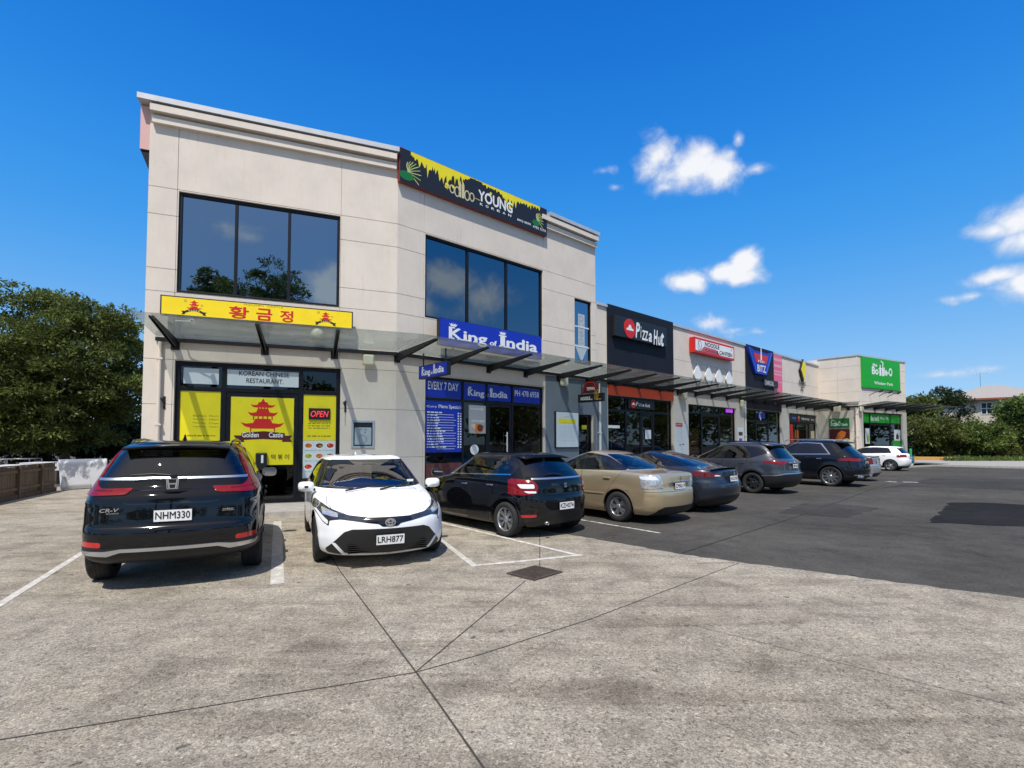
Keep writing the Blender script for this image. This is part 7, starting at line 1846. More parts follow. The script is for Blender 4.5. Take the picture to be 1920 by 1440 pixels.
def spoiler(car, M, x0, x1, z0, z1, w, m, th=.03, drop=.03):
    sp = MB(); n = 12; vs = []; fs = []
    for k in range(n + 1):
        y = -w + 2 * w * k / n; q = (abs(y) / w) ** 3
        vs += [(x0, y * .97, z0 - drop * q), (x1 + .06 * q, y, z1 - drop * q), (x1 + .02 + .06 * q, y, z1 - th - drop * q), (x0, y * .97, z0 - th * 1.6 - drop * q)]
    for k in range(n):
        for j in range(3): fs.append((4 * k + j, 4 * k + 4 + j, 4 * k + 5 + j, 4 * k + 1 + j))
    fs += [(0, 1, 2, 3), (4 * n + 3, 4 * n + 2, 4 * n + 1, 4 * n)]
    sp.add(vs, fs, 0, True); return sp.build('spoiler', m, car, M)

def badge_text(t, M, x, y, z, txt, w, h, m='chrome', bold=.03, shear=0., tilt=0):
    mb = MB(); text_into(mb, txt, -w / 2, w / 2, -h / 2, h / 2, -.006, 0, bold=bold, shear=shear)
    return mb.build('badge', MATS[m], t, M @ Matrix.Translation((x, -y, z)) @ Matrix.Rotation(R(-90), 4, 'Z') @ Matrix.Rotation(R(tilt), 4, 'X'))
def badge_ring(t, M, x, y, z, r, m='chrome', front=False, bars=2):
    mb = MB(); mb.ring(0, 0, r, r * .22, -.008, .004, 0, 20, r * .72)
    if bars: mb.ring(0, 0, r * .4, r * .2, -.0085, .004, 0, 14, r * .62); mb.ring(0, r * .25, r * .75, r * .2, -.0088, .004, 0, 14, r * .3)
    return mb.build('badge', MATS[m], t, M @ Matrix.Translation((x, -y if not front else y, z)) @ Matrix.Rotation(R(90 if front else -90), 4, 'Z'))
def fin(car, M, x, z, m, s=1.0):
    f = MB(); f.add([(x + .12 * s, 0, z - .005), (x - .09 * s, .025, z - .01), (x - .09 * s, -.025, z - .01), (x - .06 * s, 0, z + .07 * s), (x - .10 * s, 0, z + .05 * s)], [(0, 1, 3), (0, 3, 2), (1, 4, 3), (2, 3, 4), (1, 2, 4)]); f.build('antenna_fin', m, car, M)
def wiper(t, M, x, y0, y1, z, dx=.02):
    w = MB(); w.tube([(x, y0, z), (x + dx, (y0 + y1) / 2, z + .03), (x + dx * 1.6, y1, z + .02)], [.014, .011, .006], 8); w.build('wiper', MATS['wiper'], t, M)
def rails(car, M, x0, x1, w, z, m):
    for y in (-1, 1):
        r = MB(); r.tube([(x0, y * (w + .01), z - .03), (x0 - .12, y * w, z + .03), ((x0 + x1) / 2, y * (w - .005), z + .045), (x1 + .12, y * (w - .02), z + .02), (x1, y * (w - .02), z - .03)], .018, 10); r.build('roof_rail', m, car, M)

# --- white hatchback facing the viewer
def x_cor(car, t, M):
    plate_mesh(car, 'LRH877', M @ Matrix.Translation((2.205, 0, .385)) @ Matrix.Rotation(R(90), 4, 'Z') @ Matrix.Rotation(R(6), 4, 'X'), .36, .125)
    badge_ring(car, M, 2.185, 0, .605, .062, 'satin', True)
    mb = MB()
    for k in range(5): z = .215 + .026 * k; mb.box(2.02, 2.09, -.52, .52, z, z + .008)
    mb.build('grille_slat', MATS['gloss_black'], car, M)
    w = MB()
    for y0, y1 in ((-.45, .30), (.05, .62)): w.tube([(1.12, y0, .945), (1.02, (y0 + y1) / 2, .985), (.98, y1, .985)], [.014, .01, .008], 8)
    w.build('wiper', MATS['wiper'], car, M)
    st = MB(); st.lathe([(.175, 0), (.185, .012), (.175, .024), (.165, .012)], 24, 'X', close=True); st.xform(Matrix.Translation((.46, -.36, .93)) @ Matrix.Rotation(R(-25), 4, 'Y')); st.build('steering_wheel', MATS['seat_dark'], car, M)
    d = MB(); d.box(.62, 1.0, -.68, .68, .80, .92); d.build('dashboard', MATS['seat_dark'], car, M, bevel=.05)
    k = MB(); k.box(.865, .875, .50, .60, 1.035, 1.07); k.xform(Matrix.Translation((.055, 0, 0))); k.build('sticker', MATS['sticker'], car, M)
    fin(car, M, -1.25, 1.43, MATS['paint_white'], .7)
    mb = MB(); mb.box(.30, .33, -.11, .11, 1.24, 1.30); mb.build('rear_view_mirror', MATS['car_black'], car, M, bevel=.02)
COR = dict(key='cor', label='white hatchback parked facing the viewer with slim swept headlights', n=44, step=.045, xm=-.3, tpf=.035,tpr=.06,
    keys=[(.16, 2.0, -2.05, .77, .24, .25, .15, .2), (.22, 2.11, -2.12, .855, .28, .36, .15, .24), (.38, 2.165, -2.17, .885, .31, .38, .15, .24), (.54, 2.185, -2.18, .893, .34, .40, .15, .24), (.63, 2.17, -2.18, .895, .36, .40, .15, .24), (.70, 2.10, -2.165, .894, .40, .40, .15, .24),
          (.77, 1.90, -2.15, .891, .44, .40, .15, .24), (.845, 1.58, -2.13, .886, .48, .34, .15, .24), (.91, 1.24, -2.11, .875, .44, .32, .14, .24), (.95, 1.03, -2.085, .862, .42, .30, .14, .22), (1.05, .84, -2.02, .815, .40, .28, .13, .2), (1.20, .53, -1.90, .75, .36, .26, .12, .2),
          (1.32, .25, -1.76, .685, .30, .25, .12, .2), (1.38, .05, -1.66, .635, .25, .3, .12, .2), (1.413, -.16, -1.52, .545, .2, .3, .1, .2), (1.43, -.4, -1.3, .4, .2, .2, .1, .2), (1.435, -.6, -1.0, .15, .1, .1, .05, .1)],
    wheels=[(1.27, .325), (-1.37, .325)], Rw=.325, rim=.215, wd=.215, yo=.885, style=('twin', 5), rim_mat='rim_dark', paint='paint_white', glass='glass_tint', ws_glass='glass_screen', flare=.02,
    dlo=[(1.02, .965, .02), (.60, 1.17), (.15, 1.335, .1), (-.6, 1.36, .2), (-1.35, 1.27, .06), (-1.62, 1.10, .05), (-1.5, 1.03)],
    windows=[[(.86, .985), (.55, 1.15), (.12, 1.305), (-.28, 1.325), (-.30, 1.0)], [(-.38, 1.005), (-.36, 1.325), (-.75, 1.325), (-1.25, 1.24), (-1.22, 1.03)]], win_of=(0, 1),
    front_door=[(1.0, .96), (.98, .38), (-.33, .36), (-.33, .98)], rear_door=[(-.345, .98), (-.345, .36), (-.95, .36), (-1.15, .70), (-1.30, 1.02)], handles=[(-.18, .86), (-1.05, .89)], mirror=(.72, .84, .99), handle_y=.885,
    tailgate=[(.76, .98), (.6, 1.36), (-.6, 1.36), (-.76, .98), (-.6, .6), (.6, .6)], rw=[(.62, 1.02), (.52, 1.32), (-.52, 1.32), (-.62, 1.02)],
    tail=[('tl', [(.90, .98), (.90, .82), (.5, .86), (.5, .93)])], tail_mats=[('tl', 'lamp_red')],
    ws=[(.735, .965), (.585, 1.365), (-.585, 1.365), (-.735, .965)],
    front_cuts=[('band', [(.30, .668), (-.30, .668), (-.34, .612), (-.14, .585), (-.10, .55), (.10, .55), (.14, .585), (.34, .612)]), ('grille', [(.47, .525), (.56, .49), (.77, .255), (.74, .205), (.5, .17), (-.5, .17), (-.74, .205), (-.77, .255), (-.56, .49), (-.47, .525)])],
    front_pairs=[('hl', [(.28, .672), (.50, .695), (.70, .755), (.86, .845), (.90, .80), (.885, .72), (.80, .60), (.735, .555), (.725, .625), (.60, .645), (.45, .63), (.30, .608)]), ('drl', [(.885, .74), (.80, .615), (.745, .575), (.74, .62), (.79, .665), (.86, .74)]), ('eye', [(.80, .765), (.80, .69), (.64, .665), (.62, .705)]),
                 ('lip', [(.70, .345), (.66, .345), (.545, .215), (.0, .195), (.0, .172), (.56, .185)])],
    front_mats=[('hl', 'lamp_smoke'), ('drl', 'lamp_white'), ('eye', 'lamp_clear')], pair_parts=[('lip', 'lip', 'paint_white', .012)], parts=[('band', 'grille_band', 'gloss_black', .004), ('grille', 'grille', 'car_black', .002)],
    bonnet=[(1.06, .70), (1.35, .73), (1.80, .66), (1.98, .40), (2.04, 0), (1.98, -.40), (1.80, -.66), (1.35, -.73), (1.06, -.70)],
    seats=[(.0, .58), (-.9, .6)], extra=x_cor)

# --- small black hatchback
def x_bal(car, t, M):
    badge_text(t, M, -1.972, 0, .90, 'S', .075, .085, 'satin', .06); badge_text(t, M, -1.955, .42, .885, 'RS', .16, .035, 'satin', .02)
    spoiler(car, M, -1.25, -1.60, 1.455, 1.40, .56, MATS['paint_black']); wiper(t, M, -1.865, -.02, .36, 1.075)
    fin(car, M, -1.1, 1.462, MATS['paint_black'], .5)
    k = MB(); k.lathe([(.028, 0), (.03, -.06), (.026, -.06), (.02, 0)], 12, 'X', (-1.93, .45, .27)); k.build('exhaust', MATS['steel'], car, M)
BAL = dict(key='bal', label='small black hatchback with silver multi-spoke wheels, second car right of the door', n=42, step=.048, xm=-.2,
    keys=[(.18, 1.83, -1.82, .76, .3, .25, .13, .2), (.28, 1.94, -1.92, .83, .35, .3, .15, .24), (.45, 1.985, -1.985, .862, .36, .3, .16, .26), (.60, 1.99, -1.998, .870, .37, .3, .16, .26), (.68, 1.98, -1.99, .872, .38, .3, .16, .26), (.75, 1.93, -1.955, .871, .40, .32, .15, .25),
          (.85, 1.80, -1.945, .868, .42, .34, .15, .25), (.92, 1.52, -1.93, .863, .42, .34, .15, .25), (.98, 1.20, -1.91, .852, .40, .32, .15, .25), (1.01, 1.02, -1.88, .84, .38, .3, .15, .24), (1.12, .80, -1.80, .79, .34, .28, .14, .24), (1.26, .50, -1.66, .72, .30, .26, .14, .22),
          (1.37, .22, -1.52, .655, .25, .25, .13, .22), (1.43, .0, -1.42, .585, .2, .3, .12, .22), (1.456, -.25, -1.25, .43, .2, .25, .1, .2), (1.47, -.5, -1.0, .16, .1, .1, .05, .1)],
    wheels=[(1.20, .305), (-1.32, .305)], Rw=.305, rim=.215, wd=.20, yo=.868, style=('multi', 8), rim_mat='rim_silver', paint='paint_black', glass='glass_mid', rw_glass='glass_tint', flare=.022,
    dlo=[(.98, 1.025, .02), (.55, 1.225), (.18, 1.36, .1), (-.5, 1.39, .2), (-1.15, 1.35, .08), (-1.46, 1.22, .06), (-1.40, 1.09, .03)],
    windows=[[(.82, 1.045), (.52, 1.195), (.15, 1.335), (-.24, 1.358), (-.27, 1.06)], [(-.36, 1.065), (-.34, 1.362), (-.75, 1.355), (-.98, 1.335), (-.98, 1.085)], [(-1.04, 1.09), (-1.04, 1.325), (-1.15, 1.31), (-1.40, 1.20), (-1.36, 1.11)]], win_of=(0, 1, 2),
    front_door=[(.98, 1.02), (.96, .36), (-.30, .34), (-.30, 1.045)], rear_door=[(-.315, 1.045), (-.315, .34), (-.88, .34), (-1.05, .70), (-1.12, 1.08)], handles=[(-.14, .865), (-.92, .885)], handle_mat='chrome', handle_y=.872, mirror=(.74, .80, 1.05),
    chrome_dlo=[[(.92, 1.015), (.92, 1.028), (-1.38, 1.092), (-1.38, 1.078)]],
    tailgate=[(.70, 1.01), (.58, 1.41, .02), (-.58, 1.41, .02), (-.70, 1.01), (-.70, .76), (-.5, .715), (.5, .715), (.70, .76)],
    rw=[(.70, 1.06), (.56, 1.37), (-.56, 1.37), (-.70, 1.06)], rear_cuts=[('gap', [(1, .70), (1, .692), (-1, .692), (-1, .70)], .15), ('bar', [(.62, 1.03), (.62, 1.005), (-.62, 1.005), (-.62, 1.03)], .05), ('bump', [(1, .22), (1, .36), (.45, .40), (.40, .48), (-.40, .48), (-.45, .40), (-1, .36), (-1, .22)], -.1)],
    tail=[('tl', [(.95, 1.03), (.62, 1.00), (.56, .90), (.58, .78), (.80, .74), (.95, .80)]), ('tc', [(.80, .93), (.62, .93), (.62, .86), (.78, .86)]), ('tc2', [(.76, .815), (.60, .815), (.60, .78), (.72, .78)])], tail_mats=[('tl', 'lamp_red'), ('tc', 'lamp_white'), ('tc2', 'lamp_white')], tail_x=-1.40,
    rear_pairs=[('rf', [(.80, .365), (.80, .41), (.60, .42), (.60, .375)])], pair_parts=[('rf', 'reflector', 'reflector', .012)], parts=[('bar', 'chrome_bar', 'satin', .010), ('bump', 'bumper_skirt', 'car_black', .006)],
    ws=[(.70, 1.03), (.56, 1.385), (-.56, 1.385), (-.70, 1.03)], front_pairs=[('hl', [(.87, .86), (.85, .70), (.5, .68), (.5, .78)])], front_mats=[('hl', 'lamp_clear')], front_cuts=[('gr', [(.45, .74), (.4, .6), (-.4, .6), (-.45, .74)])],
    plate=(-2.012, .545, 'KZH074', 0), seats=[(.05, .62), (-.8, .64)], extra=x_bal)

# --- gold sedan
def x_gold(car, t, M):
    badge_text(t, M, -2.262, 0, .915, 'B', .06, .085, 'chrome', .03)
    g = MB(); g.bar((-2.235, -.36, .845), (-2.235, .36, .845), .03, .035); g.build('chrome_bar', MATS['satin'], t, M, bevel=.008)
    for y in (-1, 1): m_ = MB(); m_.bar((.85, y * .852, .56), (-.95, y * .852, .57), .012, .03); m_.build('side_moulding', MATS['paint_gold'], car, M, bevel=.004)
GOLD = dict(key='gold', label='gold metallic sedan with large clear tail lamps', n=38, step=.05, xm=-.35, tpr=.08,
    keys=[(.18, 2.1, -2.12, .75, .3, .25, .10, .2), (.26, 2.2, -2.22, .80, .35, .3, .12, .22), (.40, 2.27, -2.275, .835, .36, .3, .13, .24), (.58, 2.28, -2.285, .847, .37, .3, .13, .24), (.66, 2.26, -2.27, .849, .38, .3, .12, .22), (.72, 2.22, -2.235, .848, .4, .32, .11, .2), (.84, 2.1, -2.225, .846, .42, .34, .10, .18),
          (.92, 1.80, -2.215, .842, .42, .34, .10, .18), (.98, 1.45, -2.20, .834, .40, .32, .10, .18), (1.015, 1.22, -2.14, .826, .38, .3, .10, .2), (1.035, 1.10, -1.98, .818, .36, .3, .12, .25), (1.055, 1.0, -1.74, .805, .34, .3, .16, .25), (1.09, .90, -1.60, .785, .33, .28, .18, .24), (1.17, .74, -1.44, .742, .32, .27, .18, .22), (1.28, .5, -1.21, .69, .3, .25, .17, .22),
          (1.38, .24, -.97, .625, .25, .25, .15, .22), (1.44, .0, -.76, .54, .2, .25, .12, .2), (1.465, -.15, -.56, .4, .1, .2, .1, .2), (1.475, -.28, -.42, .15, .05, .05, .05, .05)],
    wheels=[(1.40, .315), (-1.30, .315)], Rw=.315, rim=.205, wd=.20, yo=.845, style=('twin', 5), rim_mat='rim_silver', paint='paint_gold', glass='glass_mid', rw_glass='glass_mid', flare=.014,
    dlo=[(1.05, 1.04, .02), (.55, 1.26), (.18, 1.385, .1), (-.4, 1.41, .15), (-.85, 1.34, .12), (-1.40, 1.09, .04)],
    windows=[[(.90, 1.06), (.52, 1.235), (.15, 1.36), (-.25, 1.385), (-.27, 1.07)], [(-.36, 1.075), (-.34, 1.385), (-.55, 1.38), (-.84, 1.315), (-1.02, 1.235), (-1.02, 1.085)], [(-1.07, 1.087), (-1.07, 1.215), (-1.33, 1.095)]], win_of=(0, 1, 1),
    front_door=[(1.02, 1.03), (1.0, .34), (-.30, .32), (-.30, 1.05)], rear_door=[(-.315, 1.05), (-.315, .32), (-.90, .33), (-1.10, .72), (-1.42, 1.075)], handles=[(-.14, .885), (-1.02, .90)], handle_y=.850, mirror=(.78, .79, 1.06),
    tailgate=[(.66, 1.03), (-.66, 1.03), (-.56, .76), (-.48, .68), (.48, .68), (.56, .76)], gate_name='boot_lid', boot_top=[(-1.60, .62), (-1.60, -.62), (-2.2, -.68), (-2.3, 0), (-2.2, .68)], hatch=False,
    rw=[(.62, 1.085), (.50, 1.40), (-.50, 1.40), (-.62, 1.085)], rear_cuts=[('gap', [(1, .668), (1, .660), (-1, .660), (-1, .668)], .12), ('pk', [(.36, .83), (.30, .70), (-.30, .70), (-.36, .83)], .1), ('val', [(.62, .30), (.50, .36), (-.50, .36), (-.62, .30), (-.70, .1), (.70, .1)], .0)],
    tail=[('tl', [(.90, 1.00), (.575, .995), (.50, .745), (.90, .72)]), ('tr', [(.80, .97), (.66, .97), (.62, .90), (.80, .90)])], tail_mats=[('tl', 'lamp_clear'), ('tr', 'lamp_white')], tail_x=-1.86,
    ws=[(.70, 1.05), (.54, 1.40), (-.54, 1.40), (-.70, 1.05)], front_pairs=[('hl', [(.84, .90), (.82, .72), (.5, .70), (.5, .82)])], front_mats=[('hl', 'lamp_clear')], parts=[('pk', 'plate_recess', 'paint', -.0), ('val', 'bumper_skirt', 'car_black', .004)],
    plate=(-2.255, .765, 'CMK619', 0), seats=[(.25, .58), (-.5, .56)], seat='seat_grey', extra=x_gold)

# --- dark blue fastback
def x_tes(car, t, M):
    spoiler(car, M, -2.05, -2.24, 1.042, 1.062, .66, MATS['gloss_black'], .015, .03); badge_text(t, M, -2.262, 0, .945, 'T', .06, .07, 'satin', .03)
TES = dict(key='tesla', label='dark blue fastback sedan with one long sloping rear glass', n=34, step=.055, xm=-.35,
    keys=[(.16, 2.12, -2.08, .80, .3, .25, .15, .2), (.28, 2.27, -2.24, .885, .36, .3, .18, .25), (.45, 2.33, -2.32, .915, .38, .32, .20, .28), (.60, 2.345, -2.345, .924, .40, .33, .20, .28), (.70, 2.31, -2.32, .925, .42, .34, .20, .28), (.78, 2.15, -2.275, .921, .44, .35, .2, .28), (.88, 1.75, -2.255, .912, .44, .34, .2, .27),
          (.96, 1.25, -2.245, .895, .42, .33, .2, .27), (1.01, 1.0, -2.22, .878, .4, .3, .2, .27), (1.035, .93, -2.08, .865, .38, .3, .2, .27), (1.075, .82, -1.87, .842, .36, .3, .2, .27), (1.15, .66, -1.62, .79, .35, .3, .2, .25), (1.27, .4, -1.22, .72, .32, .28, .2, .25), (1.36, .15, -.88, .65, .28, .26, .18, .25), (1.41, -.05, -.65, .56, .22, .25, .15, .2), (1.435, -.2, -.5, .4, .1, .2, .1, .2), (1.443, -.3, -.42, .15, .05, .05, .05, .05)],
    wheels=[(1.42, .335), (-1.45, .335)], Rw=.335, rim=.235, wd=.23, yo=.92, style=('aero', 5), rim_mat='rim_dark', paint='paint_navy', glass='glass_tint', flare=.016,
    dlo=[(.98, 1.03, .02), (.5, 1.235), (.10, 1.355, .1), (-.45, 1.375, .2), (-.95, 1.28, .15), (-1.55, 1.10, .04)],
    windows=[[(.82, 1.045), (.47, 1.21), (.10, 1.33), (-.25, 1.345), (-.26, 1.055)], [(-.33, 1.057), (-.32, 1.345), (-.5, 1.34), (-.92, 1.255), (-1.02, 1.225), (-1.02, 1.075)], [(-1.06, 1.08), (-1.06, 1.205), (-1.46, 1.10)]], win_of=(0, 1, 2),
    front_door=[(.98, 1.02), (.96, .36), (-.28, .34), (-.28, 1.04)], rear_door=[(-.295, 1.04), (-.295, .34), (-.92, .34), (-1.12, .72), (-1.16, 1.07)], handles=[(-.12, .90), (-.98, .92)], handle_y=.915, mirror=(.70, .84, 1.06),
    tailgate=[(.66, 1.06), (-.66, 1.06), (-.66, .84), (-.45, .72), (.45, .72), (.66, .84)], gate_name='boot_lid', boot_top=[(-1.95, .66), (-1.95, -.66), (-2.2, -.7), (-2.3, 0), (-2.2, .7)], hatch=False,
    rw=[(.70, 1.075), (.52, 1.40), (-.52, 1.40), (-.70, 1.075)], rear_cuts=[('gap', [(1, .70), (1, .692), (-1, .692), (-1, .70)], .12), ('sk', [(1, .16), (1, .34), (.6, .40), (-.6, .40), (-1, .34), (-1, .16)], -.2)],
    tail=[('tl', [(.95, .985), (.70, .955), (.42, .90), (.40, .85), (.72, .84), (.95, .87)]), ('tc', [(.55, .895), (.42, .875), (.42, .86), (.60, .865)])], tail_mats=[('tl', 'lamp_deep'), ('tc', 'lamp_white')], tail_x=-1.75, parts=[('sk', 'bumper_skirt', 'car_black', .006)],
    ws=[(.76, 1.04), (.58, 1.36), (-.58, 1.36), (-.76, 1.04)], front_pairs=[('hl', [(.88, .84), (.86, .72), (.5, .70), (.55, .76)])], front_mats=[('hl', 'lamp_clear')], roof_dark=[(.1, .5), (-.9, .52), (-.9, -.52), (.1, -.5)],
    plate=(-2.34, .80, 'NUD381', -6), seats=[(.2, .52), (-.55, .5)], extra=x_tes)

# --- slate grey SUV
def x_rav(car, t, M):
    spoiler(car, M, -1.45, -1.86, 1.655, 1.59, .60, MATS['paint_slate'], .04); rails(car, M, .15, -1.45, .60, 1.655, MATS['gloss_black']); wiper(t, M, -2.07, .0, .34, 1.13)
    g = MB(); g.bar((-2.235, -.40, 1.005), (-2.235, .40, 1.005), .04, .05); g.build('chrome_bar', MATS['satin'], t, M, bevel=.01); badge_ring(t, M, -2.245, 0, 1.055, .06, 'satin'); badge_text(t, M, -2.262, .46, .66, 'AWD', .2, .035, 'satin', .02)
RAV = dict(key='rav', label='slate grey SUV with dark wheels and slim red tail lamps', n=32, step=.058, xm=-.35,
    keys=[(.22, 2.08, -2.10, .80, .28, .22, .14, .2), (.32, 2.2, -2.22, .88, .32, .26, .16, .24), (.48, 2.28, -2.29, .912, .34, .3, .17, .26), (.62, 2.30, -2.30, .922, .35, .3, .17, .26), (.68, 2.30, -2.285, .923, .36, .3, .16, .26), (.74, 2.28, -2.25, .922, .36, .3, .15, .25), (.92, 2.2, -2.235, .917, .38, .32, .15, .25),
          (1.0, 1.85, -2.225, .91, .38, .33, .15, .25), (1.06, 1.4, -2.20, .90, .36, .32, .15, .25), (1.11, 1.08, -2.13, .882, .34, .3, .15, .25), (1.22, .90, -2.03, .83, .32, .28, .15, .24), (1.38, .58, -1.90, .755, .3, .26, .14, .22), (1.52, .30, -1.78, .68, .25, .25, .13, .2), (1.59, .12, -1.71, .63, .2, .25, .12, .2), (1.64, -.1, -1.60, .55, .2, .25, .1, .2), (1.665, -.35, -1.45, .4, .2, .2, .1, .2), (1.675, -.6, -1.2, .16, .1, .1, .05, .1)],
    wheels=[(1.38, .345), (-1.28, .345)], Rw=.345, rim=.235, wd=.225, yo=.905, style=('y', 6), rim_mat='rim_dark', paint='paint_slate', glass='glass_tint', sill=.36, arch_trim=.055, flare=.03,
    dlo=[(1.0, 1.10, .02), (.55, 1.36), (.25, 1.52, .1), (-.6, 1.56, .2), (-1.35, 1.50, .1), (-1.72, 1.33, .03), (-1.20, 1.16, .06)],
    windows=[[(.86, 1.12), (.5, 1.34), (.22, 1.49), (-.20, 1.525), (-.22, 1.13)], [(-.30, 1.13), (-.29, 1.53), (-.98, 1.50), (-1.05, 1.15)], [(-1.12, 1.16), (-1.05, 1.495), (-1.32, 1.47), (-1.64, 1.33), (-1.25, 1.19)]], win_of=(0, 1, 2),
    front_door=[(1.0, 1.09), (.98, .40), (-.25, .38), (-.25, 1.11)], rear_door=[(-.265, 1.11), (-.265, .38), (-.88, .38), (-1.06, .80), (-1.12, 1.14)], handles=[(-.1, .95), (-.95, .97)], handle_y=.915, mirror=(.76, .86, 1.14),
    tailgate=[(.76, 1.06), (.62, 1.60, .02), (-.62, 1.60, .02), (-.76, 1.06), (-.72, .70), (.72, .70)], rw=[(.70, 1.14), (.58, 1.53), (-.58, 1.53), (-.70, 1.14)],
    rear_cuts=[('bump', [(1, .2), (1, .56), (.62, .64), (-.62, .64), (-1, .56), (-1, .2)], -.3), ('strip', [(.95, .60), (.62, .675), (-.62, .675), (-.95, .60), (-.95, .575), (-.62, .65), (.62, .65), (.95, .575)], -.1)],
    tail=[('tl', [(.98, 1.08), (.40, 1.045), (.40, .985), (.70, .95), (.98, 1.0)])], tail_mats=[('tl', 'lamp_red')], tail_x=-1.62, parts=[('bump', 'rear_bumper', 'car_black', .008), ('strip', 'bumper_strip', 'satin', .01)],
    ws=[(.74, 1.12), (.60, 1.53), (-.60, 1.53), (-.74, 1.12)], front_pairs=[('hl', [(.88, .98), (.86, .82), (.5, .80), (.5, .9)])], front_mats=[('hl', 'lamp_clear')],
    plate=(-2.255, .90, 'LBW420', 0), seats=[(.1, .72), (-.85, .74)], extra=x_rav)

# --- big black SUV with bright window line
def x_gle(car, t, M):
    spoiler(car, M, -1.55, -1.95, 1.725, 1.665, .62, MATS['paint_ink'], .03); rails(car, M, .25, -1.55, .64, 1.735, MATS['satin']); badge_ring(t, M, -2.36, 0, 1.02, .08, 'satin')
    for y in (-.55, .55): e = MB(); e.box(-2.40, -2.2, y - .13, y + .13, .34, .42); e.build('exhaust', MATS['satin'], car, M, bevel=.02)
GLE = dict(key='gle', label='large glossy black SUV with bright window frame and silver roof rails', n=32, step=.06, xm=-.35,
    keys=[(.24, 2.2, -2.2, .85, .28, .22, .14, .2), (.34, 2.36, -2.36, .93, .34, .28, .18, .26), (.50, 2.43, -2.44, .96, .36, .3, .20, .28), (.66, 2.46, -2.46, .972, .38, .32, .2, .3), (.76, 2.45, -2.44, .974, .38, .32, .2, .3), (.86, 2.40, -2.41, .972, .4, .33, .2, .3), (1.0, 2.15, -2.37, .965, .4, .34, .2, .3),
          (1.08, 1.75, -2.34, .957, .4, .34, .2, .3), (1.14, 1.3, -2.29, .945, .38, .33, .2, .3), (1.18, 1.12, -2.24, .93, .36, .32, .2, .3), (1.3, .90, -2.11, .875, .34, .3, .2, .28), (1.45, .6, -1.95, .80, .3, .28, .18, .26), (1.58, .32, -1.83, .73, .26, .26, .16, .25), (1.66, .12, -1.75, .67, .22, .25, .14, .24), (1.715, -.1, -1.65, .58, .2, .25, .12, .22), (1.745, -.4, -1.45, .42, .2, .2, .1, .2), (1.755, -.65, -1.2, .16, .1, .1, .05, .1)],
    wheels=[(1.52, .38), (-1.45, .38)], Rw=.38, rim=.285, wd=.27, yo=.955, style=('multi', 10), rim_mat='rim_silver', paint='paint_ink', glass='glass_tint', sill=.40, sill_lim=(-1.9, 1.9), arch_trim=.05, flare=.03,
    dlo=[(1.05, 1.18, .02), (.55, 1.45), (.2, 1.60, .1), (-.6, 1.635, .2), (-1.1, 1.60, .08), (-1.42, 1.24, .04)],
    windows=[[(.90, 1.20), (.52, 1.42), (.20, 1.565), (-.22, 1.595), (-.24, 1.21)], [(-.32, 1.21), (-.31, 1.60), (-.86, 1.575), (-.86, 1.225)], [(-.92, 1.23), (-.92, 1.57), (-1.06, 1.55), (-1.35, 1.26)], [(-1.62, 1.28), (-1.42, 1.60), (-1.68, 1.54), (-1.98, 1.32)]], win_of=(0, 1, 1, 2),
    chrome_dlo=[[(1.0, 1.165), (1.0, 1.19), (-1.44, 1.232), (-1.46, 1.205)], [(-1.42, 1.21), (-1.46, 1.215), (-1.12, 1.63), (-1.08, 1.60)], [(-1.12, 1.63), (-1.08, 1.605), (-.6, 1.64), (.2, 1.605), (.25, 1.62), (-.6, 1.665)]],
    front_door=[(1.05, 1.16), (1.02, .42), (-.27, .42), (-.27, 1.185)], rear_door=[(-.285, 1.185), (-.285, .42), (-.98, .42), (-1.16, .85), (-1.36, 1.205)], handles=[(-.12, 1.02), (-1.08, 1.04)], handle_mat='satin', handle_y=.965, mirror=(.80, .92, 1.21),
    tailgate=[(.80, 1.14), (.64, 1.68, .02), (-.64, 1.68, .02), (-.80, 1.14), (-.76, .76), (.76, .76)], rw=[(.74, 1.24), (.60, 1.60), (-.60, 1.60), (-.74, 1.24)],
    rear_cuts=[('bump', [(1, .24), (1, .44), (-1, .44), (-1, .24)], -.3), ('strip', [(.8, .47), (-.8, .47), (-.8, .43), (.8, .43)], -.1)], parts=[('bump', 'rear_bumper', 'car_black', .006), ('strip', 'bumper_strip', 'satin', .012)],
    tail=[('tl', [(1.02, 1.07), (.44, 1.06), (.42, .98), (.70, .96), (1.02, .985)])], tail_mats=[('tl', 'lamp_red')], tail_x=-1.72,
    ws=[(.80, 1.2), (.64, 1.61), (-.64, 1.61), (-.80, 1.2)], front_pairs=[('hl', [(.9, 1.0), (.88, .85), (.5, .82), (.5, .92)])], front_mats=[('hl', 'lamp_clear')],
    plate=(-2.40, .88, 'MDB557', 0), seats=[(.1, .78), (-.9, .8)], extra=x_gle)

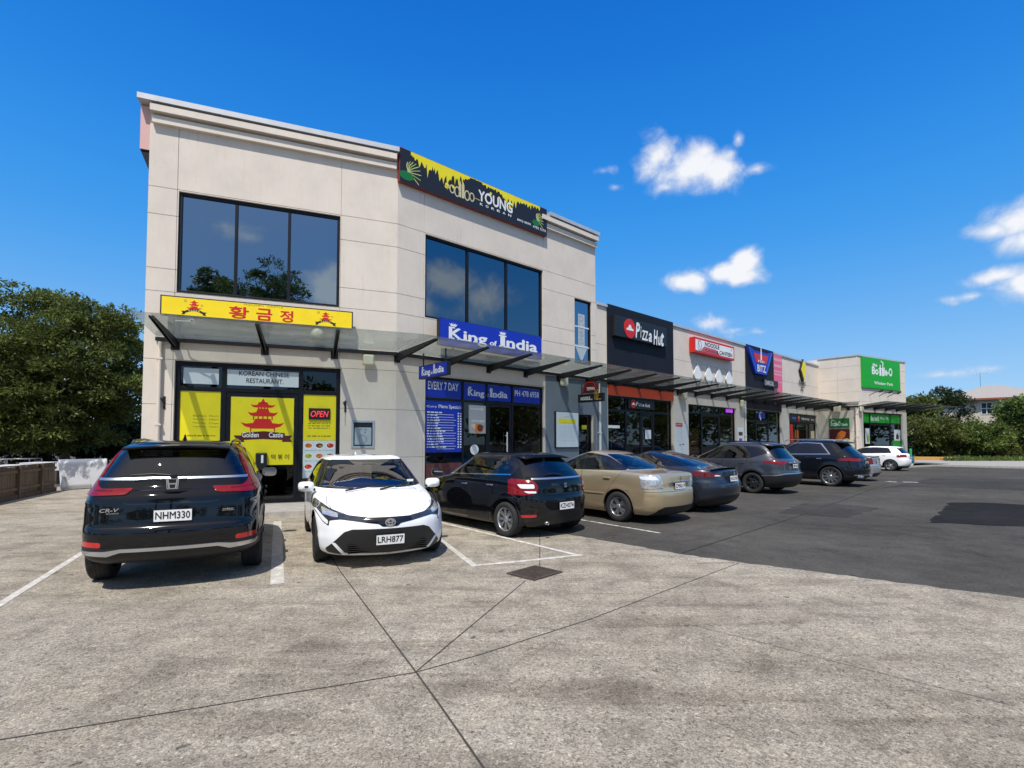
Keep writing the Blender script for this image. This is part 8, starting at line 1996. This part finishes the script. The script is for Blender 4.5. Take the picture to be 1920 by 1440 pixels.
# --- silver car half hidden, and white hatchback at the far end
SIL = dict(GOLD); SIL.update(key='silver', label='silver car with red and clear tail lamps, almost hidden behind the large black SUV', n=24, step=.09, fine=False, paint='paint_silver', glass='glass_tint', rw_glass='glass_tint', tail_mats=[('tl', 'lamp_red'), ('tr', 'lamp_smoke')], plate=(-2.25, .80, 'KTR902', 0), extra=lambda c, t, M: spoiler(c, M, -2.0, -2.22, 1.04, 1.075, .62, MATS['paint_silver'], .02))
SIL['keys'] = [(k[0] * (1.02 if k[0] < 1.1 else 1.0), *k[1:3], k[3] * 1.07, *k[4:]) for k in GOLD['keys']]; SIL['yo'] = .90
def x_golf(car, t, M): spoiler(car, M, -1.5, -1.78, 1.425, 1.37, .56, MATS['paint_white'], .03); badge_ring(t, M, -2.10, 0, .88, .06, 'chrome')
GOLF = dict(key='golf', label='white hatchback at the far end of the parked row beside the corner shop', n=24, step=.08, xm=-.3, fine=False,
    keys=[(.18, 1.95, -1.95, .77, .3, .25, .13, .2), (.3, 2.07, -2.06, .855, .35, .3, .15, .24), (.5, 2.12, -2.125, .885, .36, .3, .15, .25), (.64, 2.13, -2.13, .893, .37, .3, .15, .25), (.74, 2.08, -2.10, .894, .4, .32, .15, .25), (.84, 1.85, -2.09, .89, .42, .34, .15, .25), (.92, 1.45, -2.07, .88, .4, .33, .15, .25), (.97, 1.10, -2.03, .865, .38, .3, .15, .24),
          (1.08, .86, -1.95, .81, .34, .28, .14, .24), (1.22, .54, -1.83, .745, .3, .26, .14, .22), (1.34, .24, -1.70, .68, .25, .25, .13, .22), (1.40, .02, -1.62, .62, .2, .3, .12, .22), (1.435, -.25, -1.45, .5, .2, .25, .1, .2), (1.45, -.55, -1.15, .18, .1, .1, .05, .1)],
    wheels=[(1.31, .32), (-1.31, .32)], Rw=.32, rim=.215, wd=.215, yo=.885, style=('five', 5), rim_mat='rim_silver', paint='paint_white', glass='glass_tint', flare=.016,
    dlo=[(.95, .99, .02), (.5, 1.21), (.16, 1.335, .1), (-.6, 1.365, .2), (-1.2, 1.33, .06), (-1.36, 1.06, .05)],
    windows=[[(.8, 1.01), (.46, 1.185), (.14, 1.31), (-.26, 1.335), (-.28, 1.02)], [(-.35, 1.025), (-.34, 1.335), (-1.14, 1.305), (-1.29, 1.07)]], win_of=(0, 1),
    front_door=[(.98, .98), (.96, .36), (-.31, .34), (-.31, 1.005)], rear_door=[(-.32, 1.005), (-.32, .34), (-.90, .34), (-1.08, .72), (-1.3, 1.05)], handles=[(-.15, .88), (-1.02, .90)], handle_y=.885, mirror=(.72, .82, 1.02),
    tailgate=[(.72, .98), (.58, 1.39, .02), (-.58, 1.39, .02), (-.72, .98), (-.66, .62), (.66, .62)], rw=[(.66, 1.03), (.54, 1.34), (-.54, 1.34), (-.66, 1.03)],
    tail=[('tl', [(.92, .96), (.50, .95), (.50, .83), (.92, .80)])], tail_mats=[('tl', 'lamp_red')], tail_x=-1.66, rear_cuts=[('bump', [(1, .18), (1, .30), (-1, .30), (-1, .18)], -.3)], parts=[('bump', 'bumper_skirt', 'car_black', .006)],
    ws=[(.72, .99), (.58, 1.34), (-.58, 1.34), (-.72, .99)], front_pairs=[('hl', [(.86, .84), (.84, .68), (.5, .66), (.5, .76)])], front_mats=[('hl', 'lamp_clear')],
    plate=(-2.115, .72, 'JGN216', 0), seats=[(.05, .6), (-.85, .62)], extra=x_golf)
build_crv()
for s_ in (COR, BAL, GOLD, TES, RAV, GLE, SIL, GOLF): make_car(s_)
